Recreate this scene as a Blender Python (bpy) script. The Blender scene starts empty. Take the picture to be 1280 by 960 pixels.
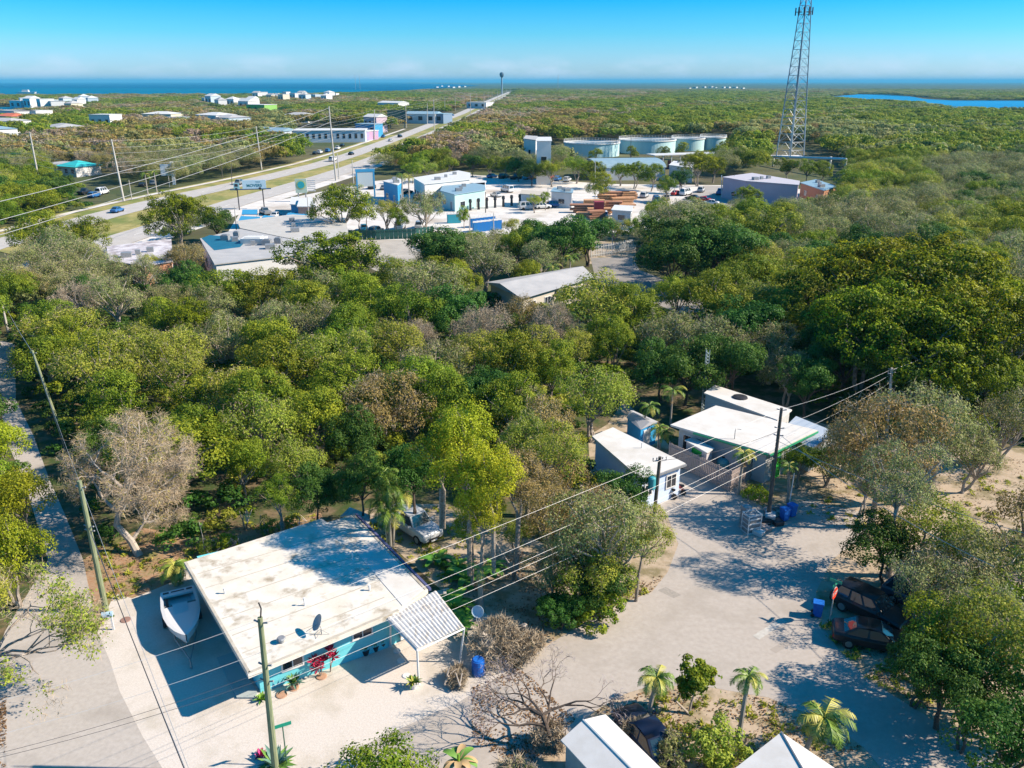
import bpy, math, random
import numpy as np
from mathutils import Vector, Matrix
SC = bpy.context.scene
COL = SC.collection
RND = random.Random(11)
RG = np.random.default_rng(11)
rad = math.radians
# ------------------------------------------------------------------ camera geometry (layout survey of the photo, 1280 x 960)
FPX = 1035.0
PITCH = math.atan(378 / FPX)
CH = 32.0
CP, SP = math.cos(PITCH), math.sin(PITCH)
def at(u, v, z=0.0):
    x = (u - 640) / FPX; y = (480 - v) / FPX
    Y = CP + y * SP; Z = -SP + y * CP
    t = (z - CH) / Z
    return Vector((x * t, Y * t, z))
def px(X, Y, z=0.0):
    z = z - CH
    d = Y * CP - z * SP
    return 640 + FPX * X / d, 480 - FPX * (Y * SP + z * CP) / d
def pxm(Y, z=0.0):            # pixels per metre at distance Y
    return FPX / (Y * CP - (z - CH) * SP)

# ------------------------------------------------------------------ materials
MATS = {}
def _nt(name):
    m = bpy.data.materials.new(name); m.use_nodes = True
    return m, m.node_tree, m.node_tree.nodes['Principled BSDF']
def mat(name, col, col2=None, scale=2.0, rough=.75, spec=.3, metal=0, bump=0, detail=5, lo=.35, hi=.65, trans=0, emit=0, coat=0, stretch=None, col3=None, scale3=.3, lo3=.45, hi3=.6):
    if name in MATS: return MATS[name]
    dim = lambda c: None if c is None else (tuple(x * .77 for x in c) if sum(c) > .9 else c)
    col, col2, col3 = dim(col), dim(col2), dim(col3)
    m, nt, b = _nt(name)
    b.inputs['Base Color'].default_value = (*col, 1)
    b.inputs['Roughness'].default_value = rough
    b.inputs['Specular IOR Level'].default_value = spec
    b.inputs['Metallic'].default_value = metal
    b.inputs['Coat Weight'].default_value = coat
    if trans: b.inputs['Transmission Weight'].default_value = trans
    if col2 is not None or bump:
        tc = nt.nodes.new('ShaderNodeTexCoord')
        src = tc.outputs['Object']
        if stretch:
            mp = nt.nodes.new('ShaderNodeMapping'); mp.inputs['Scale'].default_value = stretch
            nt.links.new(src, mp.inputs['Vector']); src = mp.outputs['Vector']
        n = nt.nodes.new('ShaderNodeTexNoise'); n.inputs['Scale'].default_value = scale; n.inputs['Detail'].default_value = detail; n.inputs['Roughness'].default_value = .62
        nt.links.new(src, n.inputs['Vector'])
        if col2 is not None:
            r = nt.nodes.new('ShaderNodeValToRGB')
            r.color_ramp.elements[0].position = lo; r.color_ramp.elements[1].position = hi
            r.color_ramp.elements[0].color = (*col, 1); r.color_ramp.elements[1].color = (*col2, 1)
            nt.links.new(n.outputs['Fac'], r.inputs['Fac'])
            out = r.outputs['Color']
            if col3 is not None:
                n3 = nt.nodes.new('ShaderNodeTexNoise'); n3.inputs['Scale'].default_value = scale3; n3.inputs['Detail'].default_value = 6; n3.inputs['Roughness'].default_value = .65
                nt.links.new(src, n3.inputs['Vector'])
                mr = nt.nodes.new('ShaderNodeMapRange'); mr.inputs['From Min'].default_value = lo3; mr.inputs['From Max'].default_value = hi3
                nt.links.new(n3.outputs['Fac'], mr.inputs['Value'])
                mx = nt.nodes.new('ShaderNodeMix'); mx.data_type = 'RGBA'
                nt.links.new(mr.outputs['Result'], mx.inputs[0]); nt.links.new(out, mx.inputs[6]); mx.inputs[7].default_value = (*col3, 1)
                out = mx.outputs[2]
            nt.links.new(out, b.inputs['Base Color'])
        if bump:
            bp = nt.nodes.new('ShaderNodeBump'); bp.inputs['Strength'].default_value = bump; bp.inputs['Distance'].default_value = .05
            nt.links.new(n.outputs['Fac'], bp.inputs['Height']); nt.links.new(bp.outputs['Normal'], b.inputs['Normal'])
    if emit:
        b.inputs['Emission Color'].default_value = (*col, 1); b.inputs['Emission Strength'].default_value = emit
    MATS[name] = m
    return m
def leaf_mat(name, ca, cb, trans=.38, rough=.5):
    if name in MATS: return MATS[name]
    m, nt, b = _nt(name)
    L = nt.links.new
    at_ = nt.nodes.new('ShaderNodeAttribute'); at_.attribute_name = 'tone'
    oi = nt.nodes.new('ShaderNodeObjectInfo')
    mx = nt.nodes.new('ShaderNodeMix'); mx.data_type = 'RGBA'
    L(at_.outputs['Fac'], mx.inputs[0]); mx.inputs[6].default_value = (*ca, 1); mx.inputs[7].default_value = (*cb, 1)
    hs = nt.nodes.new('ShaderNodeHueSaturation')
    h = nt.nodes.new('ShaderNodeMapRange'); h.inputs['To Min'].default_value = .478; h.inputs['To Max'].default_value = .522
    v = nt.nodes.new('ShaderNodeMapRange'); v.inputs['To Min'].default_value = .84; v.inputs['To Max'].default_value = 1.25
    fr = nt.nodes.new('ShaderNodeMath'); fr.operation = 'MULTIPLY'; fr.inputs[1].default_value = 7.31
    fr2 = nt.nodes.new('ShaderNodeMath'); fr2.operation = 'FRACT'
    L(oi.outputs['Random'], h.inputs['Value']); L(oi.outputs['Random'], fr.inputs[0]); L(fr.outputs[0], fr2.inputs[0]); L(fr2.outputs[0], v.inputs['Value'])
    L(h.outputs[0], hs.inputs['Hue']); L(v.outputs[0], hs.inputs['Value']); L(mx.outputs[2], hs.inputs['Color'])
    L(hs.outputs['Color'], b.inputs['Base Color'])
    b.inputs['Roughness'].default_value = rough; b.inputs['Specular IOR Level'].default_value = .12
    tr = nt.nodes.new('ShaderNodeBsdfTranslucent'); ms = nt.nodes.new('ShaderNodeMixShader'); ms.inputs[0].default_value = trans
    L(hs.outputs['Color'], tr.inputs['Color']); L(b.outputs[0], ms.inputs[1]); L(tr.outputs[0], ms.inputs[2])
    L(ms.outputs[0], nt.nodes['Material Output'].inputs['Surface'])
    MATS[name] = m
    return m
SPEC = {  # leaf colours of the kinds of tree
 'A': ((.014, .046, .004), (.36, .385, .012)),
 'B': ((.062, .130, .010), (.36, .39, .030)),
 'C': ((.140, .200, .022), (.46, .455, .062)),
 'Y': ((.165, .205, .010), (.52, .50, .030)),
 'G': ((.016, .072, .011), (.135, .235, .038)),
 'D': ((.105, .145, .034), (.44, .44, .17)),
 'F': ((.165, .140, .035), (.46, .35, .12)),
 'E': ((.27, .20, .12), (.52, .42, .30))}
LM = {k: leaf_mat('leaves_' + n, *SPEC[k]) for k, n in zip('ABCYGDFE', ['golden_tipped', 'mid_green', 'light_green', 'yellow_green', 'deep_green', 'grey_olive', 'rusty_olive', 'twig_grey'])}
TWIG = mat('twig_bark', (.34, .27, .18), (.47, .39, .285), scale=1.5, rough=.9)
BARK = mat('tree_bark', (.16, .125, .095), (.34, .30, .26), scale=4, rough=.9, bump=.4)
PALE_BARK = mat('pale_bark', (.33, .28, .23), (.5, .44, .38), scale=3, rough=.9)
DARK_BARK = mat('dark_bark', (.06, .045, .035), (.13, .10, .08), scale=5, rough=.9)

# ------------------------------------------------------------------ mesh helper
class MB:
    def __init__(s): s.v = []; s.f = []; s.m = []
    def add(s, vs, fs, mi=0):
        o = len(s.v); s.v += [tuple(p) for p in vs]; s.f += [tuple(i + o for i in f) for f in fs]; s.m += [mi] * len(fs); return s
    def box(s, cx, cy, z0, sx, sy, sz, rot=0, mi=0, taper=1.0):
        c, n = math.cos(rot), math.sin(rot); vs = []
        for z, k in ((z0, 1), (z0 + sz, taper)):
            for a, b in ((-1, -1), (1, -1), (1, 1), (-1, 1)):
                x, y = a * sx / 2 * k, b * sy / 2 * k
                vs.append((cx + x * c - y * n, cy + x * n + y * c, z))
        return s.add(vs, [(3, 2, 1, 0), (4, 5, 6, 7), (0, 1, 5, 4), (1, 2, 6, 5), (2, 3, 7, 6), (3, 0, 4, 7)], mi)
    def prism(s, poly, z0, z1, mi=0, mt=None):
        n = len(poly)
        if sum(poly[i][0] * poly[(i + 1) % n][1] - poly[(i + 1) % n][0] * poly[i][1] for i in range(n)) < 0: poly = poly[::-1]
        vs = [(p[0], p[1], z0) for p in poly] + [(p[0], p[1], z1) for p in poly]
        s.add(vs, [tuple(range(n - 1, -1, -1))] + [(i, (i + 1) % n, n + (i + 1) % n, n + i) for i in range(n)], mi)
        return s.add(vs[n:], [tuple(range(n))], mi if mt is None else mt)
    def tube(s, pts, rs, n=6, mi=0):
        pts = [Vector(p) for p in pts]
        if not hasattr(rs, '__len__'): rs = [rs] * len(pts)
        ring = []; prev = None
        for i, p in enumerate(pts):
            d = (pts[min(i + 1, len(pts) - 1)] - pts[max(i - 1, 0)])
            d = d.normalized() if d.length > 1e-9 else Vector((0, 0, 1))
            a = prev if prev is not None else (Vector((1, 0, 0)) if abs(d.x) < .9 else Vector((0, 1, 0)))
            a = (a - d * a.dot(d)).normalized(); b = d.cross(a); prev = a
            ring += [p + (a * math.cos(2 * math.pi * k / n) + b * math.sin(2 * math.pi * k / n)) * rs[i] for k in range(n)]
        fs = [(i * n + k, i * n + (k + 1) % n, (i + 1) * n + (k + 1) % n, (i + 1) * n + k) for i in range(len(pts) - 1) for k in range(n)]
        fs += [tuple(range(n - 1, -1, -1)), tuple((len(pts) - 1) * n + k for k in range(n))]
        return s.add(ring, fs, mi)
    def lathe(s, cx, cy, prof, n=16, mi=0):
        vs = [(cx + r * math.cos(2 * math.pi * k / n), cy + r * math.sin(2 * math.pi * k / n), z) for r, z in prof for k in range(n)]
        fs = [(i * n + k, i * n + (k + 1) % n, (i + 1) * n + (k + 1) % n, (i + 1) * n + k) for i in range(len(prof) - 1) for k in range(n)]
        fs += [tuple(range(n - 1, -1, -1)), tuple((len(prof) - 1) * n + k for k in range(n))]
        return s.add(vs, fs, mi)
    def cyl(s, a, b, r, n=10, mi=0): return s.tube([a, b], [r, r], n, mi)
    def build(s, name, mats, parent=None, world=False, smooth=False):
        vs = s.v
        if world and parent is not None:
            inv = (Matrix.Translation(parent.location) @ Matrix.Rotation(parent.rotation_euler.z, 4, 'Z')).inverted()
            vs = [tuple(inv @ Vector(p)) for p in vs]
        me = bpy.data.meshes.new(name); me.from_pydata(vs, [], s.f)
        if not isinstance(mats, (list, tuple)): mats = [mats]
        for m in mats: me.materials.append(m)
        if len(mats) > 1: me.polygons.foreach_set('material_index', s.m)
        if smooth: me.polygons.foreach_set('use_smooth', [True] * len(me.polygons))
        me.update()
        o = bpy.data.objects.new(name, me); COL.objects.link(o)
        if parent is not None: o.parent = parent
        return o
def tag(o, label=None, cat=None, group=None, kind=None):
    if label: o['label'] = label
    if cat: o['category'] = cat
    if group: o['group'] = group
    if kind: o['kind'] = kind
    return o
def thing(name, label, cat, loc=(0, 0, 0), rot=0, group=None):
    o = bpy.data.objects.new(name, None); COL.objects.link(o); o.empty_display_size = .3
    o.location = loc; o.rotation_euler = (0, 0, rot)
    return tag(o, label, cat, group)
def copy_tree(o, parent=None, kids=None):
    c = o.copy(); COL.objects.link(c); c.parent = parent
    for ch in list(o.children): copy_tree(ch, c)
    return c
ORD = ['zeroth', 'first', 'second', 'third', 'fourth', 'fifth', 'sixth', 'seventh', 'eighth', 'ninth', 'tenth', 'eleventh', 'twelfth', 'thirteenth', 'fourteenth', 'fifteenth', 'sixteenth', 'seventeenth', 'eighteenth', 'nineteenth', 'twentieth']
def ordn(i):
    if i <= 20: return ORD[i]
    t = {2: 'twenty', 3: 'thirty', 4: 'forty'}[i // 10]
    return {20: 'twentieth', 30: 'thirtieth', 40: 'fortieth'}[i] if i % 10 == 0 else t + '-' + ORD[i % 10]
def P2(lst, z=0.0): return [(at(u, v, z).x, at(u, v, z).y) for u, v in lst]
def struct(name, mb, m, **k): return tag(mb.build(name, m, **k), kind='structure')
def inpoly(x, y, poly):
    c = False; n = len(poly); j = n - 1
    for i in range(n):
        xi, yi = poly[i]; xj, yj = poly[j]
        if (yi > y) != (yj > y) and x < (xj - xi) * (y - yi) / (yj - yi) + xi: c = not c
        j = i
    return c
def inpoly_np(X, Y, poly):
    c = np.zeros(len(X), bool); n = len(poly); j = n - 1
    for i in range(n):
        xi, yi = poly[i]; xj, yj = poly[j]
        if yi != yj: c ^= ((yi > Y) != (yj > Y)) & (X < (xj - xi) * (Y - yi) / (yj - yi) + xi)
        j = i
    return c
def sheet(name, poly, z, m, kind='structure'):
    b = MB(); n = len(poly)
    if sum(poly[i][0] * poly[(i + 1) % n][1] - poly[(i + 1) % n][0] * poly[i][1] for i in range(n)) < 0: poly = poly[::-1]
    b.add([(p[0], p[1], z) for p in poly], [tuple(range(n))])
    return tag(b.build(name, m), kind=kind)
def offset_line(pts, d):
    out = []
    for i, p in enumerate(pts):
        a = Vector(pts[max(i - 1, 0)][:2]); b = Vector(pts[min(i + 1, len(pts) - 1)][:2]); t = (b - a).normalized()
        out.append((p[0] - t.y * d, p[1] + t.x * d))
    return out
def ribbon(name, pts, w, z, m, kind='structure'):
    A = offset_line(pts, w / 2); B = offset_line(pts, -w / 2); n = len(pts); b = MB()
    b.add([(p[0], p[1], z) for p in A + B], [(i + n, i + 1 + n, i + 1, i) for i in range(n - 1)])
    return tag(b.build(name, m), kind=kind)
# ================================================================== THE SETTING
M_soil = mat('forest_soil', (.07, .06, .03), (.13, .12, .05), scale=.05, rough=1, lo=.35, hi=.65, detail=8, col3=(.05, .07, .02), scale3=.012)
M_gravel = mat('pale_gravel', (.62, .55, .485), (.74, .68, .61), scale=9, rough=.95, bump=.25, detail=8, lo=.3, hi=.7, col3=(.50, .445, .36), scale3=.35, lo3=.5, hi3=.75)
M_road = mat('sun_bleached_asphalt', (.45, .405, .36), (.55, .50, .45), scale=4, rough=.9, bump=.04, detail=9, lo=.3, hi=.7, col3=(.36, .32, .275), scale3=.22, lo3=.47, hi3=.72)
M_road2 = mat('worn_road_surface', (.44, .39, .34), (.53, .475, .42), scale=3, rough=.9, bump=.04, detail=9, lo=.3, hi=.7, col3=(.30, .265, .225), scale3=.28, lo3=.50, hi3=.74)
M_patch = mat('darker_asphalt_patch', (.25, .225, .20), (.33, .30, .26), scale=8, rough=.95)
M_dirt = mat('sandy_dirt', (.38, .29, .20), (.52, .42, .31), scale=2.2, rough=1, bump=.5, detail=10, lo=.3, hi=.65, col3=(.20, .165, .09), scale3=.45, lo3=.48, hi3=.62)
M_litter = mat('leaf_litter', (.30, .16, .085), (.42, .30, .19), scale=3.5, rough=1, bump=.6, detail=10, col3=(.16, .16, .05), scale3=.6, lo3=.48, hi3=.6)
M_grassy = mat('dry_grass', (.24, .21, .06), (.34, .29, .11), scale=.5, rough=1, detail=10, col3=(.14, .17, .04), scale3=.08, lo3=.45, hi3=.6)
M_hwy = mat('highway_asphalt', (.48, .45, .42), (.56, .53, .49), scale=.35, rough=.9, detail=8)
M_lot = mat('limerock_lot', (.66, .62, .57), (.78, .74, .69), scale=.25, rough=.95, detail=8, col3=(.44, .38, .31), scale3=.06, lo3=.5, hi3=.7)
M_white = mat('white_paint', (.78, .77, .74), (.70, .69, .66), scale=1.2, rough=.55)
M_line = mat('road_paint', (.62, .60, .55), (.5, .47, .42), scale=4, rough=.8)
M_sea = mat('deep_sea', (.001, .07, .15), (.002, .095, .185), scale=.0012, rough=.5, spec=.03, detail=6, stretch=(.25, 1, 1))
M_shallow = mat('shallow_sea', (.001, .10, .18), (.002, .13, .215), scale=.003, rough=.5, spec=.03, detail=6, stretch=(.3, 1, 1))
M_bay = mat('bay_water', (.01, .18, .36), (.02, .22, .42), scale=.004, rough=.5, spec=.05, detail=5, stretch=(.3, 1, 1))
M_farwood = mat('far_woodland_floor', (.035, .07, .02), (.075, .085, .03), scale=.004, rough=1, detail=10, lo=.4, hi=.6, col3=(.035, .06, .025), scale3=.0012, lo3=.4, hi3=.6)

g = MB(); GR = 90000
g.add([(-GR, -200, 0), (GR, -200, 0), (GR, GR, 0), (-GR, GR, 0)], [(0, 1, 2, 3)]); struct('ground', g, M_soil)
# far low woodland reaches the horizon as a slightly raised sheet beyond the single crowns
fw = MB(); a0 = [at(u, 112.3) for u in (-700, 0, 700, 1400, 2100)]; a1 = [at(u, 101.9 + .5) for u in (2100, 1400, 700, 0, -700)]
fw.add([(p.x, p.y, 2.5) for p in a0 + a1], [tuple(range(10))]); tag(fw.build('woodland', M_farwood), kind='structure')

sheet('sea', P2([(-700, 120.8), (0, 120.6), (170, 121.0), (330, 120.2), (425, 118.8), (500, 115.2), (545, 111.5), (600, 107.6), (560, 105.2), (500, 104.2), (520, 102.7), (-700, 102.7)]), 3.6, M_sea)
sheet('shallow_water', P2([(-700, 120.9), (0, 120.7), (170, 121.1), (330, 120.3), (400, 119.4), (470, 117), (460, 113.4), (330, 112.4), (150, 111.6), (-700, 111.8)]), 4.0, M_shallow)
sheet('lagoon', P2([(-300, 147), (0, 147), (30, 145), (58, 140), (45, 134.4), (0, 134.2), (-300, 134)]), .5, M_shallow)
sheet('bay', P2([(1028, 122.6), (1055, 119.6), (1075, 118), (1110, 118), (1140, 121), (1155, 124), (1190, 126), (1230, 126), (1500, 127), (1500, 149), (1240, 145.5), (1195, 144), (1170, 138), (1150, 134.5), (1125, 132), (1080, 130), (1040, 127)]), .5, M_bay)
sheet('far_inlet', P2([(1150, 119.8), (1166, 118.6), (1168, 121.5), (1154, 121.5)]), .6, M_bay)
#sheet('far_sea', P2([(1100, 103.6), (1180, 103.0), (1900, 102.9), (1900, 104.4), (1300, 104.4)]), 3.6, M_sea)

# --- near ground
PX_road1 = [(-120, 1100), (-30, 900), (6, 790), (60, 700), (30, 600), (12, 560), (-2, 500), (-3, 425), (18, 430), (20, 500), (42, 545), (62, 600), (82, 645), (104, 700), (122, 790), (137, 825), (150, 865), (178, 920), (212, 975), (300, 1100)]
yard = P2([(143, 742), (122, 790), (137, 825), (150, 865), (178, 920), (212, 975), (280, 1100), (560, 1100), (575, 960), (600, 870), (645, 833), (640, 800), (600, 760), (560, 735), (520, 745), (445, 643), (230, 703), (230, 722), (165, 748)])
sheet('gravel_yard', yard, .008, M_gravel)
sheet('road_left', P2(PX_road1), .012, M_road)
sheet('road', P2([(560, 1100), (445, 936), (575, 877), (640, 836), (700, 797), (760, 762), (815, 740), (835, 715), (848, 680), (836, 650), (818, 620), (830, 585), (900, 590), (960, 640), (1010, 625), (1075, 640), (1085, 665), (1040, 700), (1020, 740), (1022, 775), (1050, 815), (1085, 850), (1150, 890), (1215, 935), (1300, 990), (1300, 1100), (1130, 1100), (1105, 965), (1080, 935), (1040, 905), (960, 872), (880, 858), (815, 857), (780, 868), (745, 888), (700, 925), (660, 960), (640, 1100)]), .016, M_road2)
sheet('sandy_clearing', P2([(985, 640), (1000, 610), (1060, 590), (1120, 560), (1400, 560), (1400, 660), (1180, 690), (1075, 665)]), .012, M_dirt)
sheet('dirt_verge', P2([(104, 700), (122, 790), (140, 752), (165, 748), (232, 722), (228, 705), (300, 690), (405, 650), (400, 640), (330, 655), (240, 670), (180, 660), (130, 680)]), .004, M_litter)
sheet('shaded_yard', P2([(445, 643), (480, 630), (560, 630), (640, 660), (700, 690), (740, 745), (700, 797), (645, 836), (600, 800), (560, 745)]), .006, M_dirt)
sheet('verge_by_the_road', P2([(640, 836), (700, 797), (760, 762), (815, 740), (835, 715), (856, 690), (850, 670), (800, 680), (740, 730), (680, 780), (620, 820)]), .0135, M_dirt)
sheet('wood_floor', P2([(-400, 1000), (-400, 420), (1700, 420), (1700, 1000)]), .002, mat('wood_floor_litter', (.085, .065, .035), (.19, .14, .08), scale=1.8, rough=1, detail=10, bump=.4, col3=(.04, .065, .015), scale3=.5, lo3=.42, hi3=.58))
sheet('palm_yard', P2([(700, 925), (745, 888), (780, 868), (815, 857), (880, 858), (960, 872), (1040, 905), (1080, 935), (1105, 965), (1130, 1100), (640, 1100), (660, 960)]), .010, M_dirt)
sheet('parking_strip', P2([(1020, 740), (1022, 775), (1050, 815), (1085, 850), (1150, 890), (1215, 935), (1300, 990), (1420, 900), (1420, 740), (1200, 680), (1070, 650), (1030, 690)]), .010, M_dirt)
sheet('drive_gravel', P2([(850, 700), (848, 680), (836, 650), (818, 620), (830, 585), (850, 570), (780, 500), (760, 530), (735, 545), (740, 620), (790, 690)]), .006, M_dirt)
sheet('house_yard', P2([(900, 590), (960, 640), (1010, 625), (1060, 590), (1060, 540), (1000, 520), (960, 540), (880, 560)]), .006, M_dirt)
sheet('asphalt_patch', P2([(822, 738), (832, 734), (852, 744), (842, 748)]), .020, M_patch)
sheet('driveway_patch', P2([(962, 812), (985, 799), (993, 803), (970, 817)]), .020, mat('worn_patch', (.33, .29, .25), (.42, .37, .32), scale=4, rough=.95))
sheet('stop_line', P2([(941, 795), (976, 773), (984, 777), (949, 800)]), .026, M_line)
# --- middle distance
sheet('side_street', P2([(738, 322), (790, 322), (800, 338), (838, 352), (880, 372), (900, 392), (850, 392), (800, 372), (745, 352)]), .012, mat('side_street_asphalt', (.20, .19, .175), (.27, .25, .23), scale=.6, rough=.9, detail=8))
sheet('back_lot', P2([(440, 325), (448, 292), (530, 292), (528, 345), (500, 352)]), .008, mat('grey_lot_b', (.40, .37, .33), (.52, .48, .43), scale=.3, rough=.95, detail=8))
sheet('picket_yard', P2([(735, 330), (738, 300), (795, 306), (795, 326)]), .008, M_dirt)
sheet('upper_lot', P2([(430, 300), (440, 262), (470, 248), (560, 232), (585, 218), (640, 222), (760, 230), (950, 232), (1040, 240), (1000, 256), (900, 262), (830, 285), (700, 300), (600, 300)]), .012, M_lot)
sheet('shop_lot', P2([(285, 290), (300, 266), (350, 250), (420, 236), (470, 226), (520, 222), (560, 232), (470, 262), (430, 300)]), .016, M_lot)
sheet('parking_lot', P2([(830, 262), (880, 232), (950, 234), (960, 262), (880, 280)]), .020, mat('grey_lot', (.36, .335, .31), (.45, .42, .39), scale=.2, rough=.95, detail=8))
sheet('courtyard', P2([(736, 400), (765, 372), (800, 380), (790, 430), (740, 440)]), .010, M_dirt)
def PL(l): return [tuple(at(u, v))[:2] for u, v in l]
HW1 = PL([(-120, 345), (-20, 310), (60, 290), (125, 271), (180, 257), (240, 243), (300, 230), (350, 218.5), (400, 206), (440, 193.5), (470, 182.5), (507, 168.5), (525, 161.5), (545, 153.5), (575, 142.5), (600, 131), (620, 122), (637, 115)])
HW2 = PL([(-60, 372), (60, 330), (150, 300), (230, 275), (300, 252), (350, 238), (407, 221), (440, 210), (470, 198.5), (500, 186), (520, 177), (540, 168), (560, 159), (590, 145), (609, 134), (624, 124), (640, 116)])
med = HW1[1:] + HW2[::-1][:-1]
sheet('median', med, .10, M_grassy)
sheet('roadside_verge', offset_line(HW1[:12], 14) + offset_line(HW1[:12], 0)[::-1], .06, M_grassy)
sheet('verge_strip', offset_line(HW2[1:9], -10) + offset_line(HW2[1:9], 0)[::-1], .06, M_lot)
ribbon('highway', HW1, 9.5, .16, M_hwy)
ribbon('near_carriageway', HW2, 9.5, .16, M_hwy)
ribbon('cycle_path', offset_line(HW1[:13], 11), 2.2, .20, M_lot)
for nm, L_, w in (('lane_marking', HW1, 9.5), ('lane_line', HW2, 9.5)):
    b = MB()
    Pts = [Vector(p) for p in L_[:14]]
    for i in range(len(Pts) - 1):
        d = Pts[i + 1] - Pts[i]; n = int(d.length / 12)
        for k in range(n):
            c = Pts[i] + d * ((k + .5) / n); b.box(c.x, c.y, .17, 3.2, .22, .012, rot=math.atan2(d.y, d.x))
    tag(b.build(nm, M_white), kind='structure')
# ------------------ where the distant houses stand (the far wood leaves them free)
M_white = MATS['white_paint']
M_teal = mat('pale_turquoise_paint', (.42, .68, .66), (.48, .74, .72), scale=.3, rough=.7); M_whiteb = mat('white_building_paint', (.74, .73, .71), (.8, .79, .77), scale=.4, rough=.8); M_rfg = mat('light_grey_roof', (.42, .42, .42), (.52, .51, .50), scale=.4, rough=.8, detail=8); M_blu = mat('shop_blue', (.03, .22, .40), (.04, .26, .45), scale=.5, rough=.7); M_or = mat('orange_wall', (.55, .28, .16), rough=.9); M_pink = mat('pink_wall', (.55, .42, .48), (.6, .47, .53), scale=.3, rough=.85); M_rfb = mat('metal_roof_blue', (.28, .42, .50), rough=.5)
M_tealr = mat('teal_roof', (.04, .42, .42), rough=.5); M_redr = mat('red_roof', (.55, .14, .07), rough=.8); M_tank = mat('tank_paint', (.48, .70, .70), (.54, .76, .75), scale=.2, rough=.6)
WB_, LB_ = M_whiteb, mat('pale_sky_wall', (.55, .65, .72), rough=.8); CR = mat('cream_paint', (.68, .62, .48), rough=.8); GW = mat('lime_wall', (.28, .55, .12), rough=.8)
hs_ = [(100, 219, 11, 10, 3.5, WB_, M_tealr, 'hip', 'little white shop with a bright teal hipped roof'), (80, 217, 12, 9, 3.5, WB_, M_rfg, 'flat', 'low grey roofed building joined left of the teal roofed shop'),
 (10, 158, 26, 16, 6, WB_, M_rfg, 'hip', 'large white house with a pale hipped roof at the left edge'), (18, 151, 30, 14, 6, CR, M_redr, 'hip', 'house with the only red tiled roof'), (-4, 166, 24, 16, 5, WB_, M_rfb, 'hip', 'low pale house cut by the left edge'), (8, 172, 24, 14, 4, CR, M_rfg, 'flat', 'long low cream building below the left edge houses'),
 (83, 163, 26, 18, 5, WB_, M_rfg, 'hip', 'white bungalow with a grey hipped roof in brown scrub'), (135, 158, 16, 12, 9, WB_, M_white, 'flat', 'square two storey white house right of the bungalow'), (25, 146, 40, 20, 7, WB_, M_rfg, 'flat', 'long white flat building below the lagoon'), (40, 146, 30, 18, 7, WB_, M_white, 'flat', 'bright white block right of the long flat building'),
 (205, 148, 26, 18, 6, CR, M_white, 'hip', 'cream house with white roof in the middle of the left woods'), (230, 151, 24, 18, 5, WB_, M_rfg, 'flat', 'grey roofed house beside the cream one'), (272, 152, 26, 18, 7, WB_, M_white, 'hip', 'white house with peaked roof left of the lime walled one'), (290, 153, 26, 18, 6, LB_, M_rfg, 'hip', 'pale blue house next to the peaked white one'),
 (252, 176, 30, 16, 4, WB_, M_rfg, 'flat', 'long leaf covered low white building in the brown scrub'), (310, 178, 22, 12, 4, WB_, M_white, 'flat', 'white flat building near the poles above the scrub'), (328, 138, 28, 16, 8, GW, M_white, 'flat', 'house with the lime green wall'), (347, 166, 18, 12, 4, LB_, M_rfb, 'gable', 'pale blue gabled shed left of the restaurant'),
 (375, 147, 22, 14, 5, WB_, M_rfg, 'hip', 'grey roofed house above the restaurant'), (492, 133, 34, 18, 7, WB_, M_white, 'gable', 'white gabled house alone in the far brown scrub'), (530, 148, 26, 16, 6, WB_, M_rfb, 'gable', 'white gabled yard building along the far road'), (543, 148, 26, 14, 6, mat('slate_wall', (.15, .22, .3), rough=.8), M_rfb, 'flat', 'slate coloured store right of the gabled yard building'), (470, 158, 12, 10, 8, M_pink, M_white, 'gable', 'pink narrow house by the junction'), (462, 163, 14, 9, 6, M_blu, M_rfb, 'flat', 'dark blue shop front next to the pink narrow house'), (443, 166, 26, 12, 4, mat('pink_mural', (.6, .3, .45), (.3, .35, .55), scale=.3, rough=.8), M_white, 'flat', 'mural painted pink building right of the restaurant'), (600, 131, 30, 16, 6, WB_, M_white, 'flat', 'white building beside the far end of the road')]
# shore houses: small white specks
shore = []
for i in range(12): shore.append((25 + i * 8.3 + RND.uniform(-2, 2), 131 + RND.uniform(-3.5, 3.5)))
for i in range(22): shore.append((262 + i * 7.6 + RND.uniform(-2.5, 2.5), 121 + RND.uniform(-2, 6) + (6 if i < 8 else 0)))

def far_v(v): return v if v > 205 else 102 + (v - 102) * (1.13 if v > 140 else 1.16)
HFREE = []
for h_ in hs_: q = at(h_[0], far_v(h_[1])); HFREE.append((q.x, q.y, h_[2]))
for u, v in shore: q = at(u, far_v(v)); HFREE.append((q.x, q.y, 22))
q = at(414, far_v(168)); HFREE.append((q.x, q.y, 42))
HFREE = np.array(HFREE)
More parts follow.
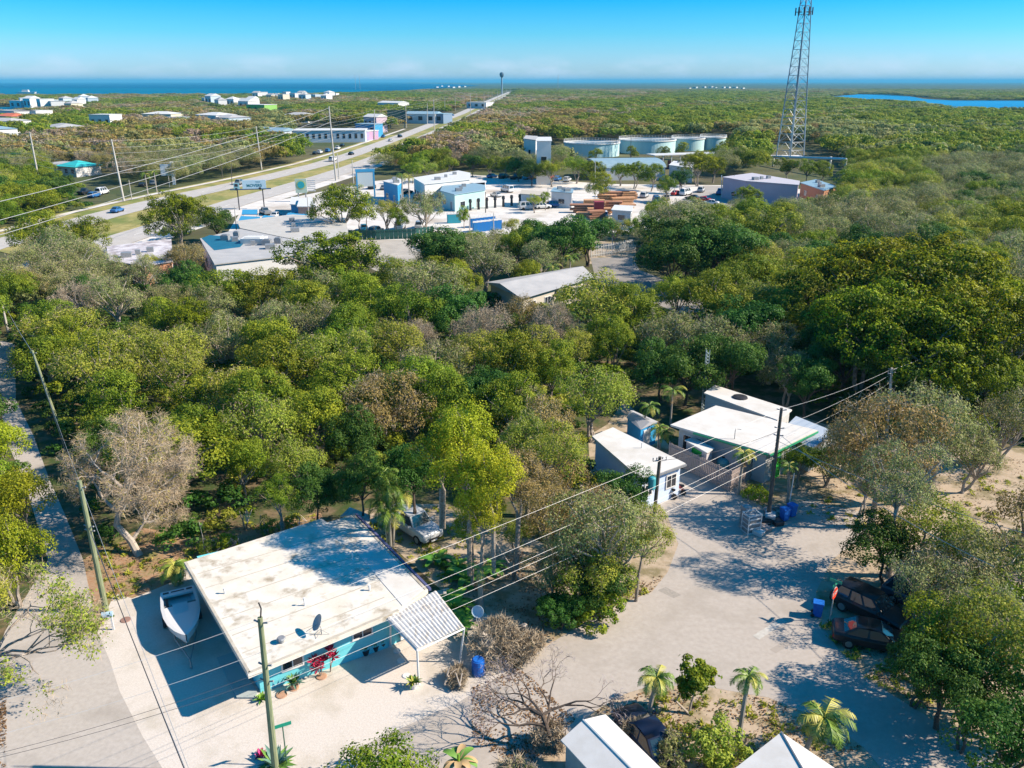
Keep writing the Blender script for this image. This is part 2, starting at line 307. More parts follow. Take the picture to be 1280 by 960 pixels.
# ================================================================== VEGETATION
def leafy(name, C, N, S, T, mats, asp=.62, mi=None, W=None):
    n = len(C)
    N = N / (np.linalg.norm(N, axis=1, keepdims=True) + 1e-9)
    r = RG.normal(size=(n, 3)); a = np.cross(N, r); a /= (np.linalg.norm(a, axis=1, keepdims=True) + 1e-9); b = np.cross(N, a)
    S = S[:, None]; w = S * asp if W is None else W[:, None]
    V = np.stack([C + a * S, C + b * w, C - a * S, C - b * w], 1).reshape(-1, 3).astype(np.float32)
    me = bpy.data.meshes.new(name)
    me.vertices.add(4 * n); me.vertices.foreach_set('co', V.ravel())
    me.loops.add(4 * n); me.loops.foreach_set('vertex_index', np.arange(4 * n, dtype=np.int32))
    me.polygons.add(n); me.polygons.foreach_set('loop_start', np.arange(0, 4 * n, 4, dtype=np.int32)); me.polygons.foreach_set('loop_total', np.full(n, 4, np.int32))
    for m in (mats if isinstance(mats, list) else [mats]): me.materials.append(m)
    if mi is not None: me.polygons.foreach_set('material_index', mi.astype(np.int32))
    me.update()
    at_ = me.attributes.new('tone', 'FLOAT', 'FACE'); at_.data.foreach_set('value', np.clip(T, 0, 1).astype(np.float32))
    return me
def sph(n):
    d = RG.normal(size=(n, 3)); return d / np.linalg.norm(d, axis=1, keepdims=True)
def clump_centres(Rr, Hh, zc, nl, ncl, zmin=-.35):
    """uneven crown: overlapping lobes; clump centres lie on their outsides"""
    lobes = []
    for i in range(nl):
        a = 2 * math.pi * (i + RG.uniform(-.3, .3)) / max(nl - 1, 1); q = RG.uniform(.30, .78) * Rr if i else 0
        lr = RG.uniform(.27, .60) * Rr
        lobes.append((np.array([q * math.cos(a), q * math.sin(a), zc + (RG.uniform(-.30, .27) * Hh if i else .14 * Hh)]), lr))
    P, O = [], []
    tries = 0
    while len(P) < ncl and tries < ncl * 30:
        tries += 1
        c, lr = lobes[RG.integers(nl)]
        d = sph(1)[0]
        if d[2] < zmin: continue
        p = c + d * lr * np.array([1, 1, Hh / (2 * Rr) * 1.5]) * RG.uniform(.85, 1.08)
        if any(np.linalg.norm((p - c2) / np.array([1, 1, Hh / (2 * Rr) * 1.5])) < l2 * .78 for c2, l2 in lobes): continue
        if P and min(np.linalg.norm(p - q) for q in P) < .16 * Rr * .6: continue
        P.append(p); O.append(d)
    return np.array(P), np.array(O)
def make_crown(kind, Rr, Hh, zc, nl, ncl, per, ls, cr, inner=.12, twigs=0, droop=0):
    P, O = clump_centres(Rr, Hh, zc, nl, ncl)
    k = len(P); idx = np.repeat(np.arange(k), per); n = len(idx)
    d = sph(n); d = d + O[idx] * .55; d /= np.linalg.norm(d, axis=1, keepdims=True)
    crs = RG.uniform(.75, 1.3, k) * cr
    rr = RG.uniform(0, 1, n) ** .33
    C = P[idx] + d * (rr * crs[idx])[:, None] * np.array([1.15, 1.15, .85])
    if droop: C[:, 2] -= droop * RG.uniform(0, 1, n) ** 2 * crs[idx] * 2
    N = d * .9 + O[idx] * .35 + sph(n) * .75
    N[:, 2] += .25
    S = RG.uniform(.7, 1.3, n) * ls
    ct = RG.uniform(0, 1, k)
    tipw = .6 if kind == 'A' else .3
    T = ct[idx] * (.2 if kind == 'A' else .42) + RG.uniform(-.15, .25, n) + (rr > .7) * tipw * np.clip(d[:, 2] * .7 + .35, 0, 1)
    # inner foliage
    ni = int(n * inner); jj = RG.integers(0, k, ni); f = RG.uniform(.2, .85, ni)[:, None]
    Ci = P[jj] * f + np.array([0, 0, zc]) * (1 - f) + RG.normal(size=(ni, 3)) * .35
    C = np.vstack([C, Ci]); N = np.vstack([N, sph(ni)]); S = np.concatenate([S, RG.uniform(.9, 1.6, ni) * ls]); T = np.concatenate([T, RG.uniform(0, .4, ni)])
    W = S * .62; mi = np.zeros(len(C))
    if twigs:
        nt = int(n * twigs); jt = RG.integers(0, k, nt); dt = sph(nt) + O[jt] * .7
        dt /= np.linalg.norm(dt, axis=1, keepdims=True)
        Ct = P[jt] + dt * (RG.uniform(.1, 1.25, nt) * crs[jt])[:, None]
        # a twig points along its long axis, so take a normal across the growing direction
        C = np.vstack([C, Ct]); N = np.vstack([N, np.cross(dt, sph(nt))]); 
        St = RG.uniform(.18, .42, nt); S = np.concatenate([S, St]); W = np.concatenate([W, RG.uniform(.013, .026, nt)])
        T = np.concatenate([T, RG.uniform(0, 1, nt)]); mi = np.concatenate([mi, np.ones(nt)])
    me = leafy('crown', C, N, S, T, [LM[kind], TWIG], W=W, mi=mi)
    return me, P
def make_trunk(P, zc, bm_, r0=.22, stems=1, nb=9, wob=.35, fine=0, root=6):
    b = MB(); k = len(P)
    order = RG.permutation(k)[:nb]
    fork = Vector((RG.uniform(-.4, .4), RG.uniform(-.4, .4), zc * RG.uniform(.35, .5)))
    starts = []
    for s in range(stems):
        o = Vector((RG.uniform(-.3, .3) * (stems > 1), RG.uniform(-.3, .3) * (stems > 1), -.15))
        f = fork + Vector((RG.uniform(-.9, .9), RG.uniform(-.9, .9), RG.uniform(-.5, .6))) * (stems > 1)
        mid = (o + f) / 2 + Vector((RG.uniform(-wob, wob), RG.uniform(-wob, wob), 0))
        b.tube([o - Vector((0, 0, root)), o, o * .7 + mid * .3, mid, f], [r0 * 1.35, r0 * 1.35, r0, r0 * .85, r0 * .7], 7); starts.append(f)
    for j, q in enumerate(order):
        s = starts[j % stems]; e = Vector(P[q]); m1 = s.lerp(e, .4) + Vector((RG.uniform(-wob, wob), RG.uniform(-wob, wob), RG.uniform(0, .6))); m2 = s.lerp(e, .75) + Vector((RG.uniform(-wob, wob), RG.uniform(-wob, wob), RG.uniform(-.1, .3)))
        b.tube([s, m1, m2, e], [r0 * .55, r0 * .42, r0 * .26, r0 * .1], 5)
        for t in range(fine):
            z = m2.lerp(e, RG.uniform(0, 1)); w = z + Vector(sph(1)[0]) * RG.uniform(.6, 1.5); w.z += .2
            b.tube([z, z.lerp(w, .5) + Vector(sph(1)[0]) * .12, w], [r0 * .16, r0 * .11, r0 * .04], 4)
    me = bpy.data.meshes.new('trunk'); me.from_pydata(b.v, [], b.f); me.materials.append(bm_); me.update()
    return me
# --- prototypes (real size: crown radius 4.5 m, top about 8.5 m)
PROTO = {}
NV = {'A': 4, 'B': 5, 'C': 4, 'Y': 3, 'G': 4, 'D': 4, 'F': 3, 'E': 3}
def proto(kind, far=False):
    key = (kind, far)
    if key in PROTO: return PROTO[key]
    out = []
    for i in range(2 if far else NV[kind]):
        Rr, Hh, zc = 4.5, 5.2, 5.6
        if far:
            ncl, per, ls, cr = 42, 20, .40, 1.05
            if kind == 'E': me, P = make_crown('E', Rr, 4.2, zc, 6, ncl, 17, .34, cr, inner=.05, twigs=0)
            else: me, P = make_crown(kind, Rr, Hh * .9, zc, 6, ncl, per, ls, cr, inner=.05)
            out.append((me, None)); continue
        nl = int(RG.integers(6, 9))
        if kind == 'A': me, P = make_crown('A', Rr, Hh, zc, nl + 3, 130, 95, .098, .62, inner=.2)
        elif kind == 'B': me, P = make_crown('B', Rr, Hh, zc, nl, 85, 95, .125, .85)
        elif kind == 'G': me, P = make_crown('G', Rr, Hh, zc, nl, 85, 95, .135, .85, inner=.2)
        elif kind == 'C': me, P = make_crown('C', Rr, Hh * .85, zc, nl, 80, 78, .115, .95, inner=.05, twigs=.12)
        elif kind == 'Y': me, P = make_crown('Y', Rr, Hh * 1.1, zc, nl, 95, 80, .115, .85, droop=.25)
        elif kind == 'D': me, P = make_crown('D', Rr, Hh * .85, zc, nl, 85, 66, .11, .95, inner=.05, twigs=.35)
        elif kind == 'F': me, P = make_crown('F', Rr, Hh * .9, zc, nl, 85, 62, .11, .9, inner=.05, twigs=.35)
        elif kind == 'E': me, P = make_crown('E', Rr, Hh * .85, zc, nl, 95, 12, .075, .95, inner=.0, twigs=6.5)
        bk = {'A': BARK, 'G': DARK_BARK, 'E': PALE_BARK, 'D': PALE_BARK}.get(kind, BARK)
        out.append((me, make_trunk(P, zc, bk, stems=int(RG.integers(1, 4)), nb=22 if kind in 'ED' else 10, fine=5 if kind == 'E' else (3 if kind == 'D' else 0))))
    PROTO[key] = out
    return out
LOOK = {'A': 'dark tree with golden tips', 'B': 'mid green leafy tree', 'C': 'light green loose tree', 'Y': 'bright yellow green tree', 'G': 'deep green dense tree', 'D': 'greyish olive sparse tree', 'F': 'rusty olive half bare tree', 'E': 'leafless grey brown tree'}
NAMEK = {'A': 'broadleaf_tree', 'B': 'broadleaf_tree', 'C': 'broadleaf_tree', 'Y': 'broadleaf_tree', 'G': 'broadleaf_tree', 'D': 'sparse_tree', 'F': 'sparse_tree', 'E': 'leafless_tree'}
TREES = []        # x, y, radius, kind, height scale
def T(u, v, rpx, kind, zc=None, hs=1.0):
    """a tree seen in the photo: crown centre, half width in pixels"""
    z = 5.6 * hs if zc is None else zc
    for _ in range(3):
        p = at(u, v, z); r = rpx / pxm(p.y, z); 
        if zc is None: z = max(1.2, 5.6 * (r / 4.5) ** .6 * hs)
    TREES.append([p.x, p.y, r, kind, z / 5.6])
for a in [
 (-8, 560, 36, 'Y'), (22, 625, 42, 'Y'), (12, 690, 52, 'Y'), (-30, 620, 50, 'B'), (-25, 740, 40, 'C'), (395, 612, 34, 'G', 4.2), (450, 600, 36, 'G', 5.4), (515, 588, 36, 'G', 5.4), (350, 618, 26, 'B', 4.5),
 (122, 548, 28, 'G'), (150, 500, 40, 'B'), (120, 440, 38, 'B'), (60, 445, 34, 'B'), (60, 400, 30, 'B'),  (28, 352, 26, 'F'), (90, 330, 30, 'D'), (45, 290, 34, 'B'), (100, 292, 30, 'B'), (95, 375, 30, 'E'), (140, 372, 34, 'D'),
 (180, 340, 24, 'D'), (186, 330, 16, 'C'), (232, 322, 26, 'F'), (175, 432, 40, 'C'), (222, 462, 42, 'C'), (250, 400, 34, 'A'), (205, 398, 30, 'B'), (290, 362, 36, 'B'), (330, 362, 36, 'B'), (232, 352, 26, 'G'), (280, 420, 40, 'D'), (345, 400, 34, 'D'),
 (222, 268, 36, 'A', None, 1.25), (270, 275, 20, 'G'), (426, 257, 35, 'A', None, 1.2), (418, 328, 60, 'A'), (455, 372, 34, 'B'), (482, 264, 20, 'C'), (530, 257, 28, 'D'),
 (395, 402, 40, 'D'), (350, 455, 48, 'B'), (420, 445, 48, 'C'), (300, 485, 46, 'C'), (330, 530, 50, 'C'), (245, 540, 46, 'B'), (395, 520, 44, 'B'), (370, 575, 34, 'C'), (440, 545, 36, 'G'), (300, 580, 34, 'B'),
 (500, 425, 40, 'C'), (520, 420, 24, 'E'), (478, 500, 52, 'F'), (540, 455, 40, 'D'), (560, 500, 38, 'B'), (590, 440, 36, 'C'), (535, 355, 42, 'D'), (500, 345, 34, 'C'), (568, 385, 38, 'G'), (602, 405, 34, 'E'), (555, 318, 42, 'G'), (605, 325, 34, 'D'),
 (690, 404, 32, 'E'), (655, 390, 28, 'F'), (640, 450, 46, 'B'), (690, 460, 38, 'B'), (742, 492, 48, 'C'), (700, 300, 42, 'G'), (676, 318, 26, 'D'), (735, 296, 30, 'G'), (745, 374, 52, 'C'), (790, 385, 42, 'B'), (846, 366, 30, 'B'), (905, 353, 26, 'E'), (768, 428, 30, 'B'), (725, 430, 26, 'C'), (497, 272, 14, 'B'), (448, 268, 12, 'C'), (580, 268, 10, 'B'), (668, 250, 9, 'C'), (682, 248, 8, 'B'), (648, 208, 14, 'G'), (632, 206, 12, 'B'), (612, 204, 12, 'B'), (590, 204, 12, 'G'), (560, 206, 13, 'B'), (535, 210, 12, 'C'), (515, 212, 12, 'B'), (776, 214, 13, 'B'), (852, 224, 12, 'G'), (640, 282, 12, 'C'), (648, 305, 22, 'B'), (620, 300, 20, 'D'), (590, 305, 22, 'C'), (660, 340, 18, 'B'), (770, 285, 16, 'C'), (800, 282, 18, 'B'), (820, 262, 16, 'B'), (640, 180, 12, 'G'), (655, 192, 12, 'G'), (700, 196, 12, 'B'), (745, 192, 8, 'B'), (790, 190, 8, 'B'), (830, 190, 8, 'A'), (855, 186, 9, 'B'), (915, 185, 14, 'B'), (935, 190, 14, 'G'),
 (584, 548, 46, 'Y', 10.2), (548, 560, 34, 'Y', 9.4), (582, 588, 46, 'Y', 9.0), (615, 598, 42, 'Y', 9.4), (600, 640, 32, 'Y', 6.8), (560, 540, 30, 'G'), (680, 545, 50, 'F', None, 1.05), (700, 600, 48, 'F'), (735, 640, 42, 'F'), (690, 640, 40, 'F', 4.8), (722, 690, 40, 'F', 3.8), (660, 555, 40, 'C', 6.2), (642, 668, 24, 'C', 3.6), (692, 706, 32, 'D', 3.0), (588, 655, 28, 'Y', 5.0), (780, 620, 34, 'G'), (770, 655, 58, 'D', 6.4), (800, 668, 36, 'C', 5.0), (755, 715, 46, 'C', 3.4), (735, 690, 40, 'D'), (644, 600, 40, 'F', 8.4), (690, 560, 40, 'C', 7.0),
 (725, 735, 34, 'G', 2.2), (758, 722, 34, 'G', 2.4), (700, 760, 24, 'G', 1.6), (640, 500, 40, 'B'), (610, 490, 34, 'G'), (660, 505, 30, 'D'),
 (860, 300, 52, 'G', None, 1.1), (905, 312, 46, 'G', None, 1.1), (840, 318, 40, 'G', None, 1.1), (850, 270, 36, 'D'), (945, 285, 42, 'B'), (830, 415, 44, 'D'), (880, 420, 46, 'D'), (930, 405, 44, 'G'), (975, 395, 40, 'B'), (860, 455, 40, 'G'), (915, 455, 40, 'G'), (965, 430, 38, 'D'), (985, 462, 34, 'D'), (1010, 475, 34, 'G'), (830, 455, 34, 'G'), (940, 345, 40, 'B'), (985, 340, 40, 'C'),
 (1065, 352, 74, 'A', 9.0), (1130, 345, 76, 'A', 9.6), (1185, 372, 76, 'A', 9.4), (1090, 412, 70, 'A', 8.2), (1155, 430, 76, 'A', 8.0), (1225, 415, 72, 'A', 8.6), (1272, 400, 62, 'A', 8.6), (1060, 440, 46, 'G'), (1120, 470, 44, 'G'), (1200, 470, 48, 'A'), (1240, 460, 42, 'B'), (1030, 420, 40, 'G'),
 (1110, 548, 66, 'F', 7.4), (1170, 530, 60, 'D', 7.0), (1085, 590, 40, 'D'), (1212, 560, 40, 'D'), (1262, 520, 46, 'D'), (1060, 545, 34, 'D'), (1035, 578, 30, 'B', 2.3), (1000, 575, 22, 'B', 2.6),
 (1114, 680, 46, 'G', 3.2), (1175, 670, 56, 'C', 4.0), (1225, 700, 62, 'D', 4.2), (1135, 596, 46, 'D', 7.6), (1165, 730, 46, 'D', 3.5), (1290, 650, 60, 'F', None, .9), (1185, 800, 54, 'B', 3.8), (1240, 800, 66, 'C', 4.6), (1290, 860, 70, 'G', 3.2), (1215, 880, 56, 'G', 3.0), (1150, 835, 42, 'G', 2.6), (1262, 930, 66, 'G', 3.4), (1185, 850, 50, 'G', 3.2), (1225, 765, 60, 'D', 3.8), (1290, 740, 60, 'B', 3.4),
 (874, 205, 19, 'A', None, 1.2), (893, 208, 16, 'A'), (905, 196, 17, 'B'), (690, 212, 17, 'B'), (722, 208, 17, 'B'), (742, 214, 17, 'A'), (755, 230, 17, 'B'), (794, 214, 17, 'A'), (815, 218, 16, 'B'), (835, 232, 14, 'B'), (665, 212, 16, 'G'), (935, 245, 16, 'A'), (985, 208, 14, 'A'), (1010, 210, 14, 'B'), (1030, 212, 12, 'B'), (845, 275, 22, 'C'), (870, 262, 20, 'C'), (905, 275, 24, 'B'),
 ]: T(*a)
# the hand placed bare tree with the thick pale trunk and the two bare ones in front get meshes of their own below

SEEDS = [ # where the photo shows which mixture: u, v, kinds
 (60, 160, 'EFFDB'), (150, 170, 'EFFFD'), (250, 165, 'EFFDB'), (330, 150, 'BGFD'), (60, 230, 'BDCG'), (230, 200, 'GBDD'), (420, 150, 'BEFD'), (500, 150, 'EFFD'), (560, 130, 'FFED'), (480, 215, 'DFBE'), (560, 195, 'FEBB'), (620, 165, 'FEFD'),
 (640, 135, 'FEDB'), (760, 130, 'FFDBE'), (900, 130, 'FDBDC'), (700, 160, 'FFFB'), (620, 200, 'GBDG'), (850, 155, 'DFBC'), (1000, 150, 'DDBFC'), (1100, 165, 'DBDCC'), (1200, 160, 'BDCD'), (1100, 215, 'BCCB'), (1220, 220, 'BCDG'), (1150, 270, 'CBDG'), (1250, 290, 'CBDD'), (1000, 290, 'BCDG'),
 (40, 290, 'BBDF'), (120, 320, 'DBCG'), (60, 400, 'BBGC'), (200, 430, 'CBDC'), (330, 470, 'BCCB'), (420, 480, 'CBDB'), (380, 600, 'BGBC'), (500, 400, 'DCBB'), (560, 440, 'BCDB'), (650, 420, 'FDCB'), (650, 500, 'BBDC'), (640, 350, 'BDG'), (800, 420, 'CGBC'), (900, 420, 'GDGB'), (500, 600, 'GBB'), (1100, 420, 'AGA'), (1200, 560, 'DCF'), (1230, 780, 'CDB'), (1080, 300, 'CDBG'), (960, 360, 'CBD'), (140, 560, 'GB'), (400, 400, 'CDCB'),
]
SU = np.array([(s[0], s[1]) for s in SEEDS], float)
OPEN = [P2(p) for p in [
 [(-160, 1150), (-40, 900), (0, 780), (62, 700), (28, 590), (-8, 500), (-8, 425), (18, 425), (25, 500), (48, 545), (66, 600), (108, 690), (150, 735), (235, 690), (300, 672), (445, 628), (560, 615), (650, 640), (740, 700), (800, 720), (815, 690), (735, 600), (730, 540), (760, 500), (800, 485), (880, 470), (1000, 500), (1080, 545), (1120, 560), (1400, 560), (1400, 660), (1160, 690), (1400, 740), (1400, 1100)],
 [(735, 318), (795, 318), (805, 336), (845, 350), (890, 372), (880, 398), (840, 396), (790, 380), (740, 352)],
 [(600, 372), (600, 345), (720, 330), (750, 345), (745, 360), (655, 392)],
 [(440, 330), (448, 292), (530, 292), (528, 345), (490, 350)], [(735, 330), (738, 300), (795, 306), (795, 326)],
 [(425, 300), (420, 240), (470, 222), (585, 214), (660, 218), (760, 226), (950, 222), (1050, 228), (1055, 250), (1000, 262), (900, 272), (830, 290), (700, 302), (600, 300)],
 [(230, 362), (225, 315), (275, 285), (430, 250), (440, 300), (380, 352)],
 [(125, 345), (125, 318), (225, 312), (225, 345)],
 [(650, 195), (650, 183), (696, 183), (696, 196)], [(705, 200), (705, 182), (915, 176), (912, 196), (870, 205)], [(775, 232), (740, 226), (745, 208), (870, 205), (872, 232)],
 [(960, 203), (965, 192), (1008, 192), (1010, 203)],
 [(385, 200), (385, 190), (475, 168), (470, 185), (440, 192)],
 [(-700, 120.9), (170, 121.1), (330, 120.3), (425, 119), (500, 115.4), (545, 111.6), (610, 107.5), (520, 102.7), (-700, 102.7)],
 [(-300, 147), (0, 147), (30, 145), (58, 140), (45, 134.4), (-300, 134)],
 [(1028, 122.6), (1075, 118), (1140, 121), (1190, 126), (1500, 127), (1500, 147), (1240, 143.5), (1195, 142), (1150, 134), (1125, 131.5), (1080, 129), (1040, 126)],
 [(95, 256), (100, 240), (215, 228), (215, 240), (120, 262)], [(280, 300), (290, 262), (350, 240), (420, 226), (470, 215), (440, 300)]]]
OPEN.append(offset_line(HW1, 9) + HW2[::-1][:1] + offset_line(HW2, -6)[::-1])
CLEAR = [ # parts of the photo no filler crown may hide
 [(132, 590), (178, 590), (196, 712), (150, 712)], [(330, 600), (350, 600), (352, 655), (332, 655)],
 [(0, 425), (22, 430), (32, 500), (58, 560), (76, 615), (105, 700), (100, 760), (60, 720), (60, 600), (40, 520), (0, 520)],
 [(738, 540), (765, 530), (862, 580), (850, 620), (745, 600)], [(782, 510), (826, 510), (826, 555), (790, 555)], [(836, 520), (890, 480), (960, 495), (1030, 540), (960, 600), (838, 560)],
 [(745, 322), (790, 330), (840, 356), (830, 372), (790, 362), (748, 346)], [(606, 352), (720, 332), (745, 348), (655, 374)],
 [(452, 305), (520, 303), (520, 340), (470, 345)], [(250, 298), (300, 285), (368, 275), (370, 338), (268, 342)], [(132, 302), (214, 298), (214, 332), (136, 338)], [(265, 265), (440, 240), (470, 220), (580, 214), (700, 220), (700, 246), (600, 256), (640, 262), (640, 290), (540, 292), (450, 300), (280, 300)],
 [(640, 265), (700, 245), (800, 245), (800, 278), (700, 282)], [(655, 168), (690, 168), (690, 190), (660, 190)], [(707, 172), (905, 162), (905, 188), (707, 190)], [(905, 217), (1000, 220), (1048, 230), (1048, 242), (960, 246), (905, 238)], [(780, 195), (860, 195), (870, 228), (780, 230)], [(964, 170), (1006, 170), (1060, 196), (1058, 206), (966, 200)], [(840, 232), (940, 232), (900, 262), (840, 262)],
 [(120, 280), (300, 240), (440, 215), (470, 190), (560, 158), (600, 140), (645, 112), (632, 112), (570, 140), (480, 172), (300, 220), (120, 260)],
 [(368, 152), (450, 152), (462, 182), (425, 190), (375, 172)], [(502, 138), (560, 138), (560, 152), (510, 158)], [(70, 205), (118, 203), (120, 220), (70, 222)],
 [(655, 20), (1, 1), (2, 2)]]
def sdist(X, Y): # species by nearest seed
    pass
def clear_np(U, V):
    c = np.zeros(len(U), bool)
    for p in CLEAR: c |= inpoly_np(U, V, p)
    return c
def pxn(X, Y, Z):
    z = Z - CH; d = Y * CP - z * SP
    return 640 + FPX * X / d, 480 - FPX * (Y * SP + z * CP) / d
def kinds_np(U, V, X, Y):
    q_ = 1 / (25 + Y * .05); nz = np.sin(X * q_ + 2.1 * np.sin(Y * q_ * .7)) * np.sin(Y * q_ * 1.1 + 1.7 * np.sin(X * q_ * .6 + 1)) + RG.normal(size=len(X)) * .22
    d = (U[:, None] - SU[None, :, 0]) ** 2 + ((V[:, None] - SU[None, :, 1]) * 2.2) ** 2
    d = d * RG.uniform(.6, 1.6, d.shape); k = d.argmin(1)
    out = []
    for a, n_ in zip(k, nz):
        s_ = SEEDS[a][2]
        if n_ > .25: s_ = ''.join(c for c in s_ if c in 'EFD') or s_
        elif n_ < -.15: s_ = (''.join(c for c in s_ if c in 'BCGA') or 'B') + 'B'
        out.append(s_[RG.integers(len(s_))])
    return np.array(out)
def fill(y0, y1, sp, rlo, rhi, zmul=1.0, ulo=-120, uhi=1400, prob=1.0):
    ys = np.arange(y0, y1, sp); X, Y = [], []
    for j, y in enumerate(ys):
        w = (y * CP + 25 * SP) / FPX
        xs = np.arange((ulo - 640) * w, (uhi - 640) * w, sp * 1.08) + (sp / 2 if j % 2 else 0)
        X.append(xs); Y.append(np.full(len(xs), y))
    X = np.concatenate(X); Y = np.concatenate(Y); n = len(X)
    X = X + RG.uniform(-.32, .32, n) * sp; Y = Y + RG.uniform(-.32, .32, n) * sp
    r = RG.uniform(rlo, rhi, n); hs = RG.uniform(.8, 1.12, n) * zmul
    ok = RG.uniform(size=n) < prob
    for p in OPEN:
        ok &= ~inpoly_np(X, Y, p)
        for dx, dy in ((1, 0), (-1, 0), (0, 1), (0, -1)): ok &= ~inpoly_np(X + dx * r * .5, Y + dy * r * .5, p)
    for dx, z in ((0, 8.2), (0, 6.2), (0, 4.5), (-.75, 5.6), (.75, 5.6)):
        U, V = pxn(X + dx * r, Y, z * hs * (r / 4.5) ** .6); ok &= ~clear_np(U, V)
    X, Y, r, hs = X[ok], Y[ok], r[ok], hs[ok]
    if y0 >= 200 and len(X):
        k_ = np.ones(len(X), bool)
        for hx, hy, hw in HFREE: k_ &= ~((np.abs(X - hx + (hy - Y) * hx / hy) < hw * .75) & (Y < hy + 8) & (Y > hy - .045 * hy - 14))
        X, Y, r, hs = X[k_], Y[k_], r[k_], hs[k_]
    U, V = pxn(X, Y, 5.5)
    return X, Y, r, hs, kinds_np(U, V, X, Y)
X, Y, r, hs, K = fill(34, 200, 6.0, 2.8, 5.2)
base = [(t[0], t[1], t[2]) for t in TREES]
for x, y, q, h, k in zip(X, Y, r, hs, K):
    if min(math.hypot(x - a, y - b) / (q + c) for a, b, c in base) < .62: continue
    TREES.append([x, y, q, k, h * (q / 4.5) ** .6])
# the largest 290 in the picture become single trees, the rest joins the far wood
def seen_size(t): return t[2] * pxm(t[1], 5) * (1 if -60 < px(t[0], t[1], 5.5)[0] < 1340 else .02)
NHAND = len(base)
rank = sorted(range(len(TREES)), key=lambda i: (-1e6 if i < NHAND else 0) - seen_size(TREES[i]))
NEAR = [TREES[i] for i in rank[:286]]; REST = [TREES[i] for i in rank[286:]]
LAND = [(-12, 45, 'turquoise house'), (11, 62, 'pale blue house'), (20, 65, 'green trimmed house'), (5, 132, 'long grey roof'), (-48, 155, 'white flat roofed hall'), (-71, 157, 'leaf strewn white roof'), (24, 138, 'shaded side street'), (-105, 215, 'highway'), (-10, 205, 'blue portable toilets'), (26, 232, 'orange lumber stacks'),
        (-18, 262, 'white and blue shops'), (50, 360, 'round tanks'), (86, 262, 'pink walled shed'), (122, 385, 'lattice tower'), (19, 41, 'parked dark cars'), (-27, 50, 'leaning green pole'), (-52, 85, 'shaded lane'), (20, 57, 'dark corner pole'), (31, 60, 'sandy clearing'), (3, 37, 'white gabled roof')]
def locate(x, y):
    n = min(LAND, key=lambda l: math.hypot((x - l[0]), (y - l[1]) * .75) / (1 + l[1] / 400))
    dx, dy = x - n[0], y - n[1]
    rel = ('beyond' if dy > 0 else 'in front of') if abs(dy) > abs(dx) * .8 else ('left of' if dx < 0 else 'right of')
    return n, rel
buckets = {}
for t in NEAR:
    n, rel = locate(t[0], t[1]); buckets.setdefault((t[3], rel, n[2]), []).append((math.hypot(t[0] - n[0], t[1] - n[1]), t))
LABEL = {}
for (k, rel, nm), l in buckets.items():
    l.sort(key=lambda e: e[0])
    for i, (d, t) in enumerate(l):
        LABEL[id(t)] = f'{LOOK[k]}, {ordn(i + 1)} one out {rel} the {nm}' if len(l) > 1 else f'{LOOK[k]}, the only one {rel} the {nm}'
for t in NEAR:
    x, y, q, k, h = t
    me, tr = RND.choice(proto(k))
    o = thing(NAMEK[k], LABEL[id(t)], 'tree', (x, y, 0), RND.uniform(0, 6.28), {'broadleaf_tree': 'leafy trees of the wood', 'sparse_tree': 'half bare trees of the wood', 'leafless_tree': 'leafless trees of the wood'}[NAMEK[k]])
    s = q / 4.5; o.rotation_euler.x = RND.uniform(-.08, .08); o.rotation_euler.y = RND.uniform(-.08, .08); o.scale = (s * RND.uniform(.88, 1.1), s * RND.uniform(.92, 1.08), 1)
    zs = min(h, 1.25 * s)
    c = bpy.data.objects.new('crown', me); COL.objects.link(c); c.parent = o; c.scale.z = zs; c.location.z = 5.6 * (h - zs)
    c = bpy.data.objects.new('trunk', tr); COL.objects.link(c); c.parent = o; c.scale.z = zs; c.location.z = 5.6 * (h - zs)

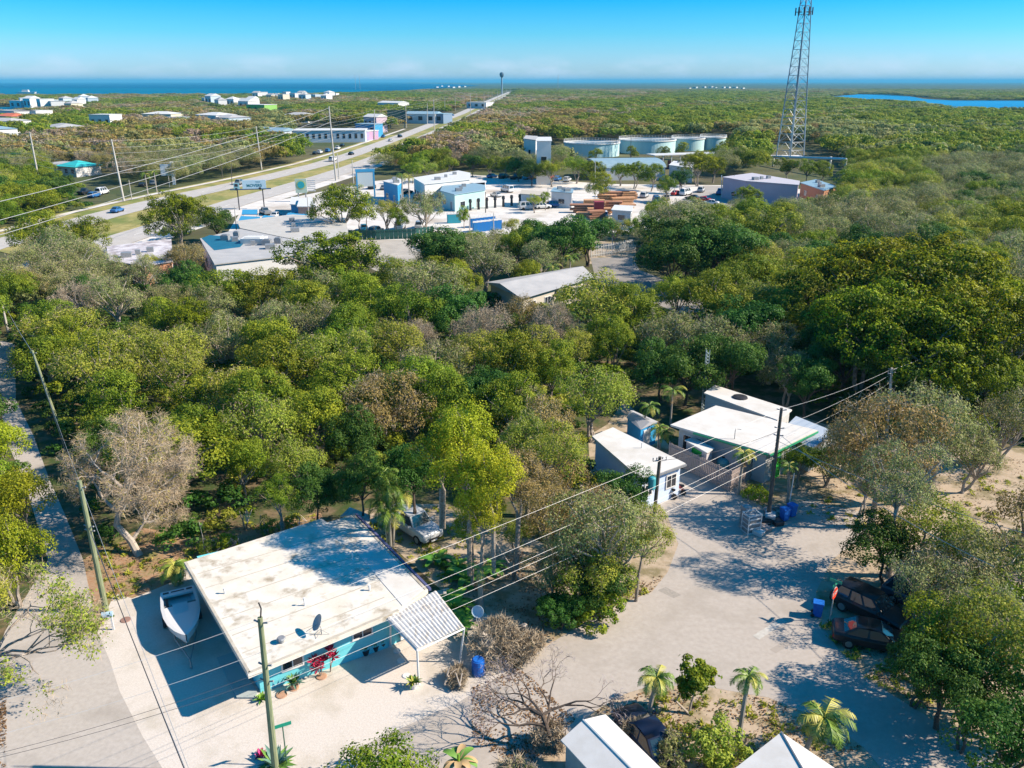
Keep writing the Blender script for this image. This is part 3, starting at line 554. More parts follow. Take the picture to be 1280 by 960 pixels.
# --- far wood: nobody could count it
PR = bpy.data.collections.new('wood_crown_sources')
KI = {}
KM = {}
def far_sources():
    i = 0
    for k in 'ABCDEFGY':
        for me, _ in proto(k, True):
            o = bpy.data.objects.new('wood_source_%03d' % i, me); PR.objects.link(o); KI.setdefault(k, []).append(i); i += 1
        for me, _ in proto(k, False):
            o = bpy.data.objects.new('wood_source_%03d' % i, me); PR.objects.link(o); KM.setdefault(k, []).append(i); i += 1
far_sources()
def instances(name, P, Rz, S, I, src, label, cat):
    n = len(P); me = bpy.data.meshes.new(name); me.vertices.add(n); me.vertices.foreach_set('co', np.asarray(P, np.float32).ravel())
    a = me.attributes.new('idx', 'INT', 'POINT'); a.data.foreach_set('value', np.asarray(I, np.int32))
    a = me.attributes.new('rz', 'FLOAT', 'POINT'); a.data.foreach_set('value', np.asarray(Rz, np.float32))
    a = me.attributes.new('scl', 'FLOAT_VECTOR', 'POINT'); a.data.foreach_set('vector', np.asarray(S, np.float32).ravel())
    o = bpy.data.objects.new(name, me); COL.objects.link(o)
    ng = bpy.data.node_groups.new(name, 'GeometryNodeTree')
    ng.interface.new_socket('Geometry', in_out='INPUT', socket_type='NodeSocketGeometry'); ng.interface.new_socket('Geometry', in_out='OUTPUT', socket_type='NodeSocketGeometry')
    gi = ng.nodes.new('NodeGroupInput'); go = ng.nodes.new('NodeGroupOutput'); ip = ng.nodes.new('GeometryNodeInstanceOnPoints')
    ci = ng.nodes.new('GeometryNodeCollectionInfo'); ci.inputs['Collection'].default_value = src; ci.inputs['Separate Children'].default_value = True; ci.inputs['Reset Children'].default_value = True
    def na(nm, ty):
        q = ng.nodes.new('GeometryNodeInputNamedAttribute'); q.data_type = ty; q.inputs['Name'].default_value = nm; return q.outputs['Attribute']
    cx = ng.nodes.new('ShaderNodeCombineXYZ'); L = ng.links.new
    ip.inputs['Pick Instance'].default_value = True
    L(gi.outputs[0], ip.inputs['Points']); L(ci.outputs[0], ip.inputs['Instance']); L(na('idx', 'INT'), ip.inputs['Instance Index'])
    L(na('rz', 'FLOAT'), cx.inputs['Z']); L(cx.outputs[0], ip.inputs['Rotation']); L(na('scl', 'FLOAT_VECTOR'), ip.inputs['Scale']); L(ip.outputs[0], go.inputs[0])
    md = o.modifiers.new('scatter', 'NODES'); md.node_group = ng
    return tag(o, label, cat, kind='stuff')
FP, FS, FR, FI = [], [], [], []
def addfar(x, y, q, k, h):
    FP.append((x, y, 0)); FS.append((q / 4.5, q / 4.5, h)); FR.append(RND.uniform(0, 6.28)); FI.append(RND.choice((KM if y < 330 else KI)[k]))
for t in REST: addfar(*t)
for y0, y1, sp, lo, hi, zm in ((200, 420, 6.6, 3.6, 5.2, 1), (420, 800, 8.2, 4.4, 6.6, .85), (800, 1500, 12, 6.5, 9.5, .62), (1500, 2600, 19, 10, 15, .42), (2600, 3500, 34, 18, 26, .25)):
    X, Y, r, hs, K = fill(y0, y1, sp, lo, hi, zm)
    for x, y, q, h, k in zip(X, Y, r, hs, K): addfar(x, y, q, k, h * (q / 4.5) ** .6)
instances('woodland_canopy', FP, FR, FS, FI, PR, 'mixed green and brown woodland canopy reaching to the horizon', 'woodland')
# --- low undergrowth below the trees
UP, US, UR, UI = [], [], [], []
for y0, y1, sp, lo, hi in ((40, 120, 2.6, .8, 1.7), (120, 260, 4.2, 1.2, 2.2)):
    X, Y, r, hs, K = fill(y0, y1, sp, lo, hi, .34)
    for x, y, q, k in zip(X, Y, r, K):
        k = 'G' if RND.random() < .5 else ('B' if k in 'AYF' else k)
        UP.append((x, y, -.4)); US.append((q / 4.5, q / 4.5, q / 4.5 * .9)); UR.append(RND.uniform(0, 6.28)); UI.append(RND.choice(KI[k]))
instances('undergrowth', UP, UR, US, UI, PR, 'low green undergrowth filling the floor of the wood', 'undergrowth')
print('TREES', len(TREES), len(NEAR), 'FAR', len(FP), 'UND', len(UP))
USE_HAZE = True
# ================================================================== BUILDINGS AND YARD THINGS NEAR THE CAMERA
M_wall_t = mat('turquoise_stucco', (.17, .66, .74), (.20, .72, .80), scale=1.5, rough=.85)
M_roof_s = mat('stained_membrane_roof', (.72, .66, .55), (.82, .78, .71), scale=.7, rough=.85, detail=10, col3=(.30, .25, .18), scale3=.8, lo3=.54, hi3=.70, bump=.1)
M_roofw = mat('white_roof_coating', (.78, .76, .72), (.70, .67, .62), scale=.8, rough=.7, detail=8, col3=(.60, .56, .49), scale3=.3, lo3=.5, hi3=.75)
M_tin = mat('corrugated_tin', (.74, .72, .69), (.48, .40, .32), scale=1.1, lo=.45, hi=.75, rough=.5, spec=.5, stretch=(4, 1, 1))
M_glass = mat('window_glass', (.015, .022, .035), rough=.08, spec=.8)
M_wframe = mat('white_frame', (.80, .79, .77), rough=.5)
M_dark = mat('dark_metal', (.03, .03, .035), rough=.5)
M_grey = mat('grey_metal', (.30, .31, .32), (.40, .41, .42), scale=5, rough=.5, metal=.3)
M_plast = mat('white_plastic', (.78, .78, .78), rough=.4)
M_lilac = mat('pale_blue_stucco', (.62, .74, .95), (.68, .80, 1.0), scale=2, rough=.85)
M_greyst = mat('grey_stucco', (.55, .56, .56), (.64, .64, .63), scale=2, rough=.9)
M_green = mat('bright_green_paint', (.03, .42, .05), rough=.6)
M_dgreen = mat('green_trim_paint', (.03, .28, .14), rough=.6)
M_pot = mat('terracotta', (.42, .24, .15), (.5, .30, .2), scale=8, rough=.9)
M_bluep = mat('blue_plastic', (.01, .10, .42), (.015, .14, .5), scale=5, rough=.45)
M_wood = mat('weathered_fence_wood', (.30, .245, .23), (.44, .37, .34), scale=3, rough=.9, stretch=(3, 3, .6))
M_pole = mat('greenish_pole_wood', (.15, .18, .095), (.25, .27, .16), scale=3, rough=.9, stretch=(6, 6, .5))
M_pole2 = mat('dark_pole_wood', (.07, .06, .05), (.13, .115, .10), scale=3, rough=.9, stretch=(6, 6, .5))
M_conc = mat('concrete_pole', (.50, .47, .42), (.60, .57, .52), scale=3, rough=.9, stretch=(4, 4, .5))
M_wire = mat('aluminium_wire', (.5, .5, .5), rough=.5, metal=.2)
M_wired = mat('dark_wire', (.05, .05, .055), rough=.6)
def wall_hit(u, v, p0, p1):
    d = at(u, v, 0) - Vector((0, 0, CH)); n = Vector((-(p1[1] - p0[1]), p1[0] - p0[0], 0)).normalized()
    t = (Vector((p0[0], p0[1], 0)) - Vector((0, 0, CH))).dot(n) / d.dot(n); h = Vector((0, 0, CH)) + d * t
    L_ = Vector((p1[0] - p0[0], p1[1] - p0[1])).normalized(); return (h.x - p0[0]) * L_.x + (h.y - p0[1]) * L_.y, h.z
def inset(poly, d):
    n = len(poly); A = sum(poly[i][0] * poly[(i + 1) % n][1] - poly[(i + 1) % n][0] * poly[i][1] for i in range(n)); s = 1 if A > 0 else -1; out = []
    for i in range(n):
        a, b, c = Vector(poly[i - 1]), Vector(poly[i]), Vector(poly[(i + 1) % n])
        e1 = (b - a).normalized(); e2 = (c - b).normalized(); n1 = Vector((-e1.y, e1.x)) * s; n2 = Vector((-e2.y, e2.x)) * s
        k = n1 + n2; k = k / max(k.dot(n1), .3); out.append(tuple(b + k * d))
    return out
def window_on(parent, p0, p1, s, z, w, h, frame=M_wframe, sill=True, mull=1, glass=M_glass):
    """framed window on the wall p0-p1 (outside lies to the right of p0->p1), s metres along, z = bottom"""
    e = Vector((p1[0] - p0[0], p1[1] - p0[1], 0)).normalized(); n = Vector((e.y, -e.x, 0)); o = Vector((p0[0], p0[1], 0)) + e * s
    r = math.atan2(e.y, e.x); inv = parent.location
    def bx(b, a0, z0, ww, hh, off, th):
        c = o + e * (a0 + ww / 2) + n * off; b.box(c.x, c.y, z0, ww, th, hh, rot=r)
    f = MB(); t = .09
    bx(f, -t, z - t, w + 2 * t, t, .03, .10); bx(f, -t, z + h, w + 2 * t, t, .03, .10); bx(f, -t, z, t, h, .03, .10); bx(f, w, z, t, h, .03, .10)
    for k in range(mull): bx(f, w * (k + 1) / (mull + 1) - .03, z, .06, h, .03, .08)
    fo = f.build('window', frame, parent, world=True)
    gl = MB(); bx(gl, 0, z, w, h, .012, .03); g_ = gl.build('pane', glass, None); g_.parent = fo
    inv_m = (Matrix.Translation(parent.location) @ Matrix.Rotation(parent.rotation_euler.z, 4, 'Z')).inverted()
    g_.data.transform(inv_m)
    return fo
# ---------------- turquoise house
RP = P2([(310, 843), (500, 763), (535, 737), (443, 643), (409, 653), (402, 648), (230, 703)], 2.9)
FL = at(326, 866)[:2]; FR = at(484, 810)[:2]
H = thing('flat_roofed_house', 'turquoise house under a wide stained cream flat roof', 'house', (FL[0], FL[1], 0))
lw = (Vector(RP[6]) - Vector(RP[0])).normalized(); BLh = Vector(FL) + lw * 12.0
BRh = Vector(RP[3]) + Vector((-.45, -.45))
WP = [tuple(FL), tuple(FR), tuple(Vector(RP[2]) + Vector((-.5, .1))), tuple(BRh), tuple(BLh)]
MB().prism(WP, 0, 2.62).build('wall', M_wall_t, H, world=True)
rb = MB().prism(RP, 2.62, 2.9); A_, B_, C_, D_ = Vector(RP[0]), Vector(RP[1]), Vector(RP[3]), Vector(RP[6])
for k in range(1, 7):
    f = k / 7; p0_, p1_ = A_.lerp(D_, f), B_.lerp(C_, f); p0_ = p0_.lerp(p1_, .03); p1_ = p1_.lerp(p0_, .06); m_ = (p0_ + p1_) / 2; d_ = p1_ - p0_; rb.box(m_.x, m_.y, 2.9, d_.length, .07, .006, rot=math.atan2(d_.y, d_.x), mi=1)
for k, (a_, c_) in enumerate(((A_, B_), (A_, D_), (Vector(RP[2]), C_))):
    m_ = (a_ + c_) / 2; d_ = c_ - a_; s_ = -.09 if k != 1 else .09; n_ = Vector((d_.y, -d_.x)).normalized() * s_; rb.box(m_.x + n_.x, m_.y + n_.y, 2.9, d_.length * .985, .16, .03, rot=math.atan2(d_.y, d_.x), mi=1)
ro = rb.build('roof', [M_roof_s, mat('roof_seam', (.62, .57, .48), (.45, .40, .32), scale=1.5, rough=.8)], H, world=True)
b = MB(); E2, E3 = Vector(RP[2]), Vector(RP[3]); d = (E3 - E2)
for i in range(1):
    b.box((E2.x + E3.x) / 2 + .12, (E2.y + E3.y) / 2 + .08, 2.76, d.length, .16, .17, rot=math.atan2(d.y, d.x))
b.build('gutter', mat('slate_blue_gutter', (.09, .10, .20), rough=.5), H, world=True)
b = MB(); b.prism([tuple(Vector(p)) for p in inset(P2([(502, 762), (534, 737), (470, 671), (440, 690)], 2.9), .2)], 2.902, 2.93); b.build('roof_patch', M_roofw, ro); ro.children[0].data.transform(Matrix.Translation(-H.location))
for (u0, v0, u1, v1) in ((352.5, 827.5, 378, 838.5), (441, 788, 464, 799.5)):
    s0, z1 = wall_hit(u0, v0, FL, FR); s1, _ = wall_hit(u1, v0, FL, FR); _, z0 = wall_hit(u0, v1, FL, FR); print('WIN', s0, s1, z0, z1)
    window_on(H, FL, FR, s0, z0, s1 - s0, z1 - z0)
# vents on the roof
for (u, v, h_, r_) in ((381, 757, .45, .05), (352, 803, .25, .16), (281, 742, .3, .05), (441, 700, .5, .05), (462, 738, .3, .06)):
    p = at(u, v, 2.9); b = MB(); b.lathe(p.x, p.y, [(r_, 2.9), (r_, 2.9 + h_), (r_ * 1.6, 2.9 + h_), (r_ * 1.3, 2.98 + h_)], 10); v_ = b.build('vent_pipe', M_plast if r_ < .1 else M_grey, H, world=True)
# small light metal awning at the back
b = MB(); b.prism(P2([(425, 646), (437, 634), (463, 644), (461, 658), (444, 643)], 2.5), 2.45, 2.52); b.build('awning', M_tin, H, world=True)
# front slab / step at the left side
b = MB(); b.prism(P2([(271, 822), (292, 815), (322, 866), (318, 872), (296, 872)], 0.1), .012, .12); b.build('side_slab', mat('pale_slab', (.42, .47, .46), rough=.9), H, world=True)
# satellite dish on the roof
p = at(402, 793, 2.9); b = MB(); b.tube([(p.x, p.y, 2.9), (p.x, p.y, 3.35), (p.x - .15, p.y + .1, 3.6)], .03, 6); b.tube([(p.x - .15, p.y + .1, 3.55), (p.x - .8, p.y - .15, 3.2)], .015, 5)
for a in (0, 2.1, 4.2): b.tube([(p.x, p.y, 3.2), (p.x + .45 * math.cos(a), p.y + .45 * math.sin(a), 2.92)], .015, 4)
ds = b.build('roof_dish', M_grey, H, world=True)
def dish_mb(c, dirv, R_):
    b = MB(); dz = Vector(dirv).normalized(); a = dz.orthogonal().normalized(); bb = dz.cross(a); n = 18; vs = []
    for r, z in ((0, 0), (.4, .03), (.75, .1), (1, .19)): vs += [Vector(c) + (a * math.cos(2 * math.pi * k / n) + bb * math.sin(2 * math.pi * k / n)) * r * R_ + dz * z * R_ for k in range(n)]
    m = len(vs); vs += [v - dz * .03 for v in vs]
    fs = [(i * n + k, i * n + (k + 1) % n, (i + 1) * n + (k + 1) % n, (i + 1) * n + k) for i in range(3) for k in range(n)]
    fs += [tuple(m + i for i in f[::-1]) for f in fs] + [(3 * n + k, 3 * n + (k + 1) % n, m + 3 * n + (k + 1) % n, m + 3 * n + k) for k in range(n)]
    return b.add(vs, fs)
dd = dish_mb((p.x - .15, p.y + .1, 3.6), (-.75, -.35, .55), .48).build('reflector', mat('grey_dish', (.45, .46, .46), rough=.5), ds); dd.data.transform(Matrix.Translation(-H.location))
# carport with corrugated roof
c0, c1, c2, c3 = at(484, 773, 2.72), at(545, 739, 2.78), at(580, 784, 2.55), at(521, 812, 2.38)
b = MB(); NR = 15
for i in range(NR * 2 + 1):
    pass
vs = []; fs = []
for i in range(NR * 2 + 1):
    t = i / (NR * 2); q0 = c0.lerp(c1, t); q1 = c3.lerp(c2, t); dz = .05 if i % 2 else 0
    vs += [q0 + Vector((0, 0, dz + .04)), q1 + Vector((0, 0, dz + .04)), q0 + Vector((0, 0, dz)), q1 + Vector((0, 0, dz))]
for i in range(NR * 2):
    a = i * 4; fs += [(a, a + 1, a + 5, a + 4), (a + 2, a + 6, a + 7, a + 3), (a + 1, a + 3, a + 7, a + 5), (a, a + 4, a + 6, a + 2)]
b.add(vs, fs); cr_ = b.build('carport_roof', M_tin, H, world=True)
b = MB(); b.tube([c3 + Vector((0, 0, -.09)), c2 + Vector((0, 0, -.09))], .07, 4); b.tube([c3 + Vector((0, 0, -.07)), c0 + Vector((0, 0, -.07))], .06, 4); b.tube([c2 + Vector((0, 0, -.07)), c1 + Vector((0, 0, -.07))], .06, 4)
b.build('carport_beam', M_wframe, H, world=True)
for (u, v, top) in ((523.5, 856, c3), (574.5, 828, c2), (488, 808, c0)):
    q = at(u, v); b = MB(); b.tube([(q.x, q.y, 0), (top.x + (.15 if u < 500 else 0), top.y + .12, top.z - .12)], .06, 6); b.box(q.x, q.y, 0, .22, .22, .04); b.build('carport_post', M_wframe, H, world=True)
# door and odds by the wall under the carport
window_on(H, FR, RP[2], 1.0, .25, .9, 1.9, mull=0, glass=M_wframe).name = 'door'
# ---------------- agaves, potted plants
def spiky(name, label, cat, loc, R_, n, c1, c2, pot=None, up=.8, group=None, wid=.07):
    t = thing(name, label, cat, loc, 0, group); z0 = 0
    if pot:
        z0 = .32; pb = MB(); pb.lathe(0, 0, [(.16, 0), (.24, .3), (.26, .34), (.21, .34), (.2, .28)], 14); pb.build('pot', pot, t)
    b = MB()
    for k in range(n):
        a = k * 2.399 + RND.uniform(-.2, .2); e = RND.uniform(.15, 1.2) * up; L_ = R_ * RND.uniform(.75, 1.1)
        d = Vector((math.cos(a) * math.cos(e), math.sin(a) * math.cos(e), math.sin(e))); s = Vector((-math.sin(a), math.cos(a), 0)); o = Vector((0, 0, z0 + .02))
        m = o + d * L_ * .5 + Vector((0, 0, .03)); tip = o + d * L_ + Vector((0, 0, -.10 * L_)); w_ = wid * (R_ / .6) ** .5
        up_ = Vector((0, 0, .03))
        b.add([o - s * w_ * .6, o + s * w_ * .6, m + s * w_ + up_, m - s * w_ + up_, tip, m - up_ * .6], [(0, 1, 5), (1, 2, 5), (3, 0, 5), (2, 4, 5), (4, 3, 5)], k % 2)
    b.build('leaves', [c1, c2], t); return t
P_ag = mat('agave_yellow', (.42, .42, .07), rough=.6); P_ag2 = mat('agave_green', (.12, .24, .04), rough=.6); P_agb = mat('agave_blue_green', (.10, .20, .15), rough=.6); P_red = mat('red_leaf', (.42, .015, .06), rough=.5); P_red2 = mat('wine_leaf', (.28, .02, .05), rough=.5)
P_pink = mat('magenta_leaf', (.45, .05, .20), rough=.5); P_gl = mat('glossy_green', (.07, .19, .02), rough=.45); P_gl2 = mat('fresh_green', (.16, .30, .03), rough=.45)
q = at(517, 860); spiky('potted_agave', 'yellow striped agave in a white pot before the carport post', 'potted plant', tuple(q), .62, 34, P_ag, P_ag2, M_plast)
q = at(345, 958); spiky('agave', 'large blue green agave at the foot of the greenish pole', 'agave', tuple(q), 1.2, 34, P_agb, P_ag2, wid=.1)
q = at(326, 945); spiky('bromeliad', 'magenta pink rosette plant on the gravel beside the pole', 'plant', tuple(q), .42, 22, P_pink, P_red, up=1)
q = at(327, 876); spiky('corner_plant', 'small green strap leaved plant at the house corner', 'plant', tuple(q), .55, 28, P_gl, P_gl2, up=1)
q = at(368, 861); spiky('spiky_shrub', 'dark green spiky plant on a terracotta bed by the turquoise wall', 'plant', tuple(q), .75, 34, P_ag2, P_agb, M_pot, up=1.1)
q = at(129, 776); spiky('agave', 'small green agave at the foot of the leaning green pole', 'agave', tuple(q), .5, 22, P_gl2, P_ag2, up=.8)
def canes(label, loc, heads, cat='plant'):
    t = thing('red_ti_plant', label, cat, loc, 0, 'red leaved plants by the turquoise wall'); b = MB(); lv = MB()
    for (dx, dy, h_) in heads:
        b.tube([(0, 0, 0), (dx * .5, dy * .5, h_ * .6), (dx, dy, h_)], [.03, .025, .02], 5)
        for k in range(20):
            a = k * 2.4; e = RND.uniform(-.1, 1.2); d = Vector((math.cos(a) * math.cos(e), math.sin(a) * math.cos(e), math.sin(e))); s = Vector((-math.sin(a), math.cos(a), 0)); o = Vector((dx, dy, h_ - .1)); m = o + d * .26; tip = o + d * .5
            lv.add([o, m + s * .07, tip, m - s * .07, m + Vector((0, 0, -.02))], [(0, 1, 4), (1, 2, 4), (2, 3, 4), (3, 0, 4)], k % 2)
    b.build('stem', BARK, t); lv.build('leaves', [P_red, P_red2], t)
q = at(401, 846); canes('red leaved cordyline with two heads on a terracotta bed', tuple(q), [(-.25, 0, 1.15), (.2, .2, 1.0), (-.05, -.25, .85)])
q = at(413, 840); canes('taller slender red cordyline between wall and first red plant', tuple(q), [(.1, .05, 1.5), (.25, -.1, 1.2)])
for i, (u, v) in enumerate(((352, 869), (367, 860), (402, 846))):
    q = at(u, v); b = MB(); b.lathe(q.x, q.y, [(.32, .010), (.30, .06), (.25, .07)], 18); tag(b.build('planting_ring', M_pot), ['terracotta coloured planting ring nearest the house corner', 'terracotta coloured ring under the dark spiky plant', 'terracotta coloured ring under the red plants'][i], 'planter', 'planting rings along the turquoise wall')
for i, (u, v) in enumerate(((457, 818), (469, 813), (478, 809))):
    q = at(u, v); t = thing('flower_pot', ['dark flower pot under the carport by the window', 'second dark flower pot under the carport', 'dark flower pot closest to the carport door'][i], 'flower pot', tuple(q), 0, 'pots under the carport')
    b = MB(); b.lathe(0, 0, [(.18, 0), (.26, .36), (.22, .36), (.2, .3)], 12); b.build('pot', M_dark, t); b = MB()
    for k in range(12):
        a = k * 2.4; b.add([(0, 0, .3), (.2 * math.cos(a), .2 * math.sin(a), .62), (.42 * math.cos(a), .42 * math.sin(a), .55), (.2 * math.cos(a + .4), .2 * math.sin(a + .4), .55)], [(0, 1, 2, 3)])
    b.build('leaves', P_gl, t)
for i, (u, v) in enumerate(((496.5, 814), (501, 826), (508, 845))):
    q = at(u, v); b = MB(); b.lathe(q.x, q.y, [(.24, .010), (.23, .05), (.2, .055)], 16); tag(b.build('stepping_stone', M_plast), ['round white stepping stone closest to the house', 'middle one of three round white stepping stones', 'round white stepping stone in the sun beside the agave'][i], 'stepping stone', 'stepping stones under the carport')
# ---------------- boat on its trailer
bow = at(233, 798, 1.25); st = at(221.5, 737, 1.25); ax = Vector((bow.x - st.x, bow.y - st.y)); LB = ax.length; ra = math.atan2(ax.y, ax.x)
B = thing('skiff', 'white open skiff on a trailer in the shade of the roof', 'boat', (st.x, st.y, .55), ra)
M_hull = mat('white_gelcoat', (.80, .80, .80), rough=.25, spec=.5, coat=.3)
stn = [(0, .98, .28), (.15, 1.05, .2), (.35, 1.1, .16), (.55, 1.04, .14), (.72, .86, .14), (.86, .56, .2), (.95, .26, .32), (1, .03, .5)]
vs = []
for t_, hw, kz in stn:
    x = t_ * LB; sheer = .72 + .22 * t_ ** 2
    vs += [(x, -hw, sheer), (x, -hw * .94, .40 + kz * .4), (x, -hw * .55, kz), (x, 0, kz - .14), (x, hw * .55, kz), (x, hw * .94, .40 + kz * .4), (x, hw, sheer)]
fs = [(i * 7 + k, i * 7 + k + 1, (i + 1) * 7 + k + 1, (i + 1) * 7 + k) for i in range(len(stn) - 1) for k in range(6)] + [(6, 5, 4, 3, 2, 1, 0)]
b = MB(); b.add(vs, fs); b.build('hull', M_hull, B, smooth=False)
b = MB(); vs = []; # gunwale and foredeck
for t_, hw, kz in stn:
    x = t_ * LB; sh = .72 + .22 * t_ ** 2 + .01; wi = max(0, hw - .16); vs += [(x, -hw - .03, sh), (x, -wi, sh + .02), (x, wi, sh + .02), (x, hw + .03, sh)]
fs = []
for i in range(len(stn) - 1):
    a = i * 4; fs += [(a, a + 4, a + 5, a + 1), (a + 2, a + 6, a + 7, a + 3)]
    if stn[i][0] >= .30: fs.append((a + 1, a + 5, a + 6, a + 2))
b.add(vs, fs); b.build('deck', M_hull, B)
b = MB(); b.box(.30, 0, .60, .60, 1.75, .14); b.build('aft_bench', M_hull, B)
b = MB(); b.add([(.0, -.95, .32), (LB * .33, -1.0, .32), (LB * .33, 1.0, .32), (0, .95, .32)], [(0, 1, 2, 3)]); b.add([(LB * .31, -.94, .32), (LB * .31, .94, .32), (LB * .31, .94, .76), (LB * .31, -.94, .76)], [(3, 2, 1, 0)]); b.build('cockpit_floor', mat('cockpit_grey', (.62, .64, .64), rough=.6), B)
for y in (-.7, 0, .7):
    b = MB(); b.box(.22, y, .742, .18 if y else .12, .36 if y else .8, .015); b.build('hatch', M_dark, B)
b = MB(); b.box(LB * .24, -.72, .45, .9, .16, .30); b.build('side_locker', M_dark, B)
b = MB(); b.box(LB * .48, 0, .80, LB * .32, .9, .012); b.build('foredeck_panel', mat('deck_grey', (.68, .69, .70), rough=.6), B)
TR = thing('boat_trailer', 'galvanised trailer under the white skiff', 'trailer', (st.x, st.y, 0), ra)
b = MB(); b.tube([(.3, -.7, .45), (LB * .75, -.6, .45), (LB + 1.0, 0, .42)], .05, 4); b.tube([(.3, .7, .45), (LB * .75, .6, .45), (LB + 1.0, 0, .42)], .05, 4); b.tube([(LB * .35, -1, .32), (LB * .35, 1, .32)], .05, 4); b.tube([(.4, -.7, .45), (.4, .7, .45)], .05, 4); b.tube([(LB + 1.0, 0, .42), (LB + 1.7, 0, .40)], .06, 4); b.tube([(LB * .9, 0, .42), (LB * .93, 0, 1.05)], .04, 4)
b.build('frame', M_grey, TR)
for s in (-1, 1):
    b = MB(); b.tube([(LB * .35, s * .95, .32), (LB * .35, s * 1.15, .32)], .32, 18); b.build('wheel', M_dark, TR)
b = MB(); b.cyl((LB + 1.2, 0, 0), (LB + 1.2, 0, .6), .04, 6); b.box(LB + 1.2, 0, 0, .2, .12, .08); b.build('jack', M_grey, TR)
# ---------------- white gabled mobile home at the bottom edge
wl, wr, wr2 = at(701, 924, 2.7), at(757, 892, 2.7), at(829, 962, 2.7)
dv = Vector((wr2.x - wr.x, wr2.y - wr.y)).normalized(); wd = (Vector(wr[:2]) - Vector(wl[:2])); ww = wd.length; ra = math.atan2(dv.y, dv.x)
nv = Vector((-dv.y, dv.x)); ww = abs(wd.dot(nv)); Lm = 9.0
Mh = thing('mobile_home', 'white gabled mobile home roof at the bottom edge beside the navy car', 'mobile home', (wl.x, wl.y, 0), ra)
sg = 1 if wd.dot(nv) > 0 else -1
off = wd.dot(dv)
b = MB(); b.prism([(.15, .2 * sg), (Lm, .2 * sg), (Lm, (ww - .2) * sg), (.15 + off * .0, (ww - .2) * sg)], .35, 2.62); b.build('wall', mat('beige_siding', (.50, .47, .42), (.58, .55, .5), scale=2, rough=.8), Mh)
b = MB(); zr = 3.05
A0, A1, A2 = (0, 0, 2.66), (off * .5 - .05, ww / 2 * sg, zr), (off, ww * sg, 2.66); B0, B1, B2 = (Lm, 0, 2.66), (Lm, ww / 2 * sg, zr), (Lm, ww * sg, 2.66)
vs = [A0, A1, A2, B0, B1, B2]; vs += [(x, y, z - .07) for x, y, z in vs]
fs = [(0, 3, 4, 1), (1, 4, 5, 2), (6, 7, 10, 9), (7, 8, 11, 10), (0, 1, 7, 6), (1, 2, 8, 7), (0, 6, 9, 3), (2, 5, 11, 8)]
b.add(vs, fs); b.build('roof', M_roofw, Mh)
b = MB(); b.tube([A1, B1], .06, 5); b.build('ridge_cap', M_white, Mh)
# ---------------- pitched tin roof at the bottom right
rp = at(977, 912, 2.9); ra_, rb_ = at(915, 962, 2.5), at(1040, 962, 2.5)
Pv = thing('tin_roofed_shelter', 'white tin roof corner showing beside the leaning palm', 'shelter', (rp.x, rp.y - 2.5, 0))
b = MB(); z1 = 2.75
ridge = Vector((.1, 2.5 - 2.6, 3.25)); apex = Vector((0, 2.5, 2.75)); La = Vector((ra_.x - rp.x - .4, ra_.y - rp.y + 2.5 - .4, 2.55)); Rb = Vector((rb_.x - rp.x + .4, rb_.y - rp.y + 2.5 - .3, 2.55)); bk = Vector((.3, -3.5, 2.6))
cen = Vector((.15, -.9, 3.2))
b.add([apex, Rb, bk, La, cen] + [p - Vector((0, 0, .06)) for p in (apex, Rb, bk, La)], [(0, 1, 4)[::-1], (1, 2, 4)[::-1], (2, 3, 4)[::-1], (3, 0, 4)[::-1], (0, 1, 6, 5), (1, 2, 7, 6), (2, 3, 8, 7), (3, 0, 5, 8), (5, 6, 7, 8)]); b.build('roof', M_roofw, Pv)
for p in (apex, Rb, bk, La):
    q = p * .92; b = MB(); b.cyl((q.x, q.y, 0), (q.x, q.y, p.z + .02), .06, 6); b.build('post', M_wframe, Pv)
b = MB(); b.tube([apex + Vector((0, 0, .02)), cen + Vector((0, 0, .02))], .05, 5); b.build('ridge_cap', M_grey, Pv)
# ---------------- pale blue house
RB = P2([(740, 545), (766, 534), (857, 579), (802, 599)], 3.0)
Bh = thing('flat_roofed_house', 'pale blue house with white flat roof behind the dark transformer pole', 'house', (RB[3][0], RB[3][1], 0))
ro = MB().prism(RB, 2.82, 3.0).build('roof', M_roofw, Bh, world=True)
WB = inset(RB, .28); MB().prism(WB, 0, 2.82).build('wall', M_lilac, Bh, world=True)
s0, z0 = wall_hit(834, 590, WB[3], WB[2]); window_on(Bh, WB[3], WB[2], max(.3, s0), 1.15, 1.0, 1.05); window_on(Bh, WB[3], WB[2], .35, 1.2, .7, .9)
b = MB(); p = at(802, 560, 3); b.tube([(p.x, p.y, 3.0), (p.x, p.y, 3.5)], .04, 6); b.build('vent_pipe', M_plast, Bh, world=True)
d_ = (Vector(RB[2]) - Vector(RB[3])); b = MB(); b.box((RB[2][0] + RB[3][0]) / 2 + .05, (RB[2][1] + RB[3][1]) / 2 - .08, 2.80, d_.length, .12, .16, rot=math.atan2(d_.y, d_.x)); b.build('gutter', M_grey, Bh, world=True)
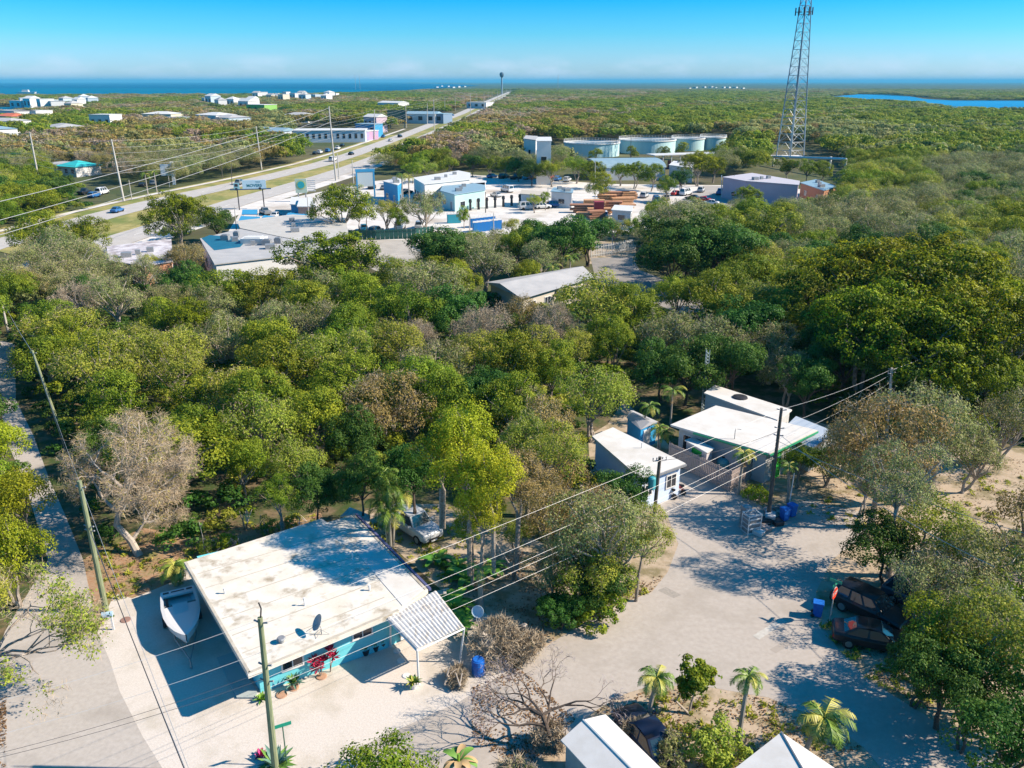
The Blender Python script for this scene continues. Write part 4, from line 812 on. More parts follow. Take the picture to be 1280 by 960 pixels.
# two gas cylinders and a red valve box by its wall -> a parked scooter
def scooter(label, loc, rot, body):
    t = thing('motor_scooter', label, 'scooter', loc, rot, 'scooters by the pale blue house'); b = MB()
    b.tube([(-.55, 0, .5), (-.3, 0, .72), (.05, 0, .7), (.1, 0, .35), (.4, 0, .32), (.55, 0, .75), (.52, 0, 1.0)], [.1, .17, .14, .12, .12, .1, .05], 8); b.box(.5, 0, .45, .08, .42, .45); b.build('body', body, t)
    b = MB(); b.tube([(-.62, 0, .83), (.0, 0, .80)], [.11, .13], 8); b.build('seat', M_dark, t)
    for x in (-.6, .66):
        b = MB(); b.tube([(x, -.06, .24), (x, .06, .24)], .24, 16); b.build('wheel', M_dark, t)
    b = MB(); b.tube([(.5, -.35, 1.02), (.52, 0, 1.0), (.5, .35, 1.02)], .02, 5); b.tube([(.5, .3, 1.02), (.5, .34, 1.25)], .01, 4); b.build('handlebar', M_dark, t)
q = at(834, 622); scooter('white scooter parked by the pale blue house wall', (q.x, q.y, .02), 2.6, M_plast)
q = at(845, 617); scooter('white scooter with red trim nearest the pale blue house corner', (q.x, q.y, .02), 2.7, mat('red_trim', (.62, .10, .08), rough=.4))
# ---------------- small blue shed
S0 = P2([(783, 521), (792, 512), (823, 526), (801, 536)], 2.3)
Sh = thing('garden_shed', 'small shed with bright blue wall and grey roof behind the pale blue house', 'shed', (S0[3][0], S0[3][1], 0))
W_ = inset(S0, .12); MB().prism(W_, 0, 2.2).build('wall', mat('bright_blue_siding', (.03, .30, .62), (.04, .36, .7), scale=3, rough=.7), Sh, world=True)
b = MB(); m0 = (Vector(S0[0]) + Vector(S0[1])) / 2; m1 = (Vector(S0[2]) + Vector(S0[3])) / 2
b.add([(*S0[0], 2.2), (*S0[1], 2.2), (*S0[2], 2.2), (*S0[3], 2.2), (m0.x, m0.y, 2.6), (m1.x, m1.y, 2.6)], [(0, 4, 5, 3)[::-1], (4, 1, 2, 5)[::-1], (3, 5, 2), (0, 1, 4), (0, 3, 2, 1)]); b.build('roof', mat('grey_shed_roof', (.45, .45, .47), rough=.8), Sh, world=True)
window_on(Sh, W_[3], W_[2], .5, .1, .8, 1.7, mull=0, glass=M_wframe).name = 'door'
# ---------------- green trimmed house
G0 = P2([(838, 531), (895, 507), (1022, 538), (962, 567), (918, 559), (868, 541)], 3.1)
Gh = thing('flat_roofed_house', 'grey house with wide white flat roof and green trim', 'house', (G0[0][0], G0[0][1], 0))
G4 = P2([(838, 531), (895, 507), (1022, 538), (962, 567)], 3.1)
MB().prism(G4, 2.95, 3.12).build('roof', M_roofw, Gh, world=True)
W4 = inset(G4, .55); MB().prism(W4, 0, 2.95).build('wall', M_greyst, Gh, world=True)
b = MB(); e = Vector(G4[0]); f_ = Vector(G4[3]); d_ = (f_ - e); c_ = e + d_ * .6; nrm = Vector((-d_.y, d_.x)).normalized() * -.07
b.box((e + d_ * .62 + nrm).x, (e + d_ * .62 + nrm).y, 2.88, d_.length * .74, .08, .16, rot=math.atan2(d_.y, d_.x)); e = Vector(G4[3]); f_ = Vector(G4[2]); d2 = f_ - e; n2 = Vector((d2.y, -d2.x)).normalized() * .07
b.box((e + d2 * .5 + n2).x, (e + d2 * .5 + n2).y, 2.88, d2.length, .08, .16, rot=math.atan2(d2.y, d2.x)); b.build('fascia', M_dgreen, Gh, world=True)
p0, p1 = W4[0], W4[3]
for s in (.5, 1.5): window_on(Gh, p0, p1, s, .6, .75, 1.7, mull=0)
window_on(Gh, p0, p1, 6.2, 1.2, 1.0, 1.0)
gd = window_on(Gh, W4[3], W4[2], 1.2, .1, 1.0, 2.1, mull=0, frame=M_green, glass=M_green); gd.name = 'door'
window_on(Gh, W4[3], W4[2], 3.0, 1.0, 1.1, 1.1)
b = MB(); p = at(918, 549, 3.1); b.tube([(p.x, p.y, 3.1), (p.x, p.y, 4.1), (p.x + .5, p.y, 4.0)], .035, 6); b.build('service_mast', M_grey, Gh, world=True)
for (u, v) in ():
    p = at(u, v, 3.1); b = MB(); b.lathe(p.x, p.y, [(.5, 3.121), (.5, 3.2), (.3, 3.26)], 12); b.build('roof_vent', M_dark, Gh, world=True)
# hut with the green door
U0 = P2([(856, 550), (866, 546), (893, 560), (884, 566)], 2.35)
Hu = thing('garden_hut', 'little white hut with a bright green door inside the fence', 'hut', (U0[0][0], U0[0][1], 0))
MB().prism(U0, 2.25, 2.35).build('roof', M_white, Hu, world=True); W_ = inset(U0, .12); MB().prism(W_, 0, 2.25).build('wall', mat('off_white_board', (.62, .58, .58), rough=.8), Hu, world=True)
L_ = (Vector(W_[3]) - Vector(W_[0])).length; gd = window_on(Hu, W_[0], W_[3], L_ * .35, .1, L_ * .38, 1.85, mull=0, frame=M_green, glass=M_green); gd.name = 'door'
# trailer homes behind
for (poly, z, lab, mm) in (([(880, 491), (893, 481), (990, 512), (972, 525)], 3.2, 'long white trailer home in shade behind the green trimmed house', M_roofw), ([(975, 540), (995, 520), (1045, 540), (1015, 560)], 2.7, 'low shaded roof adjoining the green trimmed house yard', mat('pale_blue_roof', (.42, .50, .60), rough=.7))):
    T0 = P2(poly, z); t = thing('trailer_home', lab, 'trailer home', (T0[0][0], T0[0][1], 0)); MB().prism(T0, z - .15, z).build('roof', mm, t, world=True); W_ = inset(T0, .15); MB().prism(W_, .3, z - .15).build('wall', M_greyst, t, world=True)
    if z > 3:
        for s in (1, 4, 7): window_on(t, W_[0], W_[3], s, 1.3, 1, .9)
        p = at(925, 497, z); b = MB(); b.lathe(p.x, p.y, [(.75, z + .002), (.7, z + .12), (.4, z + .2)], 14); b.build('roof_vent', M_dark, t, world=True)
# fence
def fence(name, label, pts, h, m, pw=.16, gap=.03, posts=2.4, cat='fence', th=.03):
    t = thing(name, label, cat, (pts[0][0], pts[0][1], 0)); b = MB(); po = []
    for i in range(len(pts) - 1):
        a, c = Vector(pts[i][:2]), Vector(pts[i + 1][:2]); d = c - a; n = max(1, int(d.length / (pw + gap))); r = math.atan2(d.y, d.x)
        for k in range(n):
            q = a + d * ((k + .5) / n); b.box(q.x, q.y, .06, pw, th, h * RND.uniform(.97, 1.0), rot=r)
        m2 = (a + c) / 2
        for z in (.4, h - .35): b.box(m2.x + math.sin(r) * .05, m2.y - math.cos(r) * .05, z, d.length, .05, .09, rot=r)
        for k in range(int(d.length / posts) + 1): po.append(a + d * min(1, k * posts / d.length))
    b.build('boards', m, t, world=True)
    for q in po[:30]:
        b = MB(); b.box(q.x + .06, q.y + .06, 0, .1, .1, h + .08); b.build('post', m, t, world=True)
    return t
fence('paling_fence', 'weathered pinkish paling fence round the green trimmed house', [at(835, 577), at(870, 594), at(911, 615), at(934, 602), at(958, 585)], 1.85, M_wood)
# things in the yard
q = at(903, 588); t = thing('water_tank', 'small round teal tank inside the paling fence', 'tank', tuple(q)); b = MB(); b.lathe(0, 0, [(.55, 0), (.58, .9), (.45, 1.15), (.12, 1.25)], 18); b.build('tank', mat('teal_plastic', (.10, .38, .42), rough=.5), t); b = MB(); b.lathe(0, 0, [(.14, 1.2), (.14, 1.32), (.1, 1.34)], 12); b.build('lid', M_dark, t)
q = at(959, 592); t = thing('clay_oven', 'rounded brown clay oven shape against the yard side', 'oven', tuple(q)); b = MB(); b.lathe(0, 0, [(.7, 0), (.8, .5), (.7, 1.0), (.4, 1.35), (.12, 1.45)], 16); b.build('dome', mat('brown_clay', (.20, .13, .09), rough=.9), t, smooth=True); b = MB(); b.box(.1, -.72, .15, .45, .12, .45); b.build('opening', M_dark, t)
# stack of white window units + clutter at the corner
q = at(938, 664)
t = thing('cage_crate', 'white slatted metal crate on the corner kerb', 'crate', tuple(q), .35); b = MB()
for z in (0.02, .4, .8, 1.18, 1.5): b.box(0, -.42, z, 1.1, .05, .10); b.box(.55, 0, z, .05, .85, .06); b.box(-.55, 0, z, .05, .85, .06); b.box(0, .42, z, 1.1, .05, .06)
for x in (-.55, .55):
    for y in (-.42, .42): b.box(x, y, 0, .07, .07, 1.6)
b.build('frame', M_plast, t); b = MB(); b.box(0, .02, .05, 1.0, .74, 1.3); b.build('grey_core', M_grey, t)
q = at(931, 655); t = thing('freezer_cabinet', 'grey upright cabinet beside the white slatted crate', 'cabinet', tuple(q), .35); b = MB(); b.box(0, 0, .05, .6, .6, 1.5); b.build('cabinet', M_grey, t); b = MB(); b.box(0, -.31, .12, .54, .03, 1.36); b.build('door', M_plast, t)
for i, (u, v, sx_, sz_) in enumerate(((952, 655, 1.2, .5), (962, 651, .9, .7), (971, 655, .8, .4), (955, 662, .9, .3), (948, 668, .6, .35))):
    q = at(u, v); t = thing('junk_crate', ['low dark crate behind the slatted crate', 'tall dark crate nearest the dark corner pole', 'small dark crate beside the blue bins', 'flat dark crate on the kerb edge', 'pale broken crate at the kerb tip'][i], 'crate', tuple(q), RND.uniform(0, 2), 'discarded crates on the corner'); b = MB()
    b.box(0, 0, 0, sx_, .7, sz_ * .8, taper=1.06); b.box(0, 0, sz_ * .8, sx_ * 1.1, .76, .04); b.build('box', [M_dark, M_greyst, M_dark, M_wood, M_plast][i], t); b = MB(); b.box(0, -.37, sz_ * .3, sx_ * .9, .03, .06); b.build('batten', M_wood, t)
def wheelie(label, loc, rot=0, group=None):
    t = thing('wheeled_bin', label, 'bin', loc, rot, group); b = MB(); b.box(0, 0, .06, .46, .5, .92, taper=1.22); b.build('body', M_bluep, t); b = MB(); b.box(0, 0, .98, .62, .68, .06, taper=.93); b.build('lid', M_bluep, t)
    for s in (-1, 1):
        b = MB(); b.tube([(s * .22, .28, .12), (s * .30, .28, .12)], .12, 12); b.build('wheel', M_dark, t)
    b = MB(); b.tube([(-.24, .40, .95), (.24, .40, .95)], .02, 6); b.build('handle', M_dark, t)
q = at(980, 650); wheelie('blue wheeled bin closest to the dark corner pole', (q.x, q.y, .02), .4, 'blue bins on the corner'); q = at(989, 645); wheelie('blue wheeled bin at the outer end of the corner kerb', (q.x, q.y, .02), .5, 'blue bins on the corner')
q = at(1021, 770); wheelie('blue wheeled bin beside the stop sign', (q.x, q.y, .03), 1.2)
def barrel(label, loc, m=M_bluep):
    t = thing('plastic_barrel', label, 'barrel', loc); b = MB(); b.lathe(0, 0, [(.34, 0), (.38, .1), (.38, .35), (.395, .37), (.38, .4), (.38, .7), (.395, .72), (.38, .75), (.36, .98), (.30, 1.0)], 20); b.build('drum', m, t); b = MB(); b.lathe(0, 0, [(.3, 1.0), (.3, 1.03), (.22, 1.03)], 16); b.build('lid', m, t)
q = at(598, 842); barrel('blue plastic barrel among the dead brush by the carport', tuple(q))
# clay pot stack near corner pole
q = at(968, 640); t = thing('rubble_heap', 'heap of pale planks and pots leaning by the corner pole', 'rubble', tuple(q)); b = MB()
for k in range(14): b.box(RND.uniform(-.8, .8), RND.uniform(-.5, .5), RND.uniform(0, .3), RND.uniform(.5, 1.3), RND.uniform(.1, .3), RND.uniform(.04, .12), rot=RND.uniform(0, 3))
b.build('planks', M_wood, t)
# ladder mast
q = at(878, 516); t = thing('lattice_mast', 'thin grey ladder mast rising out of the trees behind the trailer home', 'mast', tuple(q)); b = MB(); hh = 6.8
pts3 = [(.22 * math.cos(a), .22 * math.sin(a)) for a in (0, 2.094, 4.189)]
for x, y in pts3: b.tube([(x, y, 0), (x, y, hh)], .03, 4)
for k in range(int(hh / .35)):
    for i in range(3): a_, c_ = pts3[i], pts3[(i + 1) % 3]; b.tube([(*a_, k * .35), (*c_, k * .35 + .3)], .016, 3)
b.build('lattice', mat('galvanised', (.40, .50, .55), rough=.5, metal=.3), t)
# mailbox at the leaning pole
q = at(142, 787); t = thing('mailbox', 'pale blue mailbox on a white post beside the leaning green pole', 'mailbox', tuple(q), .2); b = MB(); b.box(0, 0, 0, .11, .11, 1.15); b.box(-.15, 0, .95, .5, .09, .08); b.build('post', M_plast, t)
b = MB(); pr = [(-.14, 0), (-.14, .16), (-.09, .25), (0, .29), (.09, .25), (.14, .16), (.14, 0)]; vs = [(x_, y, 1.04 + z) for x_ in (-.5, .12) for y, z in pr]; n = 7
b.add(vs, [tuple(range(n))[::-1], tuple(range(n, 2 * n))] + [(i, (i + 1) % n, n + (i + 1) % n, n + i) for i in range(n)]); b.build('box', mat('pale_blue_metal', (.45, .66, .82), rough=.4), t); b = MB(); b.box(-.1, -.16, 1.12, .14, .02, .06); b.build('flag', M_dark, t)
q = at(157, 775); b = MB(); b.lathe(q.x, q.y, [(.34, .013), (.3, .05), (.1, .06)], 14); tag(b.build('manhole_cover', mat('rusty_cover', (.25, .15, .12), rough=.8)), 'rusty round cover in the gravel near the mailbox', 'cover')
# ---------------- dish on a pole
q = at(598, 800); t = thing('satellite_dish', 'small blue white satellite dish on a pole above the dead brush', 'satellite dish', tuple(q)); b = MB(); b.tube([(0, 0, 0), (0, 0, 2.0)], .035, 6); b.tube([(0, 0, 1.95), (-.1, -.45, 1.75)], .012, 4); b.build('pole', M_grey, t); dish_mb((0, -.05, 2.1), (-.25, -.9, .35), .38).build('reflector', mat('dish_white', (.6, .72, .8), rough=.4), t)
# ---------------- signs
def text_mesh(s, size, m, parent, M4, bold=False):
    cu = bpy.data.curves.new('lettering', 'FONT'); cu.body = s; cu.size = size; cu.align_x = 'CENTER'; cu.align_y = 'CENTER'; cu.extrude = .004; cu.offset = size * .02 if bold else 0
    tmp = bpy.data.objects.new('t', cu); COL.objects.link(tmp); dg = bpy.context.evaluated_depsgraph_get(); me = bpy.data.meshes.new_from_object(tmp.evaluated_get(dg)); bpy.data.objects.remove(tmp)
    me.materials.clear(); me.materials.append(m); me.transform(M4); o = bpy.data.objects.new('lettering', me); COL.objects.link(o); o.parent = parent; return o
M_sgreen = mat('sign_green', (.02, .26, .17), rough=.4); M_sred = mat('stop_red', (.75, .06, .03), rough=.4)
q = at(359, 957); t = thing('street_sign', 'green street name sign on a thin post by the greenish pole', 'street sign', tuple(q), .45)
b = MB(); b.tube([(0, 0, 0), (0, 0, 2.45)], .03, 6); b.build('post', mat('post_green', (.05, .12, .08), rough=.6), t)
b = MB(); b.box(0, 0, 2.42, .85, .025, .2); b.build('blade', M_sgreen, t)
q = at(1037, 777); t = thing('stop_sign', 'red octagonal stop sign topped by two green street blades', 'stop sign', (q.x, q.y, .02), rad(48))
b = MB(); b.tube([(0, 0, 0), (0, 0, 2.75)], .035, 6); b.build('post', mat('galvanised_post', (.5, .52, .5), rough=.5), t)
for k, (rr, mm, y0) in enumerate(((.40, M_white, -.045), (.375, M_sred, -.062))):
    b = MB(); vs = [(rr / math.cos(rad(22.5)) * math.cos(rad(22.5 + 45 * i)), y, 2.1 + rr / math.cos(rad(22.5)) * math.sin(rad(22.5 + 45 * i))) for y in (y0, y0 + .016) for i in range(8)]
    b.add(vs, [tuple(range(8)), tuple(range(15, 7, -1))] + [(i + 8, (i + 1) % 8 + 8, (i + 1) % 8, i) for i in range(8)]); b.build('border' if k == 0 else 'face', mm, t)
text_mesh('STOP', .30, M_white, t, Matrix.Translation((0, -.07, 2.1)) @ Matrix.Rotation(rad(90), 4, 'X'), True)
for k, (rz, z) in enumerate(((0, 2.62), (1.57, 2.85))):
    b = MB(); b.box(0, 0, z, .75, .025, .19, rot=rz); b.build('street_blade', M_sgreen, t)
# ================================================================== POLES AND WIRES
def util_pole(label, base, top, r0, r1, m, arms=(), can=None, insul=(), group=None, name='utility_pole', guy=None):
    bx, by = base[0], base[1]; t = thing(name, label, 'utility pole', (bx, by, 0), 0, group); L_ = Vector(top)
    b = MB(); b.tube([(0, 0, -.1), tuple(L_ * .5), tuple(L_)], [r0, (r0 + r1) / 2, r1], 10); b.build('pole', m, t, smooth=False)
    for (z, w_, a_) in arms:
        f = L_ * (z / L_.z); d = Vector((math.cos(a_), math.sin(a_), 0)) * w_ / 2; b = MB(); b.tube([f - d, f + d], .06, 4); b.build('crossarm', M_grey, t)
        for k in (-1, -.45, .45, 1): q_ = f + d * k; b = MB(); b.tube([q_, q_ + Vector((0, 0, .25))], [.03, .05], 6); b.build('insulator', M_grey, t)
    for z in insul:
        f = L_ * (z / L_.z); b = MB(); b.tube([f + Vector((-.32, .1, .1)), f, f + Vector((.36, -.1, .1))], [.05, .03, .05], 6); b.build('insulator', M_grey, t)
    if can:
        z, m2 = can; f = L_ * (z / L_.z); b = MB(); b.lathe(f.x - .42, f.y - .1, [(.26, z - .5), (.28, z - .45), (.28, z + .35), (.2, z + .45), (.05, z + .5)], 14); b.tube([(f.x - .2, f.y, z), (f.x, f.y, z)], .05, 4); b.build('transformer', m2, t)
    return t
def top_of(base, u, v):
    d = at(u, v, 0) - Vector((0, 0, CH)) if v > 110 else None
    x = (u - 640) / FPX; y = (480 - v) / FPX; Yd = CP + y * SP; Zd = -SP + y * CP; tt = base[1] / Yd
    return Vector((x * tt, base[1], CH + Zd * tt))
P1 = at(133, 765); P1t = top_of(P1, 99, 601); util_pole('tall greenish wooden pole leaning over the lane by the skiff', P1, (P1t.x - P1.x, 0, P1t.z), .19, .13, M_pole, insul=(8.9, 6.2, 5.9), group='utility poles near the turquoise house')
Pb = at(345, 968); Pbt = top_of(Pb, 325, 772); util_pole('greenish wooden pole with a bent iron top in front of the house', Pb, (Pbt.x - Pb.x, 0, Pbt.z), .19, .12, M_pole, insul=(Pbt.z - .3, 6.5, 5.6), group='utility poles near the turquoise house')
b = MB(); b.tube([(0, 0, Pbt.z - .2), (.1, 0, Pbt.z + .5), (.02, 0, Pbt.z + .8)], .035, 5); o = b.build('bracket', M_dark, [x for x in bpy.data.objects if x.get('label', '').startswith('greenish wooden pole with')][0]); o.location = (Pbt.x - Pb.x, 0, 0)
Pc = at(960, 648); Pct = top_of(Pc, 977, 510); util_pole('tall dark wooden pole standing on the corner among crates', Pc, (Pct.x - Pc.x, 0, Pct.z), .17, .11, M_pole2, insul=(Pct.z - .2, 7.6, 7.0, 5.2), group='utility poles along the side road')
Pd = at(815, 672); Pdt = top_of(Pd, 825, 571); util_pole('short dark pole with a teal transformer beside the pale blue house', Pd, (Pdt.x - Pd.x, 0, Pdt.z), .16, .12, M_pole2, arms=((Pdt.z - .3, 1.0, .2),), can=(Pdt.z - 2.0, mat('teal_can', (.05, .30, .34), rough=.5)), group='utility poles along the side road')
Pe = at(1108, 545); Pet = top_of(Pe, 1115, 460); util_pole('grey topped pole rising behind the big half bare tree', Pe, (Pet.x - Pe.x, 0, Pet.z), .16, .11, M_conc, arms=((Pet.z - .5, 1.0, .5),), insul=(Pet.z - .2, Pet.z - 1.4), group='utility poles along the side road')
Pf = at(78, 545); Pft = top_of(Pf, 40, 438); util_pole('grey green pole in the trees beside the shaded lane', Pf, (Pft.x - Pf.x, 0, Pft.z), .17, .11, M_pole, insul=(Pft.z - .3,), group='utility poles near the turquoise house')
Pg = at(10, 415); Pgt = top_of(Pg, 0, 368); util_pole('pale pole at the left edge over the shaded lane', Pg, (Pgt.x - Pg.x, 0, Pgt.z), .17, .11, M_conc, group='utility poles near the turquoise house')
# thin lamp pole behind the blue bins
q = at(985, 640); util_pole('thin white post between the corner pole and the blue bins', q, (.1, 0, 3.4), .05, .04, M_plast, name='thin_post')
NW = 0
def wire(a, b_, sag, r, m, label, grp='wires between the poles', n=14, name='overhead_wire'):
    a, b_ = Vector(a), Vector(b_); pts = [a.lerp(b_, i / n) + Vector((0, 0, -sag * 4 * (i / n) * (1 - i / n))) for i in range(n + 1)]
    b = MB(); b.tube(pts, r, 4, 0); return tag(b.build(name, m), label, 'wire', grp)
def on(P, Pt, z): k = z / Pt.z; return Vector((P.x + (Pt.x - P.x) * k, P.y, z))
Wl = at(-60, 925, 7.5)
tops = [(Pct.z - .1, Pbt.z - .1, Pet.z - .1, 'topmost'), (7.7, 7.3, Pet.z - .6, 'second'), (6.6, 6.2, Pet.z - 1.4, 'third'), (6.2, 5.8, Pet.z - 1.6, 'fourth'), (5.2, 5.2, Pet.z - 2.6, 'lowest')]
for i, (zc_, zb_, ze_, nm) in enumerate(tops):
    wire(on(Pc, Pct, zc_), on(Pb, Pbt, zb_), .45 if i else .2, .009, M_wire, f'{nm} wire between the corner pole and the pole before the house')
    if i != 3: wire(on(Pc, Pct, zc_), on(Pe, Pet, ze_), .3, .011, M_wire, f'{nm} wire from the corner pole to the grey topped pole')
    if i < 4: wire(on(Pb, Pbt, zb_), (-26 - i * .2, 24 + i * .3, zb_ + .1), .5, .012, M_wire if i < 2 else M_wired, f'{nm} wire leaving the pole before the house towards the lane')
wire(on(Pc, Pct, 7.4), on(Pd, Pdt, Pdt.z - .3), .4, .018, M_wired, 'dark wire from the corner pole down to the transformer pole')
wire(on(Pc, Pct, 7.2), (27, 40, 6.5), .6, .02, M_wire, 'wire from the corner pole over the parked dark cars')
wire(on(Pc, Pct, 6.6), (33, 42, 6.5), .6, .02, M_wire, 'outer wire from the corner pole towards the dark bush')
wire(on(Pe, Pet, Pet.z - .2), (52, 84, 9), .4, .02, M_wire, 'wire from the grey topped pole into the great dark tree')
wire(on(Pf, Pft, Pft.z - .2), on(P1, P1t, P1t.z - .1), .4, .009, M_wire, 'upper wire beside the shaded lane'); wire(on(Pf, Pft, Pft.z - 1.2), on(P1, P1t, 7.9), .5, .012, M_wired, 'lower wire beside the shaded lane')
P1e = at(240, 985, 6.5)
wire(on(P1, P1t, P1t.z - .1), P1e + Vector((0, 0, 1)), .2, .010, M_wire, 'thin upper wire over the gravel yard'); wire(on(P1, P1t, 6.2), P1e, .2, .022, M_wired, 'thick dark cable over the gravel yard'); wire(on(P1, P1t, 5.9), P1e + Vector((.1, 0, -.25)), .2, .010, M_wire, 'thin wire just below the thick dark cable')
wire(on(Pg, Pgt, Pgt.z - .2), on(Pf, Pft, Pft.z - .2), .5, .02, M_wire, 'wire between the left edge pole and the pole in the trees')
# --- highway poles (tall concrete) and their lines
HP = [(52, 243, 37, 165), (155, 252, 139, 174), (327, 212, 320, 158), (420, 226, 411, 133)]
def big(u0, v0, u1, v1, lab, r=.32, m=M_conc, grp='tall pale poles along the highway', arm=True):
    B_ = at(u0, v0); Tt = top_of(B_, u1, v1); util_pole(lab, B_, (Tt.x - B_.x, 0, Tt.z), r, r * .6, m, insul=(Tt.z - .6, Tt.z - 2.2, Tt.z - 3.8) if arm else (), group=grp, name='highway_pole'); return B_, Tt
hb = []
for (a, lab) in zip(HP, ('tall pale highway pole nearest the left edge', 'tall pale highway pole beside the blue car', 'tall pale highway pole behind the movers billboard', 'tallest pale highway pole behind the round green sign')): hb.append(big(*a, lab))
for a, lab in (((424, 224, 421.5, 192), 'short pale pole paired with the tallest highway pole'), ((442, 230, 440, 200), 'short white pole beside the big dark tree at the shops')): big(*a, lab, r=.2, arm=False)
far = [(468, 175, 468, 137), (508, 160, 507, 131), (534, 156, 534, 129), (543, 164, 542, 123), (556, 143, 556, 121), (569, 139, 569, 121), (588, 150, 588, 117), (605, 140, 605, 114), (615, 131, 615, 114), (622, 128, 622, 113), (627, 124, 627, 113), (633, 121, 633, 112), (580, 134, 580, 119), (596, 129, 596, 117), (610, 124, 610, 115), (638, 119, 638, 111)]
for i, a in enumerate(far): big(*a, f'highway pole, {ordn(i + 1)} along the road beyond the shops', r=.3)
# smaller poles by the shops and lots
sm = [(290, 232, 289, 205), (165, 250, 161, 225), (212, 234, 209, 207), (278, 224, 276, 197), (296, 292, 293, 258), (388, 296, 384, 246), (458, 296, 458, 272), (587, 292, 587, 267), (617, 288, 617, 266), (530, 240, 529, 217), (501, 254, 502, 232), (744, 248, 744, 200), (788, 206, 789, 168), (843, 245, 843, 225), (856, 232, 858, 207), (609, 208, 610, 190), (873, 350, 874, 318), (766, 310, 765, 296), (607, 266, 607, 240), (685, 258, 685, 234)]
for i, a in enumerate(sm): big(*a, f'slim pole of the shop quarter, {ordn(i + 1)} counted from the billboard eastwards', r=.13, m=M_conc if i % 3 else M_pole2, grp='slim poles of the shop quarter', arm=False)
# lines along the highway
ext = at(-60, 222); extT = Vector((ext.x, ext.y, 18))
chain = [extT, hb[0][1], hb[1][1], hb[2][1]]
nxt = [top_of(at(*far[k][:2]), *far[k][2:]) for k in (0, 1, 4, 6)]
for k, dz in enumerate((-.3, -2.2, -3.8, -6.2, -7.4, -9.2)):
    b = MB(); pts = []
    ch = chain + [Vector((n_.x, n_.y, max(n_.z, 12))) for n_ in nxt[:3]]
    for i in range(len(ch) - 1):
        for s in range(8):
            f = s / 8; p_ = ch[i].lerp(ch[i + 1], f); pts.append(p_ + Vector((0, 0, dz - 1.1 * 4 * f * (1 - f))))
    b.tube(pts, .035, 4); tag(b.build('highway_line', M_wire), f'{["topmost", "second", "third", "fourth", "fifth", "lowest"][k]} pale line strung along the highway poles', 'wire', 'lines along the highway')
for k, dz in enumerate((-.5, -3, -5)):
    b = MB(); A_ = hb[3][1] + Vector((0, 0, dz)); C_ = Vector((-75, 95, 16 + dz)); pts = [A_.lerp(C_, i / 12) + Vector((0, 0, -3 * 4 * (i / 12) * (1 - i / 12) * .5)) for i in range(13)]; b.tube(pts, .045, 4); tag(b.build('cross_line', M_wire), f'{["upper", "middle", "lower"][k]} line running from the tallest highway pole to the left', 'wire', 'lines from the tallest pole')
# ================================================================== VEHICLES
def paint(n, c): return mat('paint_' + n, c, rough=.35, spec=.35, coat=.15)
M_tyre = mat('tyre', (.02, .02, .02), rough=.8); M_rim = mat('rim', (.5, .5, .52), rough=.3, metal=.7); M_cg = mat('car_glass', (.02, .035, .045), rough=.05, spec=.9)
M_lamp = mat('lamp_glass', (.8, .8, .82), rough=.1); M_tail = mat('tail_lamp', (.4, .01, .01), rough=.2)
CARK = { # length, half width, stations of the lower body, greenhouse (x0 base, x1 base, x2 roof, x3 roof), belt z, roof z
 'sedan': (4.6, .90, [(0, .72, .35, .60), (.15, .86, .28, .72), (.9, .90, .24, .86), (1.5, .90, .24, .90), (3.2, .90, .24, .94), (4.0, .89, .26, .98), (4.5, .82, .32, .92), (4.6, .74, .40, .80)], (1.15, 4.1, 1.95, 3.25), .92, 1.42),
 'suv': (4.7, .95, [(0, .76, .42, .78), (.12, .90, .34, .92), (.9, .95, .30, 1.04), (1.35, .95, .30, 1.08), (3.5, .95, .30, 1.10), (4.45, .93, .32, 1.08), (4.65, .88, .36, 1.0), (4.7, .84, .44, .9)], (1.15, 4.62, 1.9, 4.25), 1.08, 1.70),
 'van': (5.2, .98, [(0, .80, .42, .85), (.12, .94, .34, 1.0), (.6, .98, .30, 1.15), (1.0, .98, .30, 1.25), (4.9, .98, .30, 1.25), (5.15, .95, .34, 1.2), (5.2, .92, .42, 1.1)], (.65, 5.15, 1.35, 4.95), 1.23, 2.1),
 'pickup': (5.4, .97, [(0, .80, .45, .85), (.12, .92, .38, 1.0), (.9, .97, .34, 1.10), (1.5, .97, .34, 1.12), (3.4, .97, .34, 1.12), (3.41, .97, .34, 1.12), (5.3, .96, .36, 1.12), (5.4, .92, .42, 1.08)], (1.35, 3.4, 1.95, 3.1), 1.11, 1.78)}
